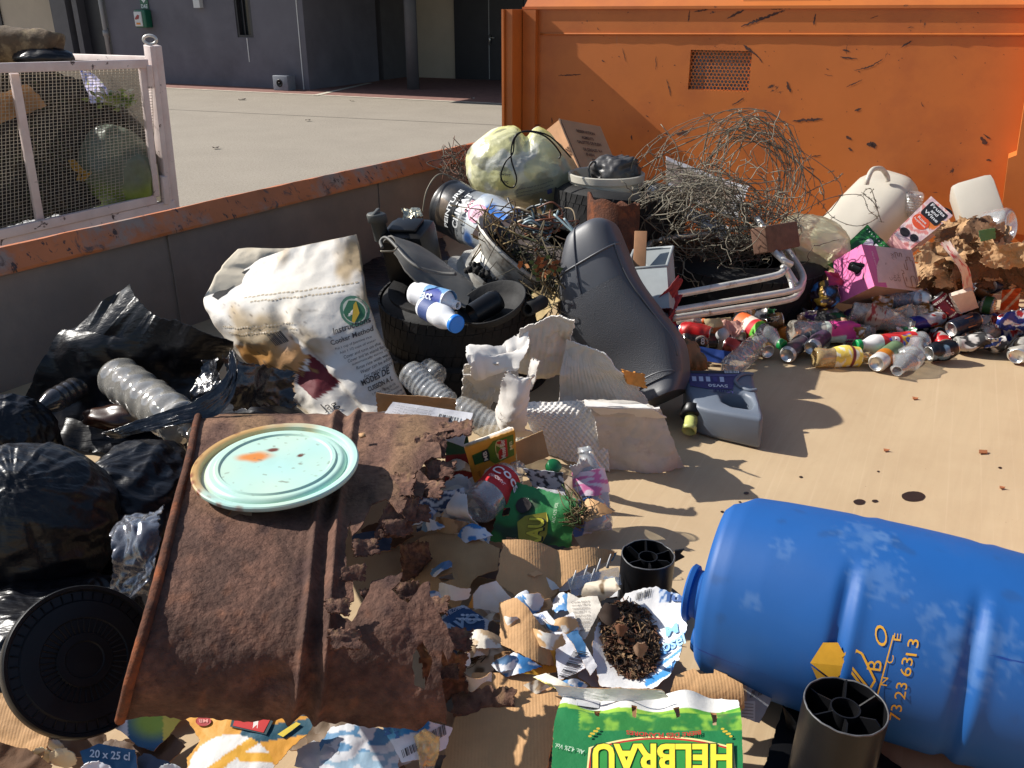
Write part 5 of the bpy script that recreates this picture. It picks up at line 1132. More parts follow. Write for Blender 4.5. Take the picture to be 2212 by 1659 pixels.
bottle('white and red bottle lettered P with green cap in the can heap', (1975, 735, .05), (1852, 746, .05), .035, mat=PLAST, bodycol=c(228, 226, 224), cap=c(20, 150, 80), lab=(.02, .62), neck=.5, seed=8, crush=.004,
       labcol=lambda a, s: c(206, 40, 44) if nz(a * 7, s * 5, 0, 1, 3) > -.22 else (c(60, 110, 200) if nz(a * 9, s * 7, 2, 1, 5) > 0 else c(240, 190, 60)),
       deco=lambda mb, F: (text(mb, F, 'P', (-.08, .50), (0, -.14), (.17, 0), c(245, 235, 235), off=.004, bold=.06), text(mb, F, 'o', (-.02, .26), (0, -.07), (.08, 0), c(60, 90, 190), off=.004, bold=.05)))
can('black and gold crushed can, gold end outward, right of the crumpled clear bottle', (2007, 765, .036), (2062, 752, .05), .033, col=lambda a, t: c(20, 26, 34) if nz(a * 4, t * 3) < .3 else c(120, 150, 170), crush=.013, seed=9, endcol=c(206, 150, 70), deco=lambda mb, F: text(mb, F, 'ORIGIN', (.1, .7), (0, -.4), (-.05, 0), c(205, 205, 200), off=.006))
bottle('flattened silver and black drink pouch at the right front edge', (2062, 742, .04), (2178, 742, .045), .03, mat=PAPER, bodycol=c(150, 148, 142), lab=(.05, .9), labcol=marb(c(36, 35, 36), c(196, 192, 186), 9, 4, -.1), crush=.03, seed=10, group='crushed packaging in the heap', name='drink_pouch')
can('crushed black and white can at the far right front edge', (2195, 770, .035), (2222, 735, .04), .032, col=marb(c(28, 26, 28), c(190, 185, 175), 7, 6, .1), crush=.02, seed=11)
# second row
bottle('crushed clear bottle with bright pink label behind the grey cans', (1705, 716, .06), (1886, 716, .05), .045, mat=CLEARD, lab=(.38, .78), labcol=lambda a, s: (c(215, 60, 140) if s > .15 and not (a > .05 and s < .6) else c(205, 215, 200)), crush=.022, seed=12, neck=.5,
       deco=lambda mb, F: (bars(mb, F, (.1, .62), (0, .09), (.1, 0), 10, 4, off=.008), text(mb, F, 'thes', (-.12, .42), (.1, .05), (-.05, .05), c(60, 50, 60), off=.006)))
bottle('flattened grimy clear bottle with shredded label under the pink box', (1838, 672, .11), (1975, 705, .08), .042, mat=CLEARD, crush=.03, seed=13, lab=(.25, .5), labcol=marb(c(190, 170, 150), c(150, 60, 56), 8, 3, -.2), neck=.5)
can('blue and silver energy drink can with red shapes, lying below the long bluish bottle', (1966, 700, .08), (2036, 686, .09), .027, col=lambda a, t: (c(36, 40, 130) if t < .38 + a * .9 else (c(205, 205, 210) if nz(a * 6, t * 5, 0, 1, 2) < .2 else c(200, 50, 45))), crush=.004, seed=14)
can('dark blue can with orange square emblem, gold end towards the camera', (2054, 712, .075), (2110, 690, .1), .034, col=c(26, 34, 52), endcol=c(200, 160, 80), crush=.004, seed=15,
    deco=lambda mb, F: (patch(mb, F, [(-.09, .4), (.09, .4), (.09, .72), (-.09, .72)], c(214, 130, 60), .002), text(mb, F, '8', (-.04, .46), (.08, 0), (0, .2), c(60, 40, 30), off=.003)))
can('maroon strong beer can lettered AMSTERDAM leaning upright in the heap', (2066, 690, .08), (2022, 640, .16), .034, col=lambda a, t: c(112, 28, 44) if .07 < t < .95 else c(60, 30, 30), crush=.002, seed=16,
    deco=lambda mb, F: (text(mb, F, 'AMSTERDAM', (-.2, .8), (.4, 0), (0, .085), c(236, 226, 214), off=.0015, bold=.04, arc=.25), [patch(mb, F, [(-.1, .44 + .1 * k), (.1, .47 + .1 * k), (.1, .53 + .1 * k), (-.1, .5 + .1 * k)], c(236, 230, 224), .0015) for k in range(3)], patch(mb, F, [(-.05, .34), (.08, .3), (.06, .44), (-.06, .44)], c(206, 60, 40), .0012), text(mb, F, 'NAVIGATOR', (-.1, .2), (.24, 0), (0, .06), c(232, 215, 190), off=.0015)))
bottle('long bluish clear bottle with round silver base below the pink box', (1990, 646, .14), (1882, 648, .12), .034, mat=CLEARB, crush=.006, seed=17, ribs=3, neck=.5)
mb = MB(); q_ = P(1992, 645, .142); mb.lathe([(.03, .0), (.034, -.003), (.036, .004), (.03, .006), (.02, .008), (0, .008)], 28, frame(q_, q_ + (CAM - q_ + V((.2, 0, 0))).normalized() * .01)); mesh('can_bottom', mb, ALU, label='round silver can base facing out beside the maroon can', cat_='can')
# left part of the can heap
bottle('clear soft drink bottle with orange and white label and green cap on the cans', (1592, 694, .085), (1690, 745, .06), .046, lab=(.08, .56), labcol=lambda a, s: (c(232, 110, 50) if s < .35 + .2 * nz(a * 6, 1) else (c(238, 222, 205) if s < .62 else (c(205, 40, 50) if s < .8 else c(110, 200, 60)))), cap=c(24, 140, 66), neck=.36, crush=.006, seed=18)
bottle('clear ribbed water bottle standing out at the front of the can heap', (1640, 740, .05), (1572, 800, .035), .042, ribs=9, seed=19, crush=.004, neck=.6, shoulder=.85)
can('bright red can crushed under the chair tubes', (1470, 712, .08), (1536, 722, .08), .032, col=c(186, 24, 30), crush=.016, seed=20, endcol=c(190, 180, 175))
can('black energy drink can with red print below the bright red can', (1474, 738, .055), (1548, 738, .05), .032, col=marb(c(26, 25, 27), c(110, 40, 34), 7, 5, -.28), crush=.008, seed=21, deco=lambda mb, F: text(mb, F, '8', (.05, .45), (0, .12), (-.11, 0), c(215, 215, 215), off=.004))
can('navy and white can end on near the black energy can', (1600, 730, .06), (1578, 712, .07), .03, col=lambda a, t: c(34, 50, 90) if t > .3 else c(190, 200, 210), seed=22)
can('maroon can under the navy can beside the ribbed bottle', (1608, 758, .035), (1565, 742, .05), .031, col=c(96, 34, 40), crush=.01, seed=23)
can('gold can with its shiny end facing out beside the green cap', (1659, 760, .036), (1630, 735, .04), .03, col=c(150, 112, 62), endcol=c(190, 140, 84), seed=24)
can('brown and gold can behind the green capped bottle', (1656, 695, .07), (1690, 690, .08), .031, col=c(112, 84, 52), endcol=c(190, 150, 96), seed=25)
BLUEC = amat('blue_card', c(30, 60, 130), rough=.5, var=.2, vs=15, dirt=c(60, 60, 70), ds=8)
sheet('blue_carton', [P(1504, 748, .06), P(1580, 760, .05), P(1576, 788, .015), P(1512, 778, .02)], c(30, 60, 130), (BLUEC, KRAFT), n=16, tear=.01, crumple=.008, thick=.004, seed=5, label='flattened dark blue carton between the black can and the ribbed bottle', cat_='carton')
sheet('food_carton', [P(1520, 690, .12), P(1578, 684, .13), P(1584, 714, .07), P(1530, 730, .06)], lambda u, v: c(228, 210, 160) if v < .55 else c(198, 110, 50), (PAPER, PAPER), n=20, tear=.02, crumple=.014, seed=6, label='cream and orange food carton lying beside the red can', cat_='carton')
bottle('small dull clear bottle with orange cap ring against the grey tub', (1465, 690, .1), (1520, 694, .11), .028, mat=CLEARD, cap=c(205, 100, 40), seed=26, crush=.008)
sheet('plastic_wrap', [P(1560, 690, .13), P(1605, 690, .13), P(1600, 730, .1), P(1565, 720, .1)], c(230, 180, 160), (amat('pinkish_wrap', c(225, 180, 165), rough=.35, var=.2, trans=.4),) * 2, n=16, tear=.06, crumple=.03, cs=20, seed=7, label='pinkish plastic wrap between the cream carton and the orange bottle', cat_='plastic wrap')
BROWNP = amat('brown_paper', c(150, 112, 74), rough=.85, var=.3, vs=12, bump=.4, bs=40)
sheet('brown_paper_bag', [(0, P(1440, 728, .15), P(1505, 735, .12)), (.5, P(1445, 770, .1), P(1525, 778, .08)), (1, P(1440, 808, .02), P(1532, 792, .02))], c(150, 112, 74), (BROWNP, BROWNP), n=26, tear=.03, crumple=.03, cs=14, seed=8, label='crumpled brown paper bag at the foot of the black seat', cat_='paper bag')
sheet('red_wrapper', [P(1437, 806, .07), P(1462, 804, .07), P(1463, 840, .01), P(1440, 846, .01)], c(150, 40, 44), (REDC, REDC), n=12, tear=.06, crumple=.02, seed=9, label='small red and white wrapper in the shade between the seat and the oil can', cat_='wrapper')
mb = MB(); q_ = P(1552, 728, .1); mb.lathe([(.0, 0), (.018, .002), (.022, .02), (.02, .035), (0, .04)], 24, frame(q_, q_ + V((.5, -.4, .6)).normalized())); mesh('screw_lid', mb, PLAST, label='white plastic cap among the cans below the red can', cat_='cap')
sheet('snack_wrapper', [(0, P(1768, 612, .14), P(1806, 604, .18)), (.5, P(1750, 640, .12), P(1815, 640, .16)), (1, P(1752, 672, .07), P(1800, 668, .1))], lambda u, v: (c(205, 160, 60) if nz(u * 4, v * 5, 0, 1, 3) > .25 else (c(70, 130, 190) if nz(u * 4, v * 5, 0, 1, 9) > .3 else c(58, 34, 40))), (CAN, ALU), n=26, tear=.02, crumple=.03, cs=16, seed=10, label='dark foil snack wrapper between the right tyre and the pink box', cat_='wrapper')
sheet('magenta_wrapper', [P(1785, 590, .22), P(1812, 584, .24), P(1822, 615, .18), P(1790, 618, .18)], c(170, 40, 90), (CAN, ALU), n=12, tear=.06, crumple=.02, seed=11, label='magenta wrapper stuck beside the left edge of the pink box', cat_='wrapper')
# right side pile
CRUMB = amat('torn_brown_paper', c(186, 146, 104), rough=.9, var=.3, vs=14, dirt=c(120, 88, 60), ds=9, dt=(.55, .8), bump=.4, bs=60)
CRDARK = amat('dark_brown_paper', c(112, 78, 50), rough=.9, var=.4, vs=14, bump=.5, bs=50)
specs = [('torn_cardboard', [(1975, 560, .3), (2060, 490, .42), (2100, 545, .34), (2000, 610, .24)], 'torn tan cardboard sheet at the left of the brown paper pile', CRUMB, 21),
         ('torn_cardboard', [(2040, 478, .42), (2150, 495, .44), (2140, 540, .36), (2030, 550, .34)], 'ragged tan cardboard on the top edge of the brown paper pile', CRUMB, 22),
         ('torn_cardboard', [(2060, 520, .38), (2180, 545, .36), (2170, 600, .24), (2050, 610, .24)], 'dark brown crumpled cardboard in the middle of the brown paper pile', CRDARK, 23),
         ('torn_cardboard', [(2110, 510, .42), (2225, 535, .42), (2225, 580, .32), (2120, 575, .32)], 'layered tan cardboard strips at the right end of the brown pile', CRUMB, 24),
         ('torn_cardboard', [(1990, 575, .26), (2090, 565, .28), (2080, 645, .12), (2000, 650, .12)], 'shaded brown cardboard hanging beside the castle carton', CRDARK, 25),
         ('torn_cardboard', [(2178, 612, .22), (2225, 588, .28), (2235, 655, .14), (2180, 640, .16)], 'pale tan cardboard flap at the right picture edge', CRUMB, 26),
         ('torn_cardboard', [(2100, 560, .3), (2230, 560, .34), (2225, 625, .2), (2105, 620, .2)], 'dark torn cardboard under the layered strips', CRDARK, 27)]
for nm, q_, lb, mt, sd in specs:
    sheet(nm, q_, c(186, 146, 104), (mt, mt), n=40, tear=.08, crumple=.022, cs=22, smooth=False, seed=sd, label=lb, cat_='cardboard', group='torn brown cardboard')
rnd = random.Random(71); CPX = [(1975, 560), (2050, 490), (2130, 482), (2225, 540), (2225, 600), (2100, 600), (2000, 630)]; k = 0
while k < 44:
    x, y = rnd.uniform(1970, 2230), rnd.uniform(482, 625)
    if not inpoly(x, y, CPX): continue
    p = P(x, y, .2 + .2 * sm(620, 490, y) + .03 * rnd.random()); a = V((rnd.gauss(0, 1), rnd.gauss(0, .5), rnd.gauss(0, .5))).normalized(); b = a.cross(V((rnd.gauss(0, .5), -.8, rnd.gauss(.4, .4)))).normalized(); l_, w_ = rnd.uniform(.04, .085), rnd.uniform(.018, .04)
    sheet('cardboard_flake', [p - a * l_ + b * w_, p + a * l_ + b * w_, p + a * l_ - b * w_, p - a * l_ - b * w_], (.5,) * 3, (CRUMB, CRDARK) if k % 3 else (CRDARK, CRUMB), n=14, tear=.12, crumple=.02, cs=20, thick=.002, seed=500 + k, smooth=False, bow=lambda u, v: .02 * math.sin(u * 3.1), label='small torn flake of brown cardboard in the pile at the far right', cat_='cardboard', group='torn cardboard flakes'); k += 1
sheet('paper_strip', [(0, P(2030, 525, .42), P(2052, 520, .43)), (.3, P(2058, 560, .37), P(2075, 555, .38)), (.65, P(2076, 592, .31), P(2096, 586, .31)), (1, P(2082, 632, .2), P(2104, 628, .2))], lambda u, v: c(222, 196, 180) if nz(u * 4, v * 14, 0, 1, 3) < .25 else c(188, 60, 66), (PAPER, PAPER), n=10, tear=.03, crumple=.006, seed=12, label='long white and red paper strip draped over the brown cardboard pile', cat_='paper strip')
sheet('receipt_carton', [P(2056, 640, .2), P(2100, 626, .22), P(2114, 664, .13), P(2076, 678, .12)], c(226, 206, 186), (PAPER, PAPER), n=14, tear=.006, crumple=.004, thick=.02, seed=13, label='small pale carton with fine print leaning on the maroon can', cat_='carton')
mb = MB(); Sx = sheet_map([P(2056, 640, .2), P(2100, 626, .22), P(2114, 664, .13), P(2076, 678, .12)])
bottle('small clear bottle with green label at the right of the pale carton', (2150, 662, .13), (2112, 655, .13), .034, lab=(.15, .6), labcol=c(50, 96, 44), seed=27, mat=CLEARD)
can('brown can with copper end facing out on the right pile', (2132, 560 + 42, .22), (2108, 588, .25), .032, col=c(60, 40, 28), endcol=c(196, 130, 70), crush=.005, seed=28)
can('crushed dark blue can with red spots on the right pile', (2135, 618, .2), (2195, 600, .22), .033, col=marb(c(24, 36, 60), c(80, 110, 150), 5, 3, -.25), crush=.022, seed=29)
can('silver topped can lying below the dark blue crushed can', (2146, 636, .16), (2110, 620, .18), .031, col=c(120, 84, 50), endcol=c(212, 200, 170), seed=30)
sheet('orange_carton', [P(2165, 622, .2), P(2205, 616, .22), P(2200, 672, .1), P(2160, 668, .1)], lambda u, v: c(214, 92, 36) if (u + v) % .7 < .5 else c(226, 205, 170), (PAPER, PAPER), n=18, tear=.02, crumple=.02, seed=14, label='bent orange carton at the right edge above the blue bag', cat_='carton')
def bluebag(u, v):
    k = nz(u * 5, v * 5, 0, 1, 2); return c(36, 56, 140) if k > .0 else (c(225, 225, 228) if k > -.25 else c(190, 50, 50))
sheet('blue_foil_bag', [(0, P(2158, 680, .14), P(2230, 672, .16)), (.5, P(2150, 705, .1), P(2235, 705, .12)), (1, P(2165, 730, .03), P(2230, 740, .03))], bluebag, (CAN, ALU), n=30, tear=.03, crumple=.035, cs=16, seed=15, label='crumpled blue white and red foil bag at the right edge', cat_='foil bag')
bottle('squat clear bottle packed with brown scraps beside the emblem can', (2115, 722, .05), (2160, 712, .06), .036, mat=CLEARD, crush=.012, seed=31)
mb = blob(lambda d: P(2072, 652, .1) + V((d.x * .12, d.y * .1, d.z * .05)) * (1 + .3 * wrinkle(d, 2, 3)), 44, 28); mesh('black_film', mb, BLACKBAG, label='black plastic film in the hollow below the brown cardboard', cat_='plastic film')
sheet('clear_film', [P(1900, 668, .13), P(2000, 660, .13), P(2010, 690, .09), P(1910, 690, .1)], c(150, 150, 140), (CLEARD, CLEARD), n=22, tear=.05, crumple=.03, cs=16, seed=16, label='grey clear film lying over the bluish bottle', cat_='plastic film')
sheet('green_scrap', [P(2112, 498, .46), P(2150, 492, .47), P(2152, 515, .43), P(2118, 522, .42)], c(70, 120, 70), (PAPER, PAPER), n=12, tear=.06, crumple=.01, seed=17, label='green scrap of packaging on the brown pile below the white canister', cat_='scrap')
rnd = random.Random(31)
scr = [(1740, 700), (1790, 690), (1815, 705), (1620, 715), (1640, 700), (1540, 710), (1500, 715), (1760, 690), (1930, 715), (2030, 735), (2090, 745), (2130, 730), (2180, 725), (1900, 715), (1955, 745), (2150, 690), (1850, 690), (2020, 700)]
pal = [(c(92, 60, 40), 'brown'), (c(60, 56, 52), 'dark grey'), (c(150, 120, 84), 'tan'), (c(120, 36, 36), 'dark red'), (c(46, 60, 90), 'dark blue'), (c(190, 186, 176), 'pale')]
for i, (x, y) in enumerate(scr):
    col, nmc = pal[i % 6]; s = rnd.uniform(16, 26); z = .012 + .035 * (y < 715)
    sheet('packaging_scrap', [P(x - s, y - s * .6, z + .02), P(x + s, y - s * .5, z + .03), P(x + s, y + s * .5, z), P(x - s, y + s * .6, z)], col, (PAPER, CAN), n=12, tear=.08, crumple=.025, cs=18, seed=40 + i, label='crumpled ' + nmc + ' scrap of packaging pressed under the cans and bottles', cat_='scrap', group='scraps under the cans')
rnd = random.Random(57); HP = [(1440, 690), (1560, 668), (1760, 680), (1850, 640), (2020, 600), (2225, 600), (2225, 760), (2100, 750), (1960, 735), (1780, 745), (1640, 740), (1500, 770), (1440, 760)]
pc = [(c(186, 30, 34), 'red'), (c(40, 70, 150), 'blue'), (c(40, 40, 42), 'black'), (c(190, 186, 180), 'silver'), (c(150, 110, 56), 'gold'), (c(40, 110, 60), 'green'), (c(206, 120, 40), 'orange'), (c(96, 70, 130), 'purple')]
k = 0
while k < 46:
    x, y = rnd.uniform(1440, 2220), rnd.uniform(600, 765)
    if not inpoly(x, y, HP): continue
    zz = .03 + .1 * sm(720, 620, y) * rnd.uniform(.6, 1); a = rnd.uniform(0, 6.28); l_ = rnd.uniform(.04, .06); p = P(x, y, zz); d = V((math.cos(a), math.sin(a), rnd.uniform(-.3, .3))) * l_
    col, nmc = pc[k % 8]
    if k % 5 == 4: bottle('crushed clear bottle half buried among the cans on the right', p - d * 1.7, p + d * 1.7, .034, mat=CLEARD, crush=.03, seed=k, group='half buried bottles in the can heap', ribs=3, lab=(.3, .6), labcol=marb(col, c(220, 215, 205), 7, k), neck=.5)
    else: can('crushed dirty ' + nmc + ' can half buried among the cans and bottles on the right', p - d, p + d, .03, col=marb(col, c(200, 196, 190) if k % 3 else c(60, 40, 36), 5, k, -.2), crush=rnd.uniform(.012, .026), seed=k + 60, group='half buried cans in the heap', endcol=SILV if k % 2 else c(196, 150, 90))
    k += 1
for k in range(26):
    x, y = rnd.uniform(1450, 2210), rnd.uniform(650, 755)
    if not inpoly(x, y, HP): continue
    s_ = rnd.uniform(14, 30); zz = .05 + .09 * sm(720, 620, y); col, nmc = pc[rnd.randrange(8)]
    sheet('crushed_wrapper', [P(x - s_, y - s_ * .6, zz + .03), P(x + s_, y - s_ * .5, zz + .04), P(x + s_ * .8, y + s_ * .6, zz), P(x - s_, y + s_ * .5, zz - .01)], (lambda u, v, col=col, k=k: col if nz(u * 4, v * 4, 0, 1, k) > -.1 else c(220, 214, 204)), (CAN, ALU), n=16, tear=.06, crumple=.018, cs=26, seed=300 + k, smooth=False, label='crumpled ' + nmc + ' wrapper wedged between the cans on the right', cat_='wrapper', group='wrappers among the cans')
# leaf bits on the clean floor
for i, (x, y, s, lb) in enumerate([(2124, 975, 9, 'small brown leaf fragment on the clean floor near the right edge'), (1570, 1060 - 3, 9, ''), (1775, 1056, 9, ''), (1558, 975, 7, '')]):
    if lb: sheet('leaf_fragment', [P(x - s, y - 4, .004), P(x + s, y - 3, .008), P(x + s, y + 4, .004), P(x - s, y + 3, .006)], c(150, 90, 50), (MATTE, MATTE), n=6, tear=.08, crumple=.002, seed=i, label=lb, cat_='leaf')
for i, (x, y, lb) in enumerate([(2165 - 0, 857 + 195, 'curled brown leaf on the floor behind the blue drum'), (1977, 1046 - 195 + 8, 'curled leaf on the clean floor right of the oil can shadow'), (2120 - 205, 973 - 2, 'thin brown leaf bit in the middle of the clean floor')]):
    sheet('leaf_fragment', [P(x - 6, y - 3, .004), P(x + 6, y - 1, .009), P(x + 5, y + 3, .004), P(x - 5, y + 2, .006)], c(156, 92, 52), (MATTE, MATTE), n=6, tear=.08, crumple=.002, seed=i + 5, label=lb, cat_='leaf', group='leaf bits on the floor')

# ================= OIL CAN =================
oc = thing('oil_can', 'grey motor oil can with purple label lying open on the clean floor', 'oil can', P(1560, 880))
GREYO = amat('grey_can_plastic', c(104, 112, 124), rough=.45, var=.1, vs=10, dirt=c(92, 92, 96), ds=9, dt=(.62, .85), bump=.08)
# top face corners (z ~ .12) and bottom (z 0): TL TR BR BL
TLo, TRo, BRo, BLo = P(1478, 800, .125), P(1625, 800, .125), P(1648, 905, .105), P(1487, 885, .09)
Ot = lambda u, v, off=0: TLo.lerp(TRo, u).lerp(BLo.lerp(BRo, u), v) + V((0, 0, off))
outl = [(0, 0), (1, 0), (1.0, .3), (1.02, .9), (1, 1.0), (.3, .95), (.12, .9), (.0, .55)]
hole = [(.46, .52), (.82, .5), (.9, .58), (.92, .72), (.86, .82), (.62, .8), (.5, .72)]
def ext(poly, z, k): return [Ot(u, v) for u, v in poly]
bm = bmesh.new()
bp2 = [V((x, y)) for x, y in outl] + [V((x, y)) for x, y in hole]
ed = [(i, (i + 1) % len(outl)) for i in range(len(outl))] + [(len(outl) + i, len(outl) + (i + 1) % len(hole)) for i in range(len(hole))]
r_ = geometry.delaunay_2d_cdt(bp2, ed, [], 1, 1e-5)
tv = [bm.verts.new(Ot(p.x, p.y)) for p in r_[0]]; bv = [bm.verts.new(V((Ot(p.x, p.y).x + .004, Ot(p.x, p.y).y, .004))) for p in r_[0]]
tf = []
for f in r_[2]:
    x = sum(r_[0][i].x for i in f) / 3; y = sum(r_[0][i].y for i in f) / 3
    if inpoly(x, y, outl) and not inpoly(x, y, hole): tf.append(f)
for f in tf:
    bm.faces.new([tv[i] for i in f]); bm.faces.new([bv[i] for i in f[::-1]])
cn_ = set(); 
for f in tf:
    for a, b in ((f[0], f[1]), (f[1], f[2]), (f[2], f[0])): cn_.add((a, b))
for a, b in cn_:
    if (b, a) not in cn_: bm.faces.new([tv[b], tv[a], bv[a], bv[b]])
bmesh.ops.recalc_face_normals(bm, faces=bm.faces)
bmesh.ops.dissolve_limit(bm, angle_limit=.01, verts=bm.verts, edges=bm.edges)
bmesh.ops.bevel(bm, geom=[e for e in bm.edges if e.calc_face_angle(0) > .3], offset=.012, segments=3, affect='EDGES', profile=.5)
bmesh.ops.triangulate(bm, faces=[f for f in bm.faces if len(f.verts) > 4])
mb = MB(); bm.verts.index_update(); mb.add([v.co.copy() for v in bm.verts], [[v.index for v in f.verts] for f in bm.faces]); bm.free()
mesh('can_body', mb, GREYO, oc, ang=40)
mb = MB(); PUR = c(62, 52, 110)
patch(mb, Ot, [(.04, .03), (.8, .03), (.84, .1), (.72, .22), (.66, .46), (.3, .47), (.06, .42)], c(62, 54, 108), .002); patch(mb, Ot, [(.05, .03), (.8, .03), (.8, .1), (.05, .1)], c(40, 38, 46), .003); bars(mb, Ot, (.6, .04), (.18, 0), (0, .05), 14, 5, off=.0045)
for k in range(5): patch(mb, Ot, [(.1 + k * .1, .18), (.16 + k * .1, .18), (.16 + k * .1, .3), (.1 + k * .1, .3)], (c(200, 205, 225), c(70, 62, 130))[k % 2 if k > 2 else 0], .003)
text(mb, Ot, '5W50', (.6, .36), (-.28, 0), (0, .07), c(225, 225, 232), off=.0035); text(mb, Ot, 'HUILE', (.66, .49), (-.28, -.01), (0, .06), c(40, 36, 90), off=.0035, bold=.03)
line(mb, Ot, [(.34, .12), (.78, .12)], .008, c(150, 140, 190), .0035); line(mb, Ot, [(.34, .15), (.74, .15)], .008, c(150, 140, 190), .0035)
mesh('label', mb, INK, oc, False)
mb = MB(); pts = [Ot(u, v, .002) for u, v in ((1.0, .1), (.88, .1), (.78, .16), (.72, .28), (.78, .4), (.9, .46), (1.0, .44))]; mb.tube(cat(pts, 6), .006, 8); mesh('grip_ridge', mb, GREYO, oc)
n0, n1 = P(1496, 893, .06), P(1490, 922, .035); n1 = n0 + (n1 - n0).normalized() * .07; m = frame(n0, n1, V((0, 0, 1)))
mb = MB(); mb.lathe([(.036, -.015), (.036, .012), (.03, .018), (.02, .018)], 32, m); mesh('neck_collar', mb, BLACKP, oc)
mb = MB(); mb.lathe([(.02, .01), (.019, .05), (.022, .052), (.022, .068), (.017, .068), (.015, .02), (0, .02)], 32, m); mesh('spout', mb, amat('yellowed_spout', c(196, 200, 120), rough=.4), oc)

# ================= BLUE DRUM =================
DRUM = amat('blue_drum_plastic', None, rough=.56, var=.14, vs=5, dirt=c(50, 84, 140), ds=5, dt=(.6, .9), dirt2=c(76, 112, 164), ds2=40, dt2=(.7, .78), bump=.08, bs=20, spec=.35)
scratched(DRUM, 4, 60, .69, c(20, 58, 130), .3)
drR = .185
bA = P(1507, 1240, .0); 
dA = D(1512, 1246, 1.62); dB = D(2330, 1480, 1.36)
dA = P(1548, 1256, drR); dB = P(2340, 1472, drR)
dd = (dB - dA).normalized(); dL = .66; m = frame(dA, dA + dd * dL, V((0, 0, 1)))
dr_ = thing('blue_drum', 'blue plastic drum lying on its side with yellow lettering and an open neck', 'drum', V((dA.x, dA.y, 0)))
prof = [(0, .02), (.1, .012), (.14, 0), (.155, .0), (.168, .012), (.174, .04), (.179, .1)]
for i in range(1, 90):
    z = .1 + (dL - .16) * i / 90; g = 0
    prof.append((.179 + .008 * math.sin(math.pi * (z - .1) / (dL - .2)), z))
prof += [(.175, dL - .04), (.165, dL - .01), (.15, dL), (0, dL - .01)]
def ddef(p, a, t):
    z = t * dL; r = math.hypot(p.x, p.y)
    if r < .12: return p
    k = 0
    for zg in (.235, .425):
        k += math.exp(-((z - zg) / .011) ** 2) * .008 - math.exp(-((z - zg - .02) / .012) ** 2) * .003
    side = sm(.05, .13, abs(a)) 
    r2 = r - k * side
    # shoulder dent towards the mouth on the lower left
    if z < .05 and -.24 < a < -.0: r2 -= .022 * sm(.05, .0, z) * sm(-.24, -.16, a) * sm(.0, -.08, a)
    return V((p.x * r2 / r, p.y * r2 / r, p.z))
SCF = []
for x, y, s_ in ((1868, 1160, .035), (1900, 1168, .02), (1895, 1245, .035), (2005, 1330, .016), (1620, 1300, .016), (2110, 1400, .05), (1700, 1180, .02)):
    r0_ = ray(x, y); mi = m.inverted(); o0 = mi @ CAM; d0 = mi.to_3x3() @ r0_; A0 = d0.x ** 2 + d0.y ** 2; B0_ = o0.x * d0.x + o0.y * d0.y; C0 = o0.x ** 2 + o0.y ** 2 - .0345
    SCF.append((o0 + d0 * ((-B0_ - math.sqrt(max(0, B0_ * B0_ - A0 * C0))) / A0), s_))
def drcol(a, t):
    p = V((.186 * math.cos(a * 6.2832), .186 * math.sin(a * 6.2832), t * dL)); b_ = c(26, 86, 154)
    for q, s_ in SCF:
        e_ = (p - q).length / s_
        if e_ < 1.6: b_ = mixc(b_, c(96, 130, 174), .34 * sm(1.3, .4, e_ + 1.5 * nz(p.x, p.y, p.z, 90, 3)))
    b_ = mixc(b_, c(50, 92, 148), .2 * sm(.15, .6, fr(p.x * 5, p.y * 5, p.z * 2.5, 1, 3)))
    return mixc(b_, c(40, 62, 96), .3 * sm(.46, .62, nz(p.x, p.y, p.z, 24, 6)))
mb = MB(); mb.lathe(prof, 200, m, drcol, ddef, dz=.006); mesh('drum_body', mb, DRUM, dr_, ang=50)
F = lambda a, t, off=0: m @ V(((.186 + off) * math.cos(a * 2 * math.pi), (.186 + off) * math.sin(a * 2 * math.pi), t * dL))
YINK = c(214, 160, 40)
mb = MB(); nk = m @ V((.02, .0, 0)); nkm = basis(m @ V((-.035, .055, .0)), m.to_3x3() @ V((1, 0, 0)), m.to_3x3() @ V((0, 1, 0)), m.to_3x3() @ V((0, 0, 1)))
na = P(1538, 1292, .17); nm = frame(na, na - dd * .1, V((0, 0, 1)))
mb.lathe([(.046, -.03), (.046, .012), (.05, .014), (.05, .02), (.046, .022), (.046, .032), (.053, .034), (.055, .042), (.05, .046), (.043, .046), (.04, .02), (.04, -.02)], 48, nm, c(26, 86, 154)); mesh('neck', mb, DRUM, dr_, ang=35)
n2 = P(1528, 1382, .1); mb = MB(); mb.lathe([(.03, -.03), (.03, .02), (.026, .026), (0, .026)], 32, frame(n2, n2 - dd * .1, V((0, 0, 1))), c(26, 86, 154)); mesh('bung', mb, DRUM, dr_)
mb = MB()
# angle facing camera measured from the drum's up axis
cl = m.inverted() @ CAM; ac = math.atan2(cl.y, cl.x) / (2 * math.pi); sg_ = 1 if ac > 0 else -1
def FD(px, py, off=.0015):
    """point of the drum skin seen at a pixel of the sketch"""
    r = ray(px, py); mi = m.inverted(); o_ = mi @ CAM; d_ = mi.to_3x3() @ r; R_ = .1872 + off
    A_ = d_.x ** 2 + d_.y ** 2; B_ = o_.x * d_.x + o_.y * d_.y
    for _ in range(3):
        q = max(0, B_ * B_ - A_ * (o_.x ** 2 + o_.y ** 2 - R_ ** 2)); t_ = (-B_ - math.sqrt(q)) / A_
        R_ = .1796 + off + .008 * math.sin(math.pi * max(0, min(1, (o_.z + d_.z * t_ - .1) / (dL - .2))))
    return CAM + r * t_
FDp = lambda u, v, off=0: FD(u, v, off * .6)
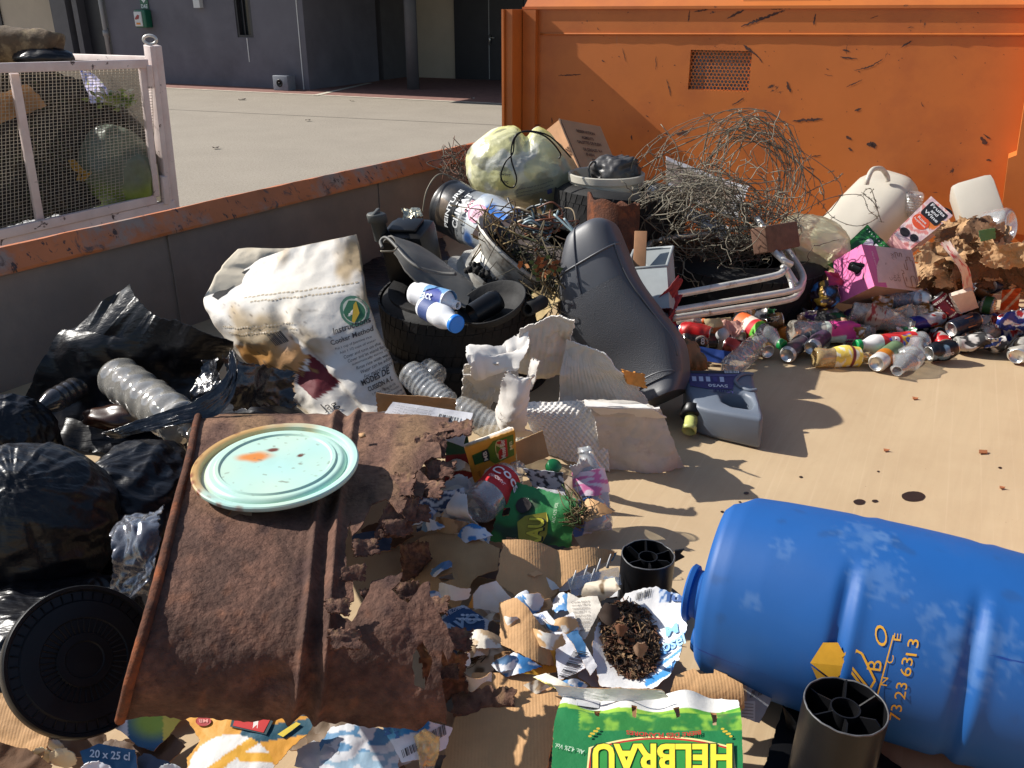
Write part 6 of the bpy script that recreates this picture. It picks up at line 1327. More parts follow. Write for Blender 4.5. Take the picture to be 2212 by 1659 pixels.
# the drum's own printed coordinates: (x along, y around) laid out from the lettering of the photograph
def dtx(s, o, x, y, bold=.0): text(mb, FDp, s, o, x, y, YINK, .0015, bold, 1)
dtx('O', (1918, 1398), (-4, -46), (-48 + 22, -4), 0); dtx('B', (1902, 1450), (4, -22), (-30, -4)); dtx('A', (1893, 1560), (3, -30), (-28, -4))
for s, o, x in (('E', (1945, 1385), (2, -16)), ('C', (1929, 1434), (2, -18)), ('N', (1916, 1482), (3, -18)), ('A', (1902, 1536), (3, -18))): dtx(s, o, x, (-15, -2))
for s, o, x in (('13', (1980, 1418), (6, -36)), ('63', (1967, 1462), (6, -40)), ('23', (1955, 1512), (6, -36)), ('73', (1944, 1558), (6, -34))): dtx(s, o, x, (-24, -3))
line(mb, FDp, [(1930, 1372), (1880, 1560)], 3, YINK, .0015)
rnd = random.Random(2)
patch(mb, FDp, [(1750, 1432), (1778, 1388), (1810, 1388), (1838, 1440), (1800, 1470)], YINK, .0015); patch(mb, FDp, [(1752, 1438), (1798, 1473), (1822, 1490), (1800, 1500), (1775, 1490)], c(186, 140, 44), .0015)
for pts in ([(1840, 1402), (1815, 1420), (1860, 1480), (1842, 1520)], [(1852, 1405), (1826, 1424), (1872, 1482), (1856, 1524)], [(1840, 1400), (1862, 1412), (1890, 1470), (1860, 1520)], [(1802, 1500), (1840, 1474)], [(1812, 1510), (1850, 1484)]): line(mb, FDp, pts, 5, YINK, .0015)
mesh('lettering', mb, INK, dr_, False)
# ================= RICE SACK =================
SACK = amat('woven_sack', rough=.7, var=.12, vs=16, dirt=c(176, 156, 124), ds=6, dt=(.6, .9), dirt2=c(110, 94, 74), ds2=24, dt2=(.68, .76), bump=.5, bs=26, trans=.12)
SR = [(0, (512, 560, 2.98), (772, 506, 2.98)), (.13, (472, 602, 2.86), (786, 568, 2.88)), (.3, (445, 650, 2.68), (796, 640, 2.72)), (.5, (492, 728, 2.6), (818, 712, 2.62)), (.7, (556, 800, 2.56), (846, 776, 2.56)), (.88, (618, 852, 2.5), (872, 838, 2.5)), (1, (650, 880, 2.46), (886, 872, 2.46))]
SR = [(v, D(*a), D(*b)) for v, a, b in SR]
S0 = sheet_map(SR)
def SK(u, v, off=0, bk=0):
    p = S0(u, v); k = math.sin(math.pi * max(0, min(1, u))) ** .7
    d = V((-.1, -1, .15)).normalized()
    cr = .03 * wrinkle(p, 5, 3) + .012 * wrinkle(p, 13, 5) - .03 * math.exp(-((u - .52 - .25 * (v - .4)) / .05) ** 2) * sm(.2, .45, v)
    lip = sm(.32, .2, v) * sm(.5, .0, u)
    if bk: return p - d * (.02 + .1 * k * sm(0, .25, v)) + V((0, 0, .035 * lip)) + d * cr
    return p + d * (k * (.03 + .10 * sm(0, .5, v)) + cr + off) - V((0, 0, .03 * lip * k))
def skcol(u, v):
    base = mixc(c(230, 225, 219), c(231, 223, 208), .5 + .5 * nz(u * 3, v * 3, 0, 1, 2))
    st_ = fr(u * 3, v * 3, 0, 1, 6)
    base = mixc(base, c(176, 150, 108), .9 * sm(.05, .6, st_ + .25 * sm(.35, .0, v)))
    if inpoly(u, v, [(.04, .62), (.1, .52), (.3, .5), (.52, .45), (.55, .6), (.42, .68), (.28, .80), (.14, .76)]): base = mixc(base, c(204, 138, 44), .85 * sm(.44, .56, v + .06 * nz(u * 6, v * 6)))
    if inpoly(u, v, [(.36, .74), (.45, .66), (.5, .68), (.56, .58), (.66, .76), (.42, .84)]): base = c(112, 30, 40)
    zz = abs((u * 9) % 1 - .5) * .16 + .62
    if .05 < u < .56 and abs(v - zz) < .012: base = c(150, 110, 60)
    k_ = nz(u * 34, v * 40, 0, 1, 9)
    return mixc(base, c(96, 80, 62), .8 * sm(.42, .56, k_) * sm(.05, .3, st_ + .1))
sk_ = thing('rice_sack', 'big white woven rice sack with printed instructions standing open in the heap', 'sack', D(720, 880, 2.5))
mb = MB()
mb.grid(lambda u, v: SK(u * 2, v) if u <= .5 else SK(2 - u * 2, v, 0, 1), 150, 90, lambda u, v: skcol(u * 2, v) if u <= .5 else c(206, 194, 172), wrap=True)
mesh('sack_body', mb, SACK, sk_)
mb = MB(); patch(mb, SK, [(.06, .16), (.13, .08), (.2, .05), (.17, .12), (.15, .2), (.12, .27), (.06, .25)], c(22, 18, 16), .004); mesh('mouth_shade_patch', mb, MATTE, sk_)  # dark patch painted on for the shade inside the sack mouth
mb = MB(); rnd = random.Random(4)
bars(mb, SK, (.40, .455), (.09, -.02), (.015, .06), 16, 3, off=.004, bgc=None)
K_ = c(70, 64, 62)
text(mb, SK, 'Instructions', (.79, .475), (.2, -.035), (.004, -.035), K_, .006, .01); text(mb, SK, 'Cooker Method', (.75, .535), (.24, -.045), (.004, -.03), K_, .006, .01)
for i, s in enumerate(('Put 1 cup of Jasmine rice', 'Add 1 1/2 cups of water', 'Cover and turn on the', 'Cover and let stand for', 'automatically turns off', 'Rinse rice with water', 'Water can be added if', 'For more water rice')):
    text(mb, SK, s, (.75 + .012 * i, .572 + .026 * i), (.22, -.04), (.004, -.019), K_, .006, 0, 0)
text(mb, SK, 'MODES DE', (.8, .79), (.18, -.03), (.004, -.032), c(50, 45, 45), .006, .02); text(mb, SK, 'CUISSON A L', (.815, .83), (.17, -.03), (.004, -.028), c(50, 45, 45), .006, .02)
for i in range(5): text(mb, SK, ('1. Mettre 1 tasse de riz', 'Ajouter l eau froide', 'Couvrir et cuire', 'Laisser reposer', 'Remuer et servir')[i], (.825 + .008 * i, .86 + .026 * i), (.16, -.03), (.004, -.018), K_, .006, 0, 0)
for r_, cc in ((1, c(96, 142, 114)), (.82, c(206, 210, 190)), (.74, c(56, 112, 78))):
    patch(mb, SK, [(.925 + .075 * r_ * math.cos(k * .314), .365 + .085 * r_ * math.sin(k * .314)) for k in range(20)], cc, .005 + (1 - r_) * .004)
patch(mb, SK, [(.9, .42), (.93, .33), (.95, .31), (.95, .38), (.91, .43)], c(205, 170, 50), .0075)
text(mb, SK, 'Jag', (.42, .93), (.15, -.03), (-.01, -.055), c(60, 52, 48), .005, 0)
for v0, u0, u1 in ((.24, .3, .98), (.27, .35, .9), (.4, .1, .6), (.43, .12, .6)):
    for k in range(26):
        u = u0 + (u1 - u0) * k / 26; vv = v0 - .05 * (u - .5) + .006 * nz(k, v0); patch(mb, SK, [(u, vv), (u + (u1 - u0) / 40, vv - .002), (u + (u1 - u0) / 40, vv + .005), (u, vv + .007)], c(190, 174, 148), .003)
mesh('print', mb, INK, sk_, kind='stuff')

# ================= BLACK BAGS ON THE LEFT =================
fl_ = (BLACKBAG, BLACKBAG)
SHINE = amat('creased_bag_film', c(34, 34, 38), rough=.2, var=.3, vs=14, bump=1, bs=34, spec=.8, rv=.08)
ob = thing('bin_bag', 'torn open black bin bag spilling bottles beside the rice sack', 'bin bag', P(280, 860, .1))
sheet('bag_film', [(0, P(150, 722, .30), P(505, 738, .34)), (.12, P(125, 740, .28), P(500, 760, .3)), (.4, P(90, 800, .2), P(470, 810, .2)), (.75, P(50, 880, .08), P(430, 890, .12)), (1, P(30, 950, .03), P(400, 980, .05))], (.02,) * 3, fl_, n=64, tear=.004, crumple=.04, cs=5, seed=2, outline=[(.0, 0), (.1, -.12), (.2, -.16), (.4, -.12), (.55, -.1), (.72, -.09), (1, 0), (1, 1), (0, 1)], parent=ob)
sheet('torn_rim', [(0, P(220, 936, .2), P(238, 948, .18)), (.3, P(325, 898, .24), P(345, 926, .21)), (.6, P(430, 862, .27), P(460, 900, .23)), (.82, P(486, 812, .3), P(506, 850, .26)), (1, P(497, 755, .34), P(510, 765, .33))], (.03,) * 3, (SHINE, SHINE), n=14, tear=.02, crumple=.014, cs=20, seed=3, parent=ob)
sheet('loose_fold', [P(424, 780, .3), P(482, 775, .32), P(488, 830, .26), P(420, 862, .2)], (.03,) * 3, (SHINE, SHINE), n=24, tear=.05, crumple=.03, cs=18, seed=4, parent=ob)
sheet('draped_film', [(0, P(480, 770, .32), P(620, 800, .22)), (1, P(500, 880, .16), P(640, 880, .12))], (.03,) * 3, (SHINE, SHINE), n=30, tear=.05, crumple=.03, cs=12, seed=5, parent=ob)
RIBM = clear('cloudy_clear_plastic', (.7, .68, .64), haze=.5, hazecol=(.42, .40, .36), dirt=.3, bump=.3)
bottle('large cloudy ribbed bottle lying in the open black bag, sunlit on top', (252, 812, .22), (420, 935, .19), .062, ribs=6, mat=RIBM, depth=.08, crush=.01, seed=3, neck=.4, group='bottles in the black bag', shoulder=.85)
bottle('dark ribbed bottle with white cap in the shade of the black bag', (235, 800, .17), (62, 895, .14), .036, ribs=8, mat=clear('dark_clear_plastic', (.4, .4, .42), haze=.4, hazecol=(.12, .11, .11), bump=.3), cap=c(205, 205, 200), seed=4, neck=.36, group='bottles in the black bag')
mb = blob(lambda d: P(285, 900, .1) + V((d.x * .14, d.y * .05, d.z * .04)) * (1 + .2 * nz(d.x, d.y, d.z, 2)), 40, 24); mesh('brown_bottle', mb, amat('brown_glass', c(60, 36, 26), rough=.3, var=.3), label='dim brown flattened bottle between the dark bottle and the ribbed bottle', cat_='bottle')
def lbag(cen, rx, ry, rz, knot, seed, amp=.05, fold=.02):
    kn = V(knot).normalized()
    def f(d):
        ax = d - kn * d.dot(kn); an = math.atan2(ax.dot(V((0, 0, 1)).cross(kn).normalized()), ax.dot(kn.cross(V((0, 0, 1)).cross(kn)).normalized()))
        near_ = sm(-.4, .9, d.dot(kn))
        k = 1 + fold * near_ * (nz(an * 3.2, seed, d.dot(kn), 1.6)* 1.6 + 1.0 * nz(an * 8, seed + 3, d.dot(kn) * 1.5, 1.6)) + amp * 2 * wrinkle(d, 1.8, seed) + .05 * sm(.9, 1, d.dot(kn))
        return cen + V((d.x * rx, d.y * ry, d.z * rz)) * k
    return blob(f, 170, 120)
mb = lbag(P(62, 1130, .16), .19, .16, .17, (.25, -.55, .8), 2); mesh('bin_bag', mb, BLACKBAG, label='full black bin bag with radiating folds at the left edge', cat_='bin bag')
mb = lbag(P(300, 1090, .08), .16, .2, .13, (-.3, -.3, .9), 5, .08, .012); mesh('bin_bag', mb, BLACKBAG, label='dark slumped bin bag between the folded bag and the rusty drum', cat_='bin bag')
mb = lbag(P(20, 960, .1), .12, .12, .13, (.3, -.5, .6), 8, .08, .014); mesh('bin_bag', mb, BLACKBAG, label='dark bin bag by the skip wall above the folded bag', cat_='bin bag')
sheet('clear_film', [(0, P(250, 1150, .22), P(350, 1085, .26)), (.5, P(250, 1210, .2), P(350, 1180, .22)), (1, P(235, 1310, .1), P(330, 1280, .14))], c(110, 112, 120), (clear('dusty_clear_film', (.6, .6, .64), haze=.35, hazecol=(.25, .26, .3), bump=.6),) * 2, n=34, tear=.05, crumple=.03, cs=16, seed=6, label='dusty clear film hanging at the left rim of the rusty drum', cat_='plastic film')
mb = lbag(P(70, 1380, .03), .2, .17, .09, (.3, -.3, .8), 11, .1, .012); mesh('bin_bag', mb, BLACKBAG, label='added flat black bin bag darkening the floor beneath the round black cover', cat_='bin bag')  # added bag, turns the bright floor around the cover dark
sheet('black_film', [(0, P(540, 800, .1), P(700, 830, .08)), (1, P(430, 930, .08), P(1000, 930, .06))], (.02,) * 3, fl_, n=40, tear=.03, crumple=.02, cs=12, seed=16, label='added black film darkening the floor between the rice sack and the back of the rusty drum', cat_='plastic film')  # added sheet, hides bright floor behind the drum under a dark tone
# black disc
dc = P(183, 1425, .17); ax = (CAM - dc).normalized() + V((.30, .2, .1)); m = frame(dc, dc + ax.normalized() * .1, V((0, 0, 1))); dR = .128
lid = thing('black_cover', 'round black plastic lid with fine ribs tilted in the shade at lower left', 'lid', dc)
mb = MB(); mb.lathe([(0, .0), (.03, 0), (.032, .003), (.045, .003), (.047, 0), (.07, 0), (.072, .003), (.1, .003), (.103, 0), (dR - .01, 0), (dR - .008, .006), (dR - .002, .008), (dR, .004), (dR, -.014), (dR - .004, -.014), (dR - .006, -.004), (0, -.006)], 96, m)
mesh('disc', mb, BLACKP, lid, ang=30)
mb = MB()
for k in range(40):
    a = k * math.pi / 20; mb.tube([m @ V((.034 * math.cos(a), .034 * math.sin(a), .001)), m @ V(((dR - .012) * math.cos(a), (dR - .012) * math.sin(a), .001))], .0012, 4)
mesh('ribs', mb, BLACKP, lid, kind='stuff')
mb = MB(); mb.lathe([(0, -.02), (.02, -.016), (.022, .03), (0, .032)], 20, frame(P(35, 1490, .1), P(40, 1540, .1))); mesh('plastic_ball', mb, BLACKP, label='black round plastic ball peeking from under the left of the black lid', cat_='ball')

# ================= RUSTY DRUM SHEET =================
DRS = [(0, P(440, 893, .17), P(1012, 892, .17)), (.07, P(428, 905, .24), P(1003, 902, .225)), (.2, P(412, 985, .3), P(985, 970, .265)), (.38, P(380, 1110, .33), P(965, 1100, .28)), (.6, P(340, 1270, .335), P(968, 1275, .275)), (.78, P(305, 1395, .305), P(978, 1400, .25)), (.92, P(276, 1500, .245), P(982, 1500, .19)), (1, P(262, 1552, .17), P(975, 1560, .14))]
def dbow(u, v):
    b_ = 0
    for u0 in (.505, .583): b_ += .0125 * math.exp(-((u - u0) / .013) ** 2)
    b_ -= .008 * math.exp(-((u - .545) / .016) ** 2)
    b_ += .0035 * fr(u * 7, v * 7, 0, 1, 4) + .0016 * nz(u * 60, v * 60)
    b_ -= .02 * math.exp(-((u - .42) / .05) ** 2 - ((v - .88) / .05) ** 2) - .016 * sm(.64, .8, u) * (.5 + .5 * math.sin(v * 17 + 4 * u)) 
    return b_
def rust(u, v):
    k = fr(u * 8, v * 9, 0, 1, 3); k2 = nz(u * 22, v * 24, 0, 1, 8)
    b_ = mixc(mixc(c(108, 80, 68), c(140, 106, 86), sm(-.3, .5, k)), mixc(c(92, 68, 58), c(116, 84, 70), sm(-.3, .5, k)), sm(.3, .5, v + .12 * k))
    b_ = mixc(b_, c(150, 98, 70), .3 * sm(.25, .6, k2) * sm(.35, .7, v)); b_ = mixc(b_, c(80, 58, 52), sm(.2, .6, nz(u * 13, v * 13, 3, 1, 1)))
    b_ = mixc(b_, c(146, 116, 84), .6 * sm(.1, .5, nz(u * 5, v * 6, 0, 1, 11)) * sm(.5, .2, v))
    return b_
RUSTA = amat('rust_skin', rough=.92, var=.4, vs=70, dirt=c(62, 42, 36), ds=26, dt=(.55, .72), dirt2=c(132, 82, 56), ds2=60, dt2=(.68, .78), bump=1, bs=150, spec=.2)
rd = thing('rusty_drum', 'flattened rust eaten steel drum half with raised bands and ragged right edge', 'drum', P(600, 1250, 0))
out_ = [(0, 0), (.5, 0), (1.0, .0), (.985, .03), (.94, .06), (.95, .1), (.985, .11), (.97, .15), (.90, .17), (.93, .2), (.95, .25), (.91, .25), (.87, .29), (.92, .31), (.9, .36), (.86, .35), (.83, .39), (.76, .36), (.70, .37), (.68, .42), (.645, .46), (.635, .41), (.62, .47), (.63, .55), (.66, .58), (.66, .63), (.60, .67), (.66, .69), (.70, .63), (.73, .585), (.78, .58), (.83, .56), (.82, .6), (.79, .62), (.85, .65), (.89, .61), (.93, .60), (.94, .66), (.98, .7), (1.0, .78), (.98, .82), (.96, .79), (.955, .88), (.97, .93), (.98, .985), (.93, .97), (.9, 1.0), (.5, 1), (0, 1)]
o, SD = sheet('drum_wall', DRS, rust, (RUSTA, RUSTA), n=130, outline=out_, holes=[[(.17, .385), (.2, .36), (.24, .375), (.26, .36), (.27, .395), (.22, .39)], [(.86, .8), (.9, .76), (.93, .82), (.9, .9), (.87, .88)], [(.965, .02), (.98, .012), (.99, .03), (.97, .04)]], tear=.009, bow=dbow, crumple=.002, cs=12, thick=.003, seed=3, parent=rd, ang=70)
mb = MB(); mb.tube([SD(-.002 + .001 * nz(i * .7, 0), i / 60, .004 + .002 * nz(i, 3, 0, 1.3)) for i in range(61)], .0085, 10); mesh('chime', mb, RUST, rd)
for (rows, sd, u_) in (([P(865, 1175, .16), P(925, 1168, .17), P(935, 1225, .1), P(868, 1262, .08)], 4, 0), ([P(975, 1502, .09), P(1108, 1482, .11), P(1100, 1530, .06), P(985, 1552, .05)], 5, .03), ([P(905, 1405, .21), P(1000, 1400, .19), P(1005, 1500, .1), P(930, 1540, .05)], 6, .0)):
    sheet('rust_flake', rows, rust, (RUSTA, RUSTA), n=26, tear=.06, crumple=.02, cs=20, thick=.004, seed=sd, bow=lambda u, v: u_ * math.sin(v * math.pi), label={4: 'rounded flake of rusty steel fallen beside the hole in the drum', 5: 'curled dark rusty steel strip lying on the brown cardboard', 6: 'hanging rusty flap at the lower right corner of the drum'}[sd], cat_='rust flake', group='rust flakes off the drum')
for rows, sd, lb in (([P(840, 1085, .3), P(905, 1075, .29), P(890, 1150, .25), P(800, 1170, .27)], 8, 'thick blistered rust plate peeling off the drum above its big hole'), ([P(895, 945, .285), P(965, 930, .27), P(962, 985, .265), P(905, 985, .28)], 9, 'flat square rust plate peeling at the upper right of the drum')):
    sheet('rust_plate', rows, rust, (RUSTA, RUSTA), n=26, tear=.05, crumple=.012, cs=26, thick=.006, seed=sd, label=lb, cat_='rust flake', group='rust flakes off the drum')
mb = MB(); q_ = P(783, 942, .29); mb.box(basis(q_, V((.9, .3, .1)).normalized(), V((-.3, .9, 0)).normalized(), V((-.1, -.05, .98)).normalized()), .014, .018, .004); mesh('cork_bit', mb, KRAFT, label='small tan cardboard chip lying on the rusty drum right of the lid', cat_='scrap')
rnd = random.Random(19); k = 0
for (x, y, z) in ((985, 925, .25), (950, 1010, .27), (930, 1060, .27), (900, 1110, .27), (850, 1140, .28), (790, 1180, .3), (760, 1240, .31), (730, 1310, .31), (800, 1290, .28), (880, 1275, .25), (940, 1310, .24), (985, 1380, .21), (970, 1450, .19), (745, 1380, .3), (905, 1330, .25), (860, 1050, .285)):
    s_ = rnd.uniform(22, 40); t_ = rnd.uniform(-.02, .03)
    sheet('rust_flake', [P(x - s_, y - s_ * .5, z + .012), P(x + s_, y - s_ * .7, z + .006 + t_), P(x + s_ * .9, y + s_ * .7, z - .01 + t_), P(x - s_ * .8, y + s_ * .6, z + .004)], rust, (RUSTA, RUSTA), n=22, tear=.12, crumple=.012, cs=22, thick=.0035, seed=600 + k, label='ragged curled flake of rust along the torn right edge of the drum', cat_='rust flake', group='curled flakes along the torn drum edge'); k += 1
# mint lid
lc = P(597, 1003, .352); lr = (P(772, 1003, .352) - P(420, 1003, .352)).length / 2
tl_ = V((0, -.05, 1)).normalized(); m = frame(lc, lc + tl_, V((.0, -1, 0)))
def mint(a, t, r=0): return c(178, 214, 196)
mb = MB(); pr = [(0, .004), (.02, .0045), (lr * .66, .0045), (lr * .68, .008), (lr * .72, .008), (lr * .74, .0045), (lr * .8, .0045), (lr * .835, .0), (lr * .85, -.004), (lr * .89, -.004), (lr * .905, .004), (lr * .93, .006), (lr * .985, .0062), (lr, .004), (lr * 1.0, -.002), (lr * .985, -.005), (0, -.005)]
mb.lathe(pr, 160, m, dz=.003)
for i, p in enumerate(mb.v):
    q = p - lc; x, y = q.x / lr, q.y / lr; r_ = math.hypot(x, y)
    b_ = mixc(c(172, 214, 206), c(200, 218, 192), .5 + .5 * nz(x * 2, y * 2, 0, 1, 4))
    edge = sm(.80, .93, r_) * sm(-.2, .8, -x * .9 + y * .5 + .4 * nz(x * 4, y * 4, 0, 1, 2)); b_ = mixc(b_, c(196, 150, 84), edge * .95)
    b_ = mixc(b_, c(132, 66, 34), sm(.1, .35, nz(x * 7, y * 7, 0, 1, 9)) * sm(.93, 1.0, r_) * sm(.3, -.5, x))
    d1 = math.hypot((x + .12) / 1.2, (y - .3) / .8); b_ = mixc(b_, c(110, 54, 30), sm(.085, .04, d1 + .04 * nz(x * 9, y * 9)))
    d2 = math.hypot((x + .32) / 1.0, (y - .13) / .55); b_ = mixc(b_, c(214, 132, 56), sm(.32, .1, d2 + .12 * nz(x * 6, y * 6, 0, 1, 5)))
    d3 = math.hypot(x - .26, (y - .17) / .9); b_ = mixc(b_, c(104, 50, 26), sm(.06, .03, d3 + .03 * nz(x * 14, y * 14)))
    b_ = mixc(b_, c(120, 116, 96), .7 * sm(.5, .62, nz(x * 14, y * 24, 0, 1, 7)) * sm(.9, .5, r_))
    mb.c[i] = b_
mesh('tin_lid', mb, amat('mint_enamel', rough=.35, var=.06, vs=12, dirt2=c(90, 84, 66), ds2=30, dt2=(.7, .75), bump=.05), label='round mint green tin lid with rust stains lying on the rusty drum', cat_='lid', ang=40)

# ================= MIDDLE HEAP =================
bottle('clear ribbed water bottle leaning against the foot of the rice sack', (880, 800, .2), (985, 890, .12), .042, ribs=9, seed=31, crush=.006, neck=.4, shoulder=.8)
bottle('clear bottle whose scalloped base faces the camera by the lower tyre', (950, 818, .12), (905, 790, .14), .04, ribs=2, seed=32, crush=.004)
bottle('long clear bottle with pink stripe lying under the white cardboard', (985, 880, .13), (1130, 950, .08), .042, ribs=10, seed=33, crush=.006, neck=.4, shoulder=.85)
bottle('clear bottle with pink and orange label standing in the middle heap', (1290, 1145, .02), (1262, 965, .2), .043, seed=34, crush=.01, lab=(.42, .72), labcol=lambda a, s: c(225, 120, 170) if nz(a * 8, s * 5) > .05 else c(235, 215, 225), neck=.4, ribs=3)
bottle('clear cola bottle with red label lying beside the orange beer carton', (1028, 1100, .12), (1122, 1010, .14), .046, seed=35, crush=.006, lab=(.28, .66), labcol=c(196, 36, 44), neck=.45,
       deco=lambda mb, F: (text(mb, F, 'Coca', (-.16, .6), (.3, -.06), (.0, -.13), c(240, 235, 235), off=.004, bold=.02), text(mb, F, 'ORIGINAL', (-.14, .42), (.16, -.02), (0, -.05), c(240, 220, 220), off=.004, bold=0)))
mb = MB(); q_ = P(1193, 1012, .16); mb.lathe([(0, .018), (.017, .018), (.0185, .016), (.019, 0), (.016, 0), (.015, .014)], 40, frame(q_, q_ + V((.35, -.4, .85)).normalized())); mesh('bottle_cap', mb, amat('green_cap', c(16, 104, 56), rough=.4), label='green bottle cap above the torn green carton', cat_='cap')
WC = (GREYBOARD, GREYBOARD); EGG = amat('egg_board', c(222, 216, 208), rough=.85, var=.12, vs=12, dirt=c(150, 134, 116), ds=6, dt=(.62, .85), bump=.15, bs=90)
pkc = thing('packing_cardboard', 'large crumpled white packing cardboard with an embossed face in the middle', 'cardboard', P(1250, 950))
dim = lambda a, b, k=.003: (lambda u, v: k * math.sin(u * a * math.pi) * math.sin(v * b * math.pi))
sheet('embossed_face', [(0, P(1118, 862, .19), P(1290, 868, .19)), (.3, P(1130, 895, .17), P(1305, 905, .15)), (1, P(1170, 975, .03), P(1318, 1015, .006))], (.7,) * 3, (EGG, GREYBOARD), n=90, tear=.01, crumple=.014, bow=dim(26, 20, .0035), thick=.004, seed=3, parent=pkc)
sheet('front_flap', [(0, P(1258, 872, .16), P(1400, 868, .17)), (.12, P(1272, 880, .2), P(1420, 878, .2)), (.3, P(1285, 905, .165), P(1436, 905, .165)), (1, P(1300, 1014, .004), P(1477, 1009, .004))], (.7,) * 3, (GREYBOARD, EGG), n=60, tear=.012, crumple=.016, thick=.005, seed=4, parent=pkc, bow=lambda u, v: .012 * math.sin(u * 3.1))
sheet('rolled_lip', [(0, P(1262, 868, .22), P(1390, 872, .22)), (.5, P(1268, 878, .23), P(1412, 884, .215)), (1, P(1295, 896, .19), P(1440, 900, .17))], (.7,) * 3, (EGG, GREYBOARD), n=30, tear=.02, crumple=.008, thick=.004, seed=5, parent=pkc)
sheet('lit_fold', [(0, P(1098, 806, .33), P(1150, 800, .32)), (.4, P(1082, 840, .28), P(1140, 842, .27)), (1, P(1068, 905, .13), P(1150, 950, .09))], (.7,) * 3, (EGG, GREYBOARD), n=30, tear=.05, crumple=.03, thick=.004, seed=6, parent=pkc, bow=lambda u, v: .03 * math.sin(u * 3.1))
sheet('upper_panel', [(0, P(1128, 702, .36), P(1240, 688, .4)), (1, P(1112, 790, .2), P(1222, 800, .18))], (.6,) * 3, (GREYBOARD, EGG), n=40, tear=.02, crumple=.03, thick=.004, seed=7, parent=pkc, bow=dim(18, 1, .002))
sheet('left_slope', [(0, P(1030, 770, .28), P(1135, 696, .37)), (.5, P(1012, 782, .28), P(1140, 750, .32)), (1, P(1030, 800, .24), P(1115, 800, .25))], (.7,) * 3, (EGG, GREYBOARD), n=40, tear=.04, crumple=.035, thick=.004, seed=8, parent=pkc)
sheet('left_flap', [(0, P(1003, 783, .27), P(1078, 780, .28)), (1, P(998, 862, .12), P(1062, 880, .1))], (.6,) * 3, (GREYBOARD, EGG), n=40, tear=.03, crumple=.03, thick=.004, seed=9, parent=pkc, bow=dim(16, 8, .002))
sheet('back_panel', [(0, P(1222, 735, .32), P(1310, 760, .3)), (.5, P(1210, 820, .2), P(1370, 830, .2)), (1, P(1205, 905, .1), P(1425, 900, .12))], (.45,) * 3, (GREYBOARD, EGG), n=50, tear=.02, crumple=.03, thick=.004, seed=10, parent=pkc, bow=dim(40, 1, .0015))
sheet('torn_spike', [P(1150, 775, .3), P(1172, 778, .32), P(1150, 840, .2), P(1135, 835, .2)], (.7,) * 3, (EGG, GREYBOARD), n=14, tear=.08, crumple=.01, thick=.004, seed=11, parent=pkc)
sheet('inner_strip', [(0, P(1000, 800, .25), P(1120, 800, .24)), (1, P(1040, 860, .14), P(1130, 880, .12))], (.5,) * 3, (GREYBOARD, EGG), n=30, tear=.02, crumple=.02, thick=.004, seed=12, parent=pkc)
sheet('cardboard_strip', [(0, P(812, 848, .2), P(985, 862, .2)), (1, P(815, 890, .14), P(985, 895, .15))], c(170, 128, 84), (KRAFT, KRAFT), n=30, tear=.02, crumple=.015, seed=13, label='brown cardboard strip between the rice sack and the white sheet', cat_='cardboard')
o, S = sheet('printed_sheet', [(0, P(850, 868, .24), P(1022, 892, .24)), (1, P(825, 900, .2), P(1000, 965, .17))], c(226, 226, 230), (PAPER, PAPER), n=24, tear=.006, crumple=.004, seed=14, label='white printed sheet with barcode behind the top right of the rusty drum', cat_='paper')
mb = MB(); bars(mb, S, (.62, .2), (.24, .02), (0, .25), 14, 5, off=.002)
for i in range(5): text(mb, S, 'ref lot quantite livraison ' + str(27 + i), (.08, .2 + i * .13), (.45, .02), (0, -.07), c(110, 112, 120), .002, 0, 0)
mesh('print', mb, INK, o, False)
def mosel(u, v):
    if ((u - .2 < .62) and .18 < v < .75): pass
    return c(226, 160, 48)
o, S = sheet('beer_carton', [(0, P(1002, 962, .2), P(1100, 922, .24)), (.12, P(1004, 972, .21), P(1112, 934, .24)), (1, P(1028, 1052, .08), P(1116, 1016, .1))], lambda u, v: c(224, 158, 50) if v > .1 else c(232, 222, 205), (PAPER, KRAFT), n=36, tear=.006, crumple=.004, seed=15, label='orange beer carton with green bottle picture lettered Mosel Bier', cat_='carton')
mb = MB(); patch(mb, S, [(.1, .32), (.1, .55), (.42, .56), (.52, .68), (.96, .66), (.96, .14), (.56, .14), (.42, .3)], c(96, 122, 30), .0012); patch(mb, S, [(.1, .34), (.1, .53), (.3, .54), (.3, .32)], c(36, 84, 40), .0018)
patch(mb, S, [(.3, .3), (.42, .3), (.44, .43), (.42, .56), (.3, .56), (.28, .43)], c(24, 40, 34), .002); text(mb, S, 'MB', (.39, .53), (-.0, -.2), (-.08, 0), c(225, 222, 200), .003)
patch(mb, S, [(.66 + .09 * math.cos(k * .314), .4 + .25 * math.sin(k * .314)) for k in range(20)], c(206, 190, 120), .002); patch(mb, S, [(.62, .2), (.82, .2), (.82, .62), (.62, .62)], c(196, 52, 36), .0025); text(mb, S, 'Mosel Bier', (.77, .62), (-.0, -.44), (-.1, .0), c(240, 228, 205), .0035); text(mb, S, 'MB', (.92, .5), (0, -.2), (-.06, 0), c(225, 215, 150), .003)
text(mb, S, 'Dorstlek', (.2, .94), (-.02, -.25), (-.07, 0), c(120, 80, 20), .002, 0); text(mb, S, 'wees', (.6, .92), (.0, -.16), (-.07, 0), c(120, 80, 20), .002, 0)
mesh('print', mb, INK, o, False)
sheet('brown_flap', [P(1112, 955, .17), P(1172, 930, .2), P(1186, 985, .13), P(1120, 1010, .1)], lambda u, v: c(196, 158, 108) if u + v < 1.5 else c(226, 150, 70), (KRAFT, PAPER), n=20, tear=.012, crumple=.006, seed=16, label='brown kraft flap to the right of the orange beer carton', cat_='cardboard')
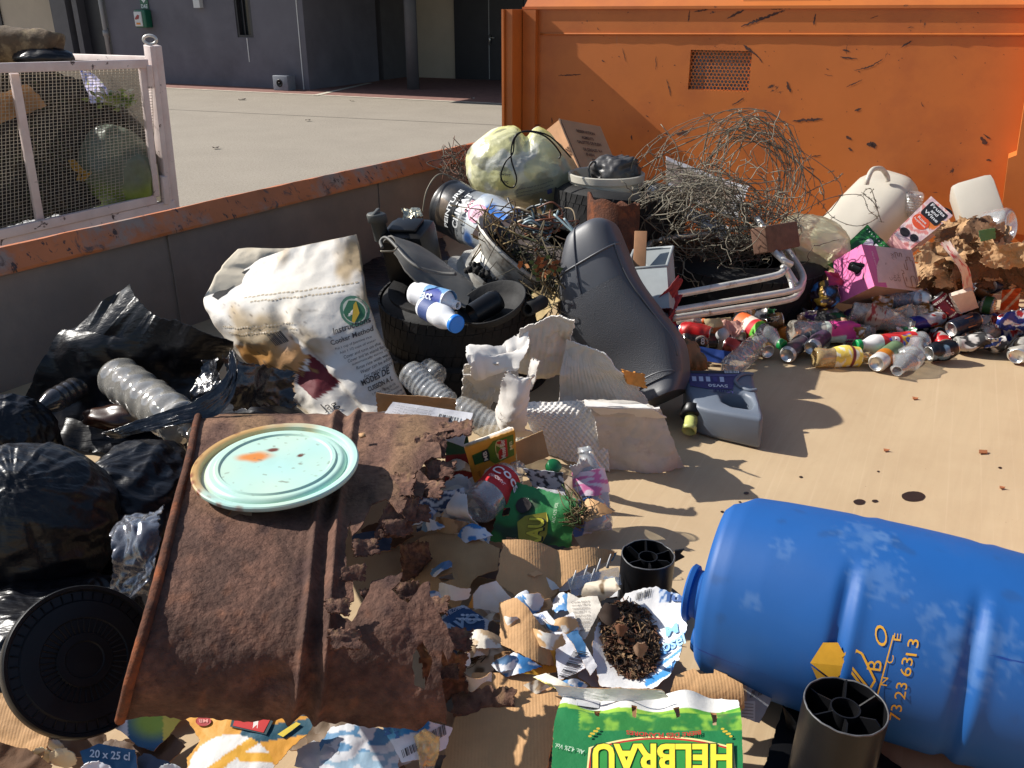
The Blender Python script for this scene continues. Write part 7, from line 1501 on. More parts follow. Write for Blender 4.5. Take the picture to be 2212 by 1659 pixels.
o, S = sheet('green_carton', [(0, P(1098, 1036, .15), P(1248, 1078, .14)), (.5, P(1075, 1105, .11), P(1240, 1130, .09)), (1, P(1058, 1168, .06), P(1232, 1192, .03))], lambda u, v: mixc(mixc(c(30, 130, 70), c(60, 130, 50), v), c(40, 44, 26), .85 * sm(.05, .45, nz(u * 4, v * 4, 0, 1, 3) + .5 * (v - .4))), (PAPER, GREYBOARD), n=50, holes=[[(.06, .42), (.14, .4), (.15, .52), (.08, .55)], [(.2, .9), (.3, .88), (.28, 1.0), (.2, 1.0)]], tear=.02, crumple=.01, seed=17, label='torn dirty green beer carton with yellow letters in the middle heap', cat_='carton')
mb = MB(); patch(mb, S, [(.28, .62), (.36, .5), (.62, .38), (.66, .5), (.68, .75), (.62, .98), (.4, 1.0), (.34, .9)], c(170, 160, 50), .0022)
text(mb, S, 'RAU', (.62, .99), (.0, -.5), (-.2, .03), c(226, 216, 70), .0045, .04)
text(mb, S, 'RAU', (.645, 1.0), (.0, -.52), (-.23, .03), c(30, 36, 20), .0035, .06); text(mb, S, 'ALC 4,2% VOL', (.76, .55), (0, -.38), (-.05, 0), c(205, 215, 190), .003, 0); text(mb, S, 'BIERE', (.3, .4), (.05, -.2), (-.05, 0), c(205, 215, 190), .003, 0)
patch(mb, S, [(.3 + .1 * math.cos(k * .6) * (1 + .2 * nz(k, 1, 0, 1.7)), .34 + .13 * math.sin(k * .6)) for k in range(11)], c(36, 24, 20), .005); mesh('print', mb, INK, o, False)
def bluew(u, v): return c(40, 96, 160) if (u + .3 * v) < .55 else c(206, 208, 216)
sheet('blue_white_bag', [(0, P(1235, 1085, .1), P(1312, 1060, .12)), (1, P(1238, 1160, .02), P(1322, 1142, .02))], bluew, (PAPER, PAPER), n=26, tear=.03, crumple=.012, seed=18, label='blue and white packaging below the pink label bottle', cat_='packaging')
sheet('torn_label', [(0, P(1232, 1000, .18), P(1268, 985, .2)), (.5, P(1248, 1050, .12), P(1290, 1050, .12)), (1, P(1270, 1100, .08), P(1315, 1120, .06))], c(205, 205, 205), (PAPER, PAPER), n=22, tear=.06, crumple=.02, cs=16, seed=19, label='torn greyish label hanging over the pink label bottle', cat_='label')
sheet('silver_carton', [(0, P(1130, 1012, .17), P(1215, 1022, .17)), (1, P(1150, 1050, .12), P(1222, 1062, .12))], lambda u, v: c(206, 206, 208) if nz(u * 8, v * 6, 0, 1, 3) > -.1 else c(60, 64, 70), (PAPER, PAPER), n=26, tear=.04, crumple=.012, seed=20, label='torn black and white printed card above the green carton', cat_='card')
sheet('curled_paper', [(0, P(985, 1062, .2), P(1008, 1068, .2)), (.4, P(968, 1105, .16), P(1012, 1108, .18)), (.75, P(1005, 1140, .1), P(1034, 1140, .1)), (1, P(1028, 1178, .03), P(1040, 1180, .03))], c(222, 220, 218), (PAPER, PAPER), n=18, tear=.03, crumple=.012, seed=21, label='curled strip of white card dangling left of the cola bottle', cat_='card')
sheet('blue_wrapper', [(0, P(905, 1065, .16), P(1000, 1050, .16)), (1, P(900, 1145, .06), P(1010, 1140, .06))], lambda u, v: c(206, 212, 220) if (v * 5 + nz(u * 4, v * 4)) % 1 < .45 else c(50, 74, 110), (PAPER, PAPER), n=30, tear=.03, crumple=.02, seed=22, label='dark blue and white wrapper under the ragged edge of the drum', cat_='wrapper')
sheet('red_green_carton', [(0, P(965, 940, .18), P(1010, 930, .2)), (1, P(960, 1040, .08), P(1030, 1040, .08))], lambda u, v: c(40, 92, 60) if v < .45 else c(150, 40, 36), (PAPER, KRAFT), n=20, tear=.02, crumple=.012, seed=23, label='dark green and red carton in the shade behind the orange beer carton', cat_='carton')
sheet('white_scrap', [P(955, 1045, .14), P(1010, 1030, .16), P(1012, 1062, .12), P(965, 1066, .11)], c(205, 206, 212), (PAPER, PAPER), n=14, tear=.05, crumple=.015, seed=24, label='shaded white scrap below the dark green and red carton', cat_='scrap')
mb = strands([P(1225, 1060, .17), P(1245, 1090, .15), P(1260, 1105, .14), P(1235, 1115, .13), P(1250, 1130, .1), P(1225, 1125, .12)], 40, .01, .0013, [c(110, 88, 60), c(84, 70, 44), c(90, 110, 60), c(140, 116, 80)], 41, .008, 3)
mesh('straw_tuft', mb, TWIG, label='small tuft of straw between the green carton and the pink label bottle', cat_='straw', kind='stuff')
# ================= FOREGROUND CARDBOARD =================
KA = amat('lit_kraft', c(196, 152, 104), rough=.8, var=.2, vs=16, dirt=c(140, 104, 68), ds=8, dt=(.58, .85), bump=.3, bs=90)
KK = (KA, KA)
nt = KA.node_tree; wv = N(nt, 'TexWave'); wv.inputs['Scale'].default_value = 55; wv.inputs['Distortion'].default_value = .6; co = N(nt, 'TexCoord'); nt.links.new(co.outputs['Object'], wv.inputs[0])
bq = nt.nodes['Principled BSDF']; b2 = N(nt, 'Bump'); b2.inputs['Strength'].default_value = .12; b2.inputs['Distance'].default_value = .003; nt.links.new(wv.outputs[0], b2.inputs['Height']); nt.links.new(bq.inputs['Normal'].links[0].from_socket, b2.inputs['Normal']); nt.links.new(b2.outputs[0], bq.inputs['Normal'])
def poly(name, pts, z, label, cat_, col=(.5,) * 3, mats=None, seed=1, n=46, holes=(), group=None, ax=None, tear=.012, crumple=.008, bow=None, thick=.0018, cs=11):
    """sheet whose outline is given in sketch pixels; z heights at the bounding corners TL TR BR BL"""
    xs = [p[0] for p in pts]; ys = [p[1] for p in pts]; x0, x1, y0, y1 = min(xs), max(xs), min(ys), max(ys)
    rows = [(0, P(x0, y0, z[0]), P(x1, y0, z[1])), (1, P(x0, y1, z[3]), P(x1, y1, z[2]))]
    uv = lambda q: [((x - x0) / (x1 - x0), (y - y0) / (y1 - y0)) for x, y in q]
    cf = (lambda u, v: col(x0 + u * (x1 - x0), y0 + v * (y1 - y0))) if callable(col) else col
    S_ = sheet_map(rows, bow, crumple, cs, seed)
    o, _ = sheet(name, rows, cf, mats or KK, n, uv(pts), [uv(h) for h in holes], tear, thick=thick, seed=seed, label=label, cat_=cat_, group=group, S=S_)
    FP_ = lambda x, y, off=0: S_((x - x0) / (x1 - x0), (y - y0) / (y1 - y0), off)
    return o, FP_
def ell(cx, cy, rx, ry, n=20): return [(cx + rx * math.cos(k * 2 * math.pi / n), cy + ry * math.sin(k * 2 * math.pi / n)) for k in range(n)]
poly('torn_cardboard', [(904, 1175), (958, 1148), (1080, 1188), (1074, 1236), (1035, 1262), (992, 1322), (925, 1300), (858, 1278), (872, 1225)], (.1, .14, .07, .04), 'torn kraft cardboard with an oval hole right of the rusty drum', 'cardboard', seed=51, holes=[[(953, 1268), (985, 1258), (992, 1270), (965, 1276)]], bow=lambda u, v: .03 * math.sin(u * 3) * math.sin(v * 3), crumple=.006)
poly('torn_cardboard', [(1084, 1168), (1172, 1183), (1222, 1195), (1266, 1192), (1327, 1195), (1317, 1219), (1256, 1238), (1229, 1253), (1190, 1290), (1162, 1326), (1121, 1307), (1072, 1262), (1078, 1219)], (.17, .12, .05, .11), 'standing torn kraft cardboard with vertical creases in the foreground heap', 'cardboard', seed=52, bow=lambda u, v: .015 * abs(math.sin(u * 6.2)), crumple=.004)
poly('torn_cardboard', [(1077, 1305), (1111, 1307), (1162, 1368), (1195, 1385), (1201, 1439), (1165, 1448), (1128, 1436), (1080, 1395)], (.13, .12, .06, .08), 'narrow crumpled kraft piece below the standing kraft cardboard', 'cardboard', seed=53, crumple=.007, bow=lambda u, v: .03 * math.sin(u * 3))
poly('flat_cardboard', [(1022, 1453), (1148, 1457), (1219, 1473), (1212, 1520), (1196, 1600), (1180, 1690), (945, 1690), (965, 1620), (984, 1560)], (.09, .1, .08, .05), 'large flat kraft cardboard sheet at the bottom centre left of the green carton', 'cardboard', seed=54, n=60, crumple=.003, thick=.005, tear=.005)
poly('torn_cardboard', [(1446, 1500), (1458, 1462), (1500, 1444), (1512, 1458), (1540, 1456), (1545, 1438), (1565, 1440), (1570, 1462), (1600, 1478), (1606, 1530), (1585, 1548), (1500, 1520)], (.11, .12, .06, .06), 'brown die cut cardboard with tabs behind the large green carton', 'cardboard', seed=55, crumple=.004, bow=lambda u, v: .02 * math.sin(v * 3), tear=.006)
OR_ = c(222, 150, 60)
o, F = poly('white_carton', [(1040, 1264), (1074, 1254), (1112, 1300), (1082, 1330), (1060, 1318), (1012, 1312), (1024, 1284)], (.14, .16, .1, .08), 'white torn carton piece with orange edge between the kraft pieces', 'carton', lambda x, y: OR_ if x < 1024 or y > 1325 else c(232, 230, 228), (PAPER, KRAFT), 56)
o, F = poly('blue_paper', [(943, 1350), (968, 1318), (1002, 1305), (1057, 1342), (1050, 1372), (1033, 1395), (969, 1400)], (.1, .1, .05, .05), 'blue and white printed wrapper with a barley sprig right of the drum', 'wrapper', lambda x, y: c(46, 84, 130) if (x - 1000) ** 2 / 2400 + (y - 1350) ** 2 / 1500 < .95 and y - .5 * x < 865 else c(206, 210, 218), (PAPER, PAPER), 57, crumple=.012)
mb = MB(); text(mb, F, 'BAVO', (950, 1382), (88, -40), (-10, -20), c(150, 176, 206), .003, .04); text(mb, F, 'BIERE BLONDE', (952, 1342), (50, -30), (-3, -6), c(214, 224, 236), .003, 0)
for k in range(9): patch(mb, F, [(995 + k * 5 + 5 * math.cos(i), 1335 + (-1) ** k * 5 + 3 * math.sin(i)) for i in range(6)], c(206, 220, 236), .003)
line(mb, F, [(985, 1338), (1045, 1340)], 2, c(206, 220, 236), .0035); mesh('print', mb, INK, o, False)
poly('torn_paper', [(985, 1405), (1010, 1385), (1062, 1374), (1085, 1400), (1113, 1436), (1080, 1440), (1050, 1462), (1010, 1462)], (.09, .09, .05, .05), 'ragged cream paper matted with hair and dirt in front of the blue wrapper', 'paper', lambda x, y: mixc(c(214, 196, 168), c(110, 86, 60), sm(.0, .5, nz(x * .05, y * .05))), (PAPER, PAPER), 58, crumple=.014, tear=.03)
mb = strands([P(990, 1400, .08), P(1015, 1385, .1), P(1040, 1395, .09), P(1020, 1415, .08), P(1000, 1420, .075)], 60, .006, .0009, [c(84, 64, 44), c(110, 88, 60), c(60, 46, 34)], 43, .006, 3); mesh('hair_tuft', mb, TWIG, label='tuft of dark matted hair like roots on the cream paper', cat_='roots', kind='stuff')
o, F = poly('yellow_carton', [(1125, 1440), (1160, 1418), (1200, 1396), (1203, 1452), (1160, 1458), (1118, 1456)], (.09, .1, .06, .06), 'yellow printed carton scrap below the narrow kraft piece', 'carton', c(230, 178, 60), (PAPER, KRAFT), 59)
mb = MB(); text(mb, F, '5% Vol', (1172, 1444), (2, -28), (-10, -2), c(110, 84, 40), .002, 0); text(mb, F, '75 cl', (1186, 1440), (2, -22), (-9, -2), c(110, 84, 40), .002, 0); mesh('print', mb, INK, o, False)
o, F = poly('white_carton', [(1128, 1331), (1182, 1322), (1236, 1388), (1270, 1442), (1206, 1472), (1200, 1410), (1160, 1370)], (.12, .13, .07, .06), 'white carton strip with an oval hand hole and barcode in the foreground', 'carton', lambda x, y: c(226, 226, 230), (PAPER, KRAFT), 60, holes=[ell(1177, 1362, 19, 11)])
mb = MB(); bars(mb, F, (1208, 1462), (34, -56), (30, 6), 18, 5, off=.002, bgc=None); text(mb, F, '5% VOL', (1148, 1344), (30, -8), (-3, -9), c(90, 130, 190), .002, .02); text(mb, F, 'ALC. 33 CL', (1152, 1352), (28, -8), (-2, -5), c(90, 130, 190), .002, 0); mesh('print', mb, INK, o, False)
o, F = poly('blue_white_carton', [(1204, 1346), (1240, 1325), (1252, 1375), (1290, 1440), (1275, 1462), (1240, 1400)], (.12, .13, .07, .07), 'narrow white and blue carton strip with small barcode beside the hand hole strip', 'carton', lambda x, y: c(50, 104, 150) if 1365 < y + .1 * (x - 1250) < 1425 and x < 1266 else c(228, 228, 230), (PAPER, KRAFT), 61)
mb = MB(); bars(mb, F, (1218, 1352), (18, -10), (6, 12), 9, 7, off=.002, bgc=None); mesh('print', mb, INK, o, False)
o, F = poly('printed_leaflet', [(1226, 1278), (1250, 1292), (1290, 1285), (1300, 1314), (1282, 1350), (1263, 1384), (1250, 1386), (1240, 1350), (1224, 1314)], (.14, .15, .09, .09), 'shaded grey leaflet covered in small print beside the cream tissue', 'leaflet', c(206, 198, 186), (PAPER, PAPER), 62, crumple=.01)
mb = MB()
for i in range(9): text(mb, F, ('Code barre', 'Energie 186 kJ', 'Matieres grasses', 'Glucides 3,1 g', 'dont sucres', 'Proteines 0,4 g', 'a consommer', 'de preference', 'avant le')[i], (1234 + i * 1.6, 1304 + i * 8), (40 - i * 1.5, -2), (0, -4.5), c(96, 90, 84), .002, 0, 0)
mesh('print', mb, INK, o, False)
poly('cream_tissue', [(1258, 1290), (1275, 1268), (1331, 1248), (1348, 1272), (1325, 1290), (1297, 1302), (1262, 1304)], (.15, .17, .13, .12), 'dirty cream tissue roll in front of the black pipe fitting', 'tissue', lambda x, y: mixc(c(214, 200, 176), c(120, 96, 66), sm(.2, .5, nz(x * .06, y * .06))), (PAPER, PAPER), 63, bow=lambda u, v: .03 * math.sin(v * 3.1), crumple=.014)
tr = thing('plastic_tray', 'clear plastic tray with upright prongs behind the cream tissue', 'tray', P(1280, 1270, .1))
sheet('tray_sheet', [P(1225, 1250, .13), P(1335, 1225, .13), P(1340, 1262, .1), P(1235, 1290, .1)], (.5,) * 3, (CLEAR, CLEAR), n=20, tear=.01, crumple=.006, thick=.002, seed=64, parent=tr)
for x, y in ((1237, 1262), (1262, 1250), (1290, 1236), (1312, 1226), (1277, 1258)):
    mb = MB(); g = P(x, y, .11); mb.tube([g, g + V((.003, 0, .02)), g + V((.006, 0, .034))], [.0035, .002, .001], 8); mesh('prong', mb, amat('white_prong', c(220, 222, 224), rough=.3) if 'white_prong' not in bpy.data.materials else bpy.data.materials['white_prong'], tr)
# carton full of leaves
def bluec(x, y):
    if x > 1395 and y > 1345:
        k = (y - 1345) + .55 * (x - 1440)
        if 45 < k < 62 or 72 < k < 80 or 92 < k < 112: return c(60, 140, 200)
        return c(232, 234, 236)
    if y < 1300 and x > 1425: return c(196, 206, 220) if (x + y) % 17 > 6 else c(60, 110, 170)
    return c(226, 224, 222)
o, F = poly('beer_carton', [(1277, 1400), (1290, 1352), (1351, 1280), (1419, 1268), (1478, 1292), (1485, 1354), (1470, 1410), (1449, 1455), (1412, 1485), (1345, 1486), (1297, 1480), (1285, 1440)], (.13, .16, .07, .07), 'blue and white beer carton lying open and filled with dead leaves', 'carton', bluec, (PAPER, KRAFT), 65, n=60, crumple=.006, bow=lambda u, v: -.035 * math.sin(u * 3.1) * math.sin(v * 3.1))
mb = MB(); bars(mb, F, (1372, 1296), (36, -8), (4, -14), 16, 6, off=.002, bgc=None); mesh('barcode', mb, INK, o, False); mb = MB(); text(mb, F, 'Mosel', (1412, 1408), (70, -14), (-6, -26), c(150, 196, 226), .003, .02); text(mb, F, 'M', (1440, 1372), (26, -5), (-3, -20), c(130, 190, 226), .003, .04); mesh('lettering', mb, INK, o, False); mb = MB(); text(mb, F, 'lu', (1440, 1300), (32, 4), (3, -18), c(50, 90, 150), .003, .03)
for k in range(2): patch(mb, F, ell(1452 + 12 * k, 1424, 5, 4, 10), c(206, 220, 232), .003)
line(mb, F, [(1452, 1428), (1450, 1450)], 2, c(190, 206, 222), .003); mesh('print', mb, INK, o, False)
LEAFM = amat('dead_leaf', rough=.9, var=.4, vs=60, trans=.1)
rnd = random.Random(66); mb = MB(); lc_ = [c(96, 70, 48), c(70, 52, 38), c(128, 98, 68), c(52, 40, 32), c(150, 118, 84), c(112, 72, 50)]
for k in range(1100):
    a, rr = rnd.uniform(0, 6.28), rnd.random() ** .6; x, y = 1362 + 62 * rr * math.cos(a) + 12 * math.sin(a), 1378 + 82 * rr * math.sin(a)
    p = F(x, y, .004 + .035 * (1 - rr) * rnd.random()); d = V((rnd.gauss(0, 1), rnd.gauss(0, 1), rnd.gauss(0, .5))).normalized(); x_ = d.cross(V((rnd.gauss(0, .4), rnd.gauss(0, .4), 1))).normalized()
    col = rnd.choice(lc_)
    if rnd.random() < .5: mb.tube([p - d * .011, p + V((0, 0, .002)), p + d * .011], .0011, 3, col)
    else:
        s = rnd.uniform(.003, .008); h = V((0, 0, rnd.uniform(-.003, .004))); mb.add([p - d * s * 1.6, p + x_ * s + h, p + d * s * 1.6, p - x_ * s + h, p], [(0, 4, 1), (1, 4, 2), (2, 4, 3), (3, 4, 0)], col)
mesh('leaf_litter', mb, LEAFM, smooth=False, label='heap of dry dead leaves and straw lying in the blue and white carton', cat_='dead leaves', kind='stuff')
for x, y, s, lb, sd in ((1345, 1345, 16, 'large curled red brown leaf on top of the leaf litter', 1), (1385, 1392, 17, 'large pale brown leaf at the right of the leaf litter', 2), (1318, 1322, 26, 'dark rolled leaf at the upper left of the leaf litter', 3)):
    poly('dead_leaf', [(x - s, y + s * .2), (x - s * .3, y - s * .9), (x + s * .6, y - s * .7), (x + s, y + s * .2), (x + s * .2, y + s), (x - s * .6, y + s * .7)], (.16, .17, .13, .12), lb, 'leaf', (c(140, 92, 62), c(158, 124, 96), c(62, 46, 36))[sd - 1], (LEAFM, LEAFM), 70 + sd, n=14, tear=.03, crumple=.008, bow=lambda u, v: .012 * math.sin(u * 3), group='large leaves on the litter')
# large green carton
def hel(x, y):
    w_ = 1548 + 10 * math.sin((x - 1200) * .008) + .03 * (x - 1400)
    if y < w_ : return c(226, 224, 218)
    k = nz(x * .03, y * .05, 0, 1, 4) + .5 * nz(x * .09, y * .12, 0, 1, 2)
    if y < w_ + 14: return mixc(c(150, 190, 60), c(80, 150, 50), sm(-.2, .3, k))
    b_ = mixc(c(40, 120, 50), c(130, 180, 60), sm(-.1, .5, k)) if y < 1612 and x > 1250 else c(24, 118, 62)
    return b_
o, F = poly('beer_carton', [(1190, 1690), (1196, 1600), (1214, 1520), (1232, 1506), (1300, 1500), (1400, 1497), (1500, 1497), (1560, 1503), (1593, 1525), (1598, 1600), (1600, 1690)], (.11, .11, .1, .1), 'large green beer carton with notched white rim and yellow upside down lettering at bottom centre', 'carton', hel, (PAPER, KRAFT), 71, n=90, tear=.003, crumple=.0015, bow=lambda u, v: .03 * sm(0, .5, v) + .008 * math.sin(u * 20) * sm(.5, .2, v), thick=.003,
     holes=[[(1282, 1552), (1296, 1552), (1292, 1580), (1284, 1574)], [(1362, 1548), (1374, 1548), (1372, 1584), (1364, 1580)], [(1452, 1552), (1464, 1552), (1466, 1580), (1458, 1584)], [(1532, 1556), (1546, 1560), (1544, 1600), (1536, 1600)]])
mb = MB(); bars(mb, F, (1246, 1546), (44, -6), (2, -24), 18, 8, off=.002, bgc=c(205, 205, 205))
arch = lambda x: 1610 + ((x - 1425) / 150) ** 2 * 22
patch(mb, F, [(1265, 1700)] + [(x, arch(x) + 16) for x in range(1270, 1581, 10)] + [(1585, 1700)], c(238, 222, 150), .0022)
patch(mb, F, [(1268, 1700)] + [(x, arch(x) + 20) for x in range(1275, 1576, 10)] + [(1582, 1700)], c(190, 36, 36), .0028)
patch(mb, F, [(1272, 1700)] + [(x, arch(x) + 24) for x in range(1280, 1571, 10)] + [(1578, 1700)], c(46, 140, 60), .0034)
text(mb, F, 'HELBRAU', (1580, 1641), (-306, 0), (0, 58), c(22, 52, 26), .0042, .06); text(mb, F, 'HELBRAU', (1576, 1644), (-298, 0), (0, 55), c(240, 222, 60), .0052, .035)
text(mb, F, 'BIERE DES FLANDRES', (1510, 1621), (-160, 0), (0, 9), c(190, 40, 36), .004, .02, 1, -.7); text(mb, F, 'Alc. 4,2% Vol.', (1262, 1655), (-62, -14), (-4, 10), c(214, 232, 206), .0034, 0)
for k in range(6):
    for sx_, x0 in ((1, 1556), (-1, 1290)): patch(mb, F, ell(x0 + sx_ * k * 3.5, 1612 + k * 2.6 + (k % 2) * 3, 4, 2.4, 8), c(206, 176, 50), .004)
mesh('print', mb, INK, o, False)
poly('white_rim_strip', [(1195, 1480), (1260, 1488), (1330, 1482), (1430, 1484), (1442, 1498), (1380, 1508), (1240, 1512), (1210, 1505)], (.14, .15, .12, .12), 'white folded cardboard strip along the top of the large green carton', 'cardboard', c(224, 220, 212), (PAPER, KRAFT), 72, crumple=.012)
poly('white_flap', [(1150, 1460), (1180, 1455), (1225, 1478), (1262, 1500), (1235, 1508), (1190, 1485)], (.13, .14, .11, .11), 'curved white and yellow card flap at the corner of the flat kraft sheet', 'card', lambda x, y: c(228, 224, 206) if y - .5 * x < 885 else c(224, 200, 90), (PAPER, PAPER), 73, crumple=.006, bow=lambda u, v: .012 * math.sin(u * 3))
o, F = poly('small_carton', [(1596, 1480), (1640, 1470), (1670, 1486), (1672, 1500), (1640, 1562), (1598, 1548)], (.1, .1, .05, .05), 'small greyish carton with barcode between the green carton and the pipe fitting', 'carton', lambda x, y: c(206, 206, 206) if y > 1515 and x < 1630 else (c(150, 152, 158) if x > 1612 else c(190, 170, 140)), (PAPER, KRAFT), 74, crumple=.006)
mb = MB(); bars(mb, F, (1618, 1508), (26, -6), (6, -16), 12, 9, col=(.05, .05, .06), off=.002, bgc=None)
for i in range(5): line(mb, F, [(1600, 1520 + i * 7), (1626, 1522 + i * 7)], 1.6, c(120, 116, 110), .002)
mesh('print', mb, INK, o, False)
# bottom left cartons
def ca(x, y):
    r_ = math.hypot(x - 330, (y - 1560) * 1.4)
    if x < 275 and y < 1580 + .3 * (x - 220): return c(224, 224, 228)
    if r_ > 80: return c(36, 84, 120)
    return mixc(c(150, 180, 70), c(40, 96, 140), sm(20, 70, r_)) if x < 352 else c(226, 206, 90)
poly('beer_carton', [(218, 1562), (262, 1528), (330, 1540), (398, 1546), (365, 1590), (330, 1622), (296, 1612), (262, 1580)], (.09, .09, .05, .05), 'carton with green and blue bottle picture under the front edge of the drum', 'carton', ca, (PAPER, KRAFT), 75, crumple=.006)
def cb_(x, y):
    if (x - 500) ** 2 / 92 ** 2 + (y - 1668) ** 2 / 78 ** 2 < 1:
        q = (x - 500) * .7 + (y - 1640)
        return c(232, 172, 50) if -14 < q < 10 or (x > 515 and abs(y - 1640) < 10) else c(234, 232, 226)
    if x > 520 and 1565 < y + .2 * (x - 600) < 1600: return c(30, 84, 104)
    return c(226, 160, 56)
o, F = poly('beer_carton', [(402, 1548), (470, 1545), (600, 1546), (688, 1548), (660, 1590), (620, 1625), (560, 1690), (400, 1690), (405, 1640), (432, 1600)], (.1, .1, .06, .07), 'orange and teal beer carton with a red badge below the rusty drum', 'carton', cb_, (PAPER, KRAFT), 76, n=70, crumple=.006)
mb = MB(); patch(mb, F, [(505, 1546), (598, 1546), (576, 1592), (498, 1574)], c(30, 64, 74), .002); patch(mb, F, [(512, 1547), (590, 1547), (570, 1588), (504, 1572)], c(196, 36, 36), .0026); text(mb, F, 'L', (560, 1556), (-28, 2), (-3, 22), c(236, 230, 224), .0036, .04); patch(mb, F, ell(440, 1560, 17, 11), c(170, 40, 40), .0026); text(mb, F, 'MB', (450, 1556), (-20, 0), (0, 8), c(226, 150, 140), .0036, .02)
patch(mb, F, [(600, 1590), (640, 1562), (650, 1566), (612, 1596)], c(232, 206, 70), .003); mesh('print', mb, INK, o, False)
def cc_(x, y): return c(216, 218, 222) if nz(x * .03, y * .06, 0, 1, 2) > -.05 else (c(90, 140, 180) if y < 1625 else c(150, 180, 200))
o, F = poly('beer_carton', [(692, 1600), (716, 1572), (790, 1566), (860, 1585), (862, 1690), (688, 1690)], (.07, .07, .04, .05), 'soaked pale blue and white carton in the shade below the drum', 'carton', cc_, (PAPER, KRAFT), 77, crumple=.01, tear=.02)
def cd_(x, y):
    if x > 925: return c(226, 226, 230)
    if 1530 < y + .25 * (x - 850) < 1605: return mixc(c(110, 190, 226), c(40, 130, 196), sm(835, 890, x))
    return c(228, 230, 234)
o, F = poly('beer_carton', [(806, 1528), (830, 1517), (856, 1518), (895, 1545), (925, 1568), (976, 1574), (962, 1620), (905, 1650), (862, 1656), (836, 1600)], (.13, .12, .06, .08), 'curled light blue and white beer carton at the lower right corner of the drum', 'carton', cd_, (PAPER, KRAFT), 78, crumple=.006, bow=lambda u, v: .03 * math.sin(u * 3))
mb = MB(); text(mb, F, 'Mosel', (828, 1598), (-6, -50), (16, -2), c(60, 110, 170), .003, .02); text(mb, F, 'Malzig', (848, 1608), (-8, -54), (12, -2), c(70, 120, 180), .003, .02); bars(mb, F, (866, 1648), (36, -18), (-4, -16), 12, 4, off=.003, bgc=None); bars(mb, F, (930, 1612), (34, -22), (-4, -22), 14, 6, off=.003, bgc=None)
patch(mb, F, ell(872, 1560, 20, 22), c(226, 236, 242), .002); patch(mb, F, ell(872, 1560, 14, 16), c(60, 150, 206), .003); patch(mb, F, ell(868, 1556, 5, 5, 10), c(230, 236, 240), .004); mesh('print', mb, INK, o, False)
poly('amber_film', [(893, 1590), (918, 1574), (950, 1592), (948, 1630), (935, 1690), (912, 1690), (905, 1630)], (.14, .14, .08, .09), 'crinkled amber plastic film on the light blue carton', 'plastic film', (.7, .5, .3), (AMBER, AMBER), 79, n=30, crumple=.014, cs=26)
# bottom left corner
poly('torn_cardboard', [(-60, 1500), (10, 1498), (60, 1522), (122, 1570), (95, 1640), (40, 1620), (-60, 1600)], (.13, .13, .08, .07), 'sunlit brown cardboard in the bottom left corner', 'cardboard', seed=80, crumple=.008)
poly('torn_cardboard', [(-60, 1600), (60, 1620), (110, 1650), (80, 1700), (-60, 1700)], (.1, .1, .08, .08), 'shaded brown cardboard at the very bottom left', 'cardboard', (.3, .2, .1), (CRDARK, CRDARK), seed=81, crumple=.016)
o, F = poly('blue_carton', [(176, 1628), (215, 1608), (292, 1620), (300, 1690), (190, 1690)], (.08, .08, .06, .06), 'blue carton piece lettered 20 x 25 cl at the bottom left', 'carton', c(40, 96, 136), (PAPER, KRAFT), 82, crumple=.012)
mb = MB(); text(mb, F, '20 x 25 cl', (196, 1640), (84, 4), (2, -17), c(214, 226, 236), .003, .02); mesh('print', mb, INK, o, False)
for i, (x, y, s, col, nm, lb) in enumerate([(135, 1640, 34, c(206, 186, 150), 'paper_scrap', 'curled cream paper scrap right of the corner cardboard'), (120, 1600, 22, c(190, 186, 176), 'paper_scrap', 'grey white crumpled scrap under the black lid'), (90, 1625, 24, c(216, 200, 160), 'paper_scrap', 'yellowish curled scrap beside the corner cardboard'), (210, 1668, 36, c(214, 216, 222), 'paper_scrap', 'white card scrap at the bottom edge below the blue carton piece'), (370, 1668, 30, c(206, 214, 220), 'paper_scrap', 'pale scrap at the bottom edge left of the orange carton'), (150, 1590, 20, c(70, 60, 56), 'paper_scrap', 'dark card scrap under the right of the black lid')]):
    poly(nm, ell(x, y, s, s * .7, 9), (.1, .09, .06, .07), lb, 'scrap', col, (PAPER, PAPER), 90 + i, n=18, tear=.05, crumple=.02, cs=16)
# under layer of flattened scraps
rnd = random.Random(99); k = 0
pal2 = [(c(150, 112, 76), 'brown'), (c(96, 70, 50), 'dark brown'), (c(190, 190, 192), 'off white'), (c(60, 78, 104), 'slate blue'), (c(60, 54, 50), 'charcoal'), (c(120, 100, 80), 'taupe')]
zone = [(780, 1120), (850, 1060), (960, 1010), (1090, 1020), (1240, 1050), (1270, 1150), (1330, 1260), (1440, 1330), (1480, 1480), (1600, 1560), (1600, 1659), (0, 1659), (0, 1560), (330, 1500), (900, 1480), (800, 1250)]
while k < 64:
    x, y = rnd.uniform(0, 1600), rnd.uniform(1020, 1680)
    if not inpoly(x, min(y, 1655), zone): continue
    s = rnd.uniform(40, 72) * (.75 + (y - 1000) / 1400); a = rnd.uniform(0, 3.1); col, nmc = pal2[k % 6]
    pts = [(x + s * q * math.cos(a + t), y + s * .62 * q * math.sin(a + t)) for t, q in ((0, 1), (1.1, .85), (2.0, .95), (3.1, 1.05), (4.2, .8), (5.2, .95))]
    z = .006 + .03 * rnd.random()
    side_ = 'left of' if x < 900 else ('right of' if x > 1250 else 'around')
    poly('packaging_scrap', pts, (z + .02, z + .025, z, z + .004), 'flattened ' + nmc + ' packaging scrap pressed under the foreground cartons', 'scrap', col, (PAPER, KRAFT), 200 + k, n=16, tear=.03, crumple=.016, cs=14, group='scraps under the foreground cartons'); k += 1
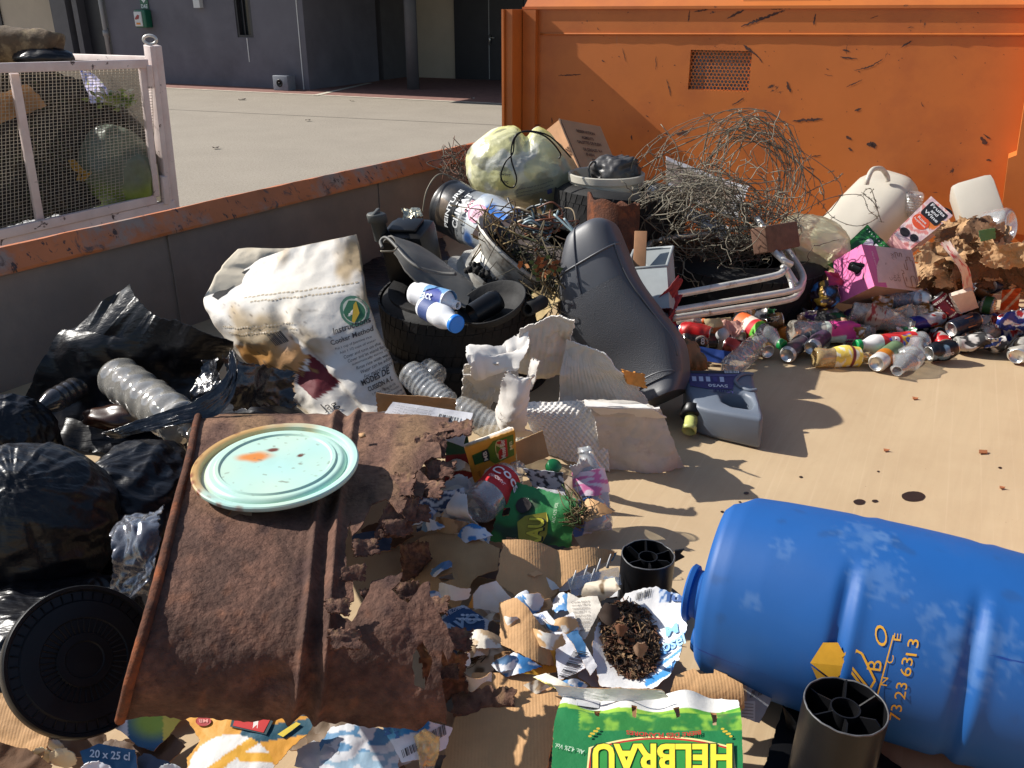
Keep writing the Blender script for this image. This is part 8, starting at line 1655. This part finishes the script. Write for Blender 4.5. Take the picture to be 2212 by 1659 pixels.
zone2 = [(880, 1140), (980, 1010), (1080, 1000), (1250, 1060), (1330, 1190), (1440, 1290), (1460, 1470), (1300, 1500), (1000, 1470), (940, 1330), (860, 1290)]
pr3 = [(c(226, 226, 228), c(60, 130, 190), 'blue and white'), (c(228, 222, 210), c(228, 222, 210), 'plain white'), (c(206, 166, 118), c(226, 222, 214), 'kraft and white'), (c(196, 152, 104), c(150, 112, 72), 'kraft brown'), (c(214, 206, 190), c(176, 150, 116), 'cream and tan'), (c(90, 130, 170), c(222, 224, 228), 'pale blue')]
k = 0
while k < 54:
    x, y = rnd.uniform(860, 1460), rnd.uniform(1000, 1500)
    if not inpoly(x, y, zone2) or ((x - 1370) / 125) ** 2 + ((y - 1375) / 140) ** 2 < 1 or ((x - 1150) / 120) ** 2 + ((y - 1110) / 100) ** 2 < 1: continue
    s = rnd.uniform(20, 46); a = rnd.uniform(0, 3.1); c1, c2, nmc = pr3[k % 6]
    pts = [(x + s * q * math.cos(a + t), y + s * .6 * q * math.sin(a + t)) for t, q in ((0, 1), (.9, .8), (1.8, 1), (2.7, .9), (3.3, 1.1), (4.4, .7), (5.4, 1))]; z = .05 + .08 * rnd.random()
    poly('torn_piece', pts, (z + .03 * rnd.random(), z + .04 * rnd.random(), z, z - .01), 'small torn ' + nmc + ' piece of packaging lying loose in the foreground heap', 'scrap', (lambda x_, y_, c1=c1, c2=c2, k=k: c1 if nz(x_ * .04, y_ * .06, k, 1, 3) > -.08 else c2), (PAPER, KRAFT), 400 + k, n=24, tear=.03, crumple=.006, cs=16, thick=.0015, group='torn bits in the foreground', bow=lambda u, v: .02 * math.sin(3.1 * u)); k += 1
# ================= BLACK PIPE FITTINGS =================
def fitting(label, top, h, r, rot, seed, base_r):
    b_ = top - V((0, 0, h)); t = thing('pipe_fitting', label, 'pipe fitting', b_, 'black spoked pipe fittings'); rnd = random.Random(seed)
    m = basis(b_, V((1, 0, 0)), V((0, 1, 0)), V((.02, -.03, 1)).normalized())
    jag = lambda a: .006 * max(0, nz(a * 7, seed)) + .003 * nz(a * 23, seed)
    prof = [(r, 0), (r, h), (r - .003, h), (r - .003, .01), (0, .01)]
    mb = MB(); mb.lathe(prof, 90, m, None, lambda p, a, tt: V((p.x, p.y, p.z - (jag(a) if p.z > h * .98 else 0))), dz=.02); mesh('outer_tube', mb, BLACKP, t, ang=40)
    mb = MB(); mb.lathe([(r * .36, .01), (r * .36, h - .004), (r * .32, h - .004), (r * .32, .01)], 40, m); mesh('inner_tube', mb, BLACKP, t, ang=40)
    for k in range(6):
        a = rot + k * math.pi / 3; mb = MB(); e_ = V((math.cos(a), math.sin(a), 0)); n_ = V((-e_.y, e_.x, 0)) * .0012
        hh = h + rnd.uniform(-.01, .012)
        pr = [e_ * r * .35 + V((0, 0, .01)), e_ * r * .98 + V((0, 0, .01)), e_ * r * .98 + V((0, 0, h - .006)), e_ * r * .75 + V((0, 0, hh)), e_ * r * .36 + V((0, 0, h - .006))]
        mb.prism([m @ (p - n_) for p in pr], m.to_3x3() @ (n_ * 2)); mesh('spoke', mb, BLACKP, t, False)
    mb = MB(); mb.lathe([(r, .0), (base_r, -.002), (base_r, -.01), (0, -.01)], 64, m); mesh('base_flange', mb, BLACKP, t, ang=40)
    rimw = MB(); rimw.tube([m @ V(((r - .0015) * math.cos(i / 60 * 6.283), (r - .0015) * math.sin(i / 60 * 6.283), h - jag((i / 60) if i <= 30 else i / 60 - 1) + .0006)) for i in range(60)], .0016, 5, closed=True); mesh('broken_rim', rimw, amat('scraped_edge', c(96, 96, 98), rough=.4, var=.5, vs=90) if 'scraped_edge' not in bpy.data.materials else bpy.data.materials['scraped_edge'], t)
    return t
t1 = fitting('black spoked plastic pipe fitting standing behind the carton of leaves', P(1397, 1196, .15), .125, .056, .5, 1, .09)
mb = MB(); g = P(1458, 1190, .14); mb.prism([g, g + V((.02, 0, .004)), g + V((.012, 0, -.008)), g + V((.022, 0, -.016)), g + V((0, 0, -.03))], V((0, .004, 0))); mesh('broken_tab', mb, BLACKP, t1, False)
t2 = fitting('tall black spoked plastic pipe fitting in front of the blue drum', P(1819, 1518, .21), .195, .063, .2, 2, .1)
sheet('black_plate', [P(1690, 1530, .03), P(1760, 1520, .03), P(1990, 1690, .012), P(1640, 1690, .012)], (.02,) * 3, (BLACKP, BLACKP), n=24, tear=.02, crumple=.004, thick=.004, seed=85, label='broken black plastic plate beneath the tall pipe fitting', cat_='plastic plate')
sheet('black_plate', [P(1690, 1525, .07), P(1722, 1560, .05), P(1740, 1600, .03), P(1700, 1570, .03)], (.02,) * 3, (BLACKP, BLACKP), n=14, tear=.06, crumple=.004, thick=.003, seed=86, label='small torn black plastic shard left of the tall pipe fitting', cat_='plastic shard')
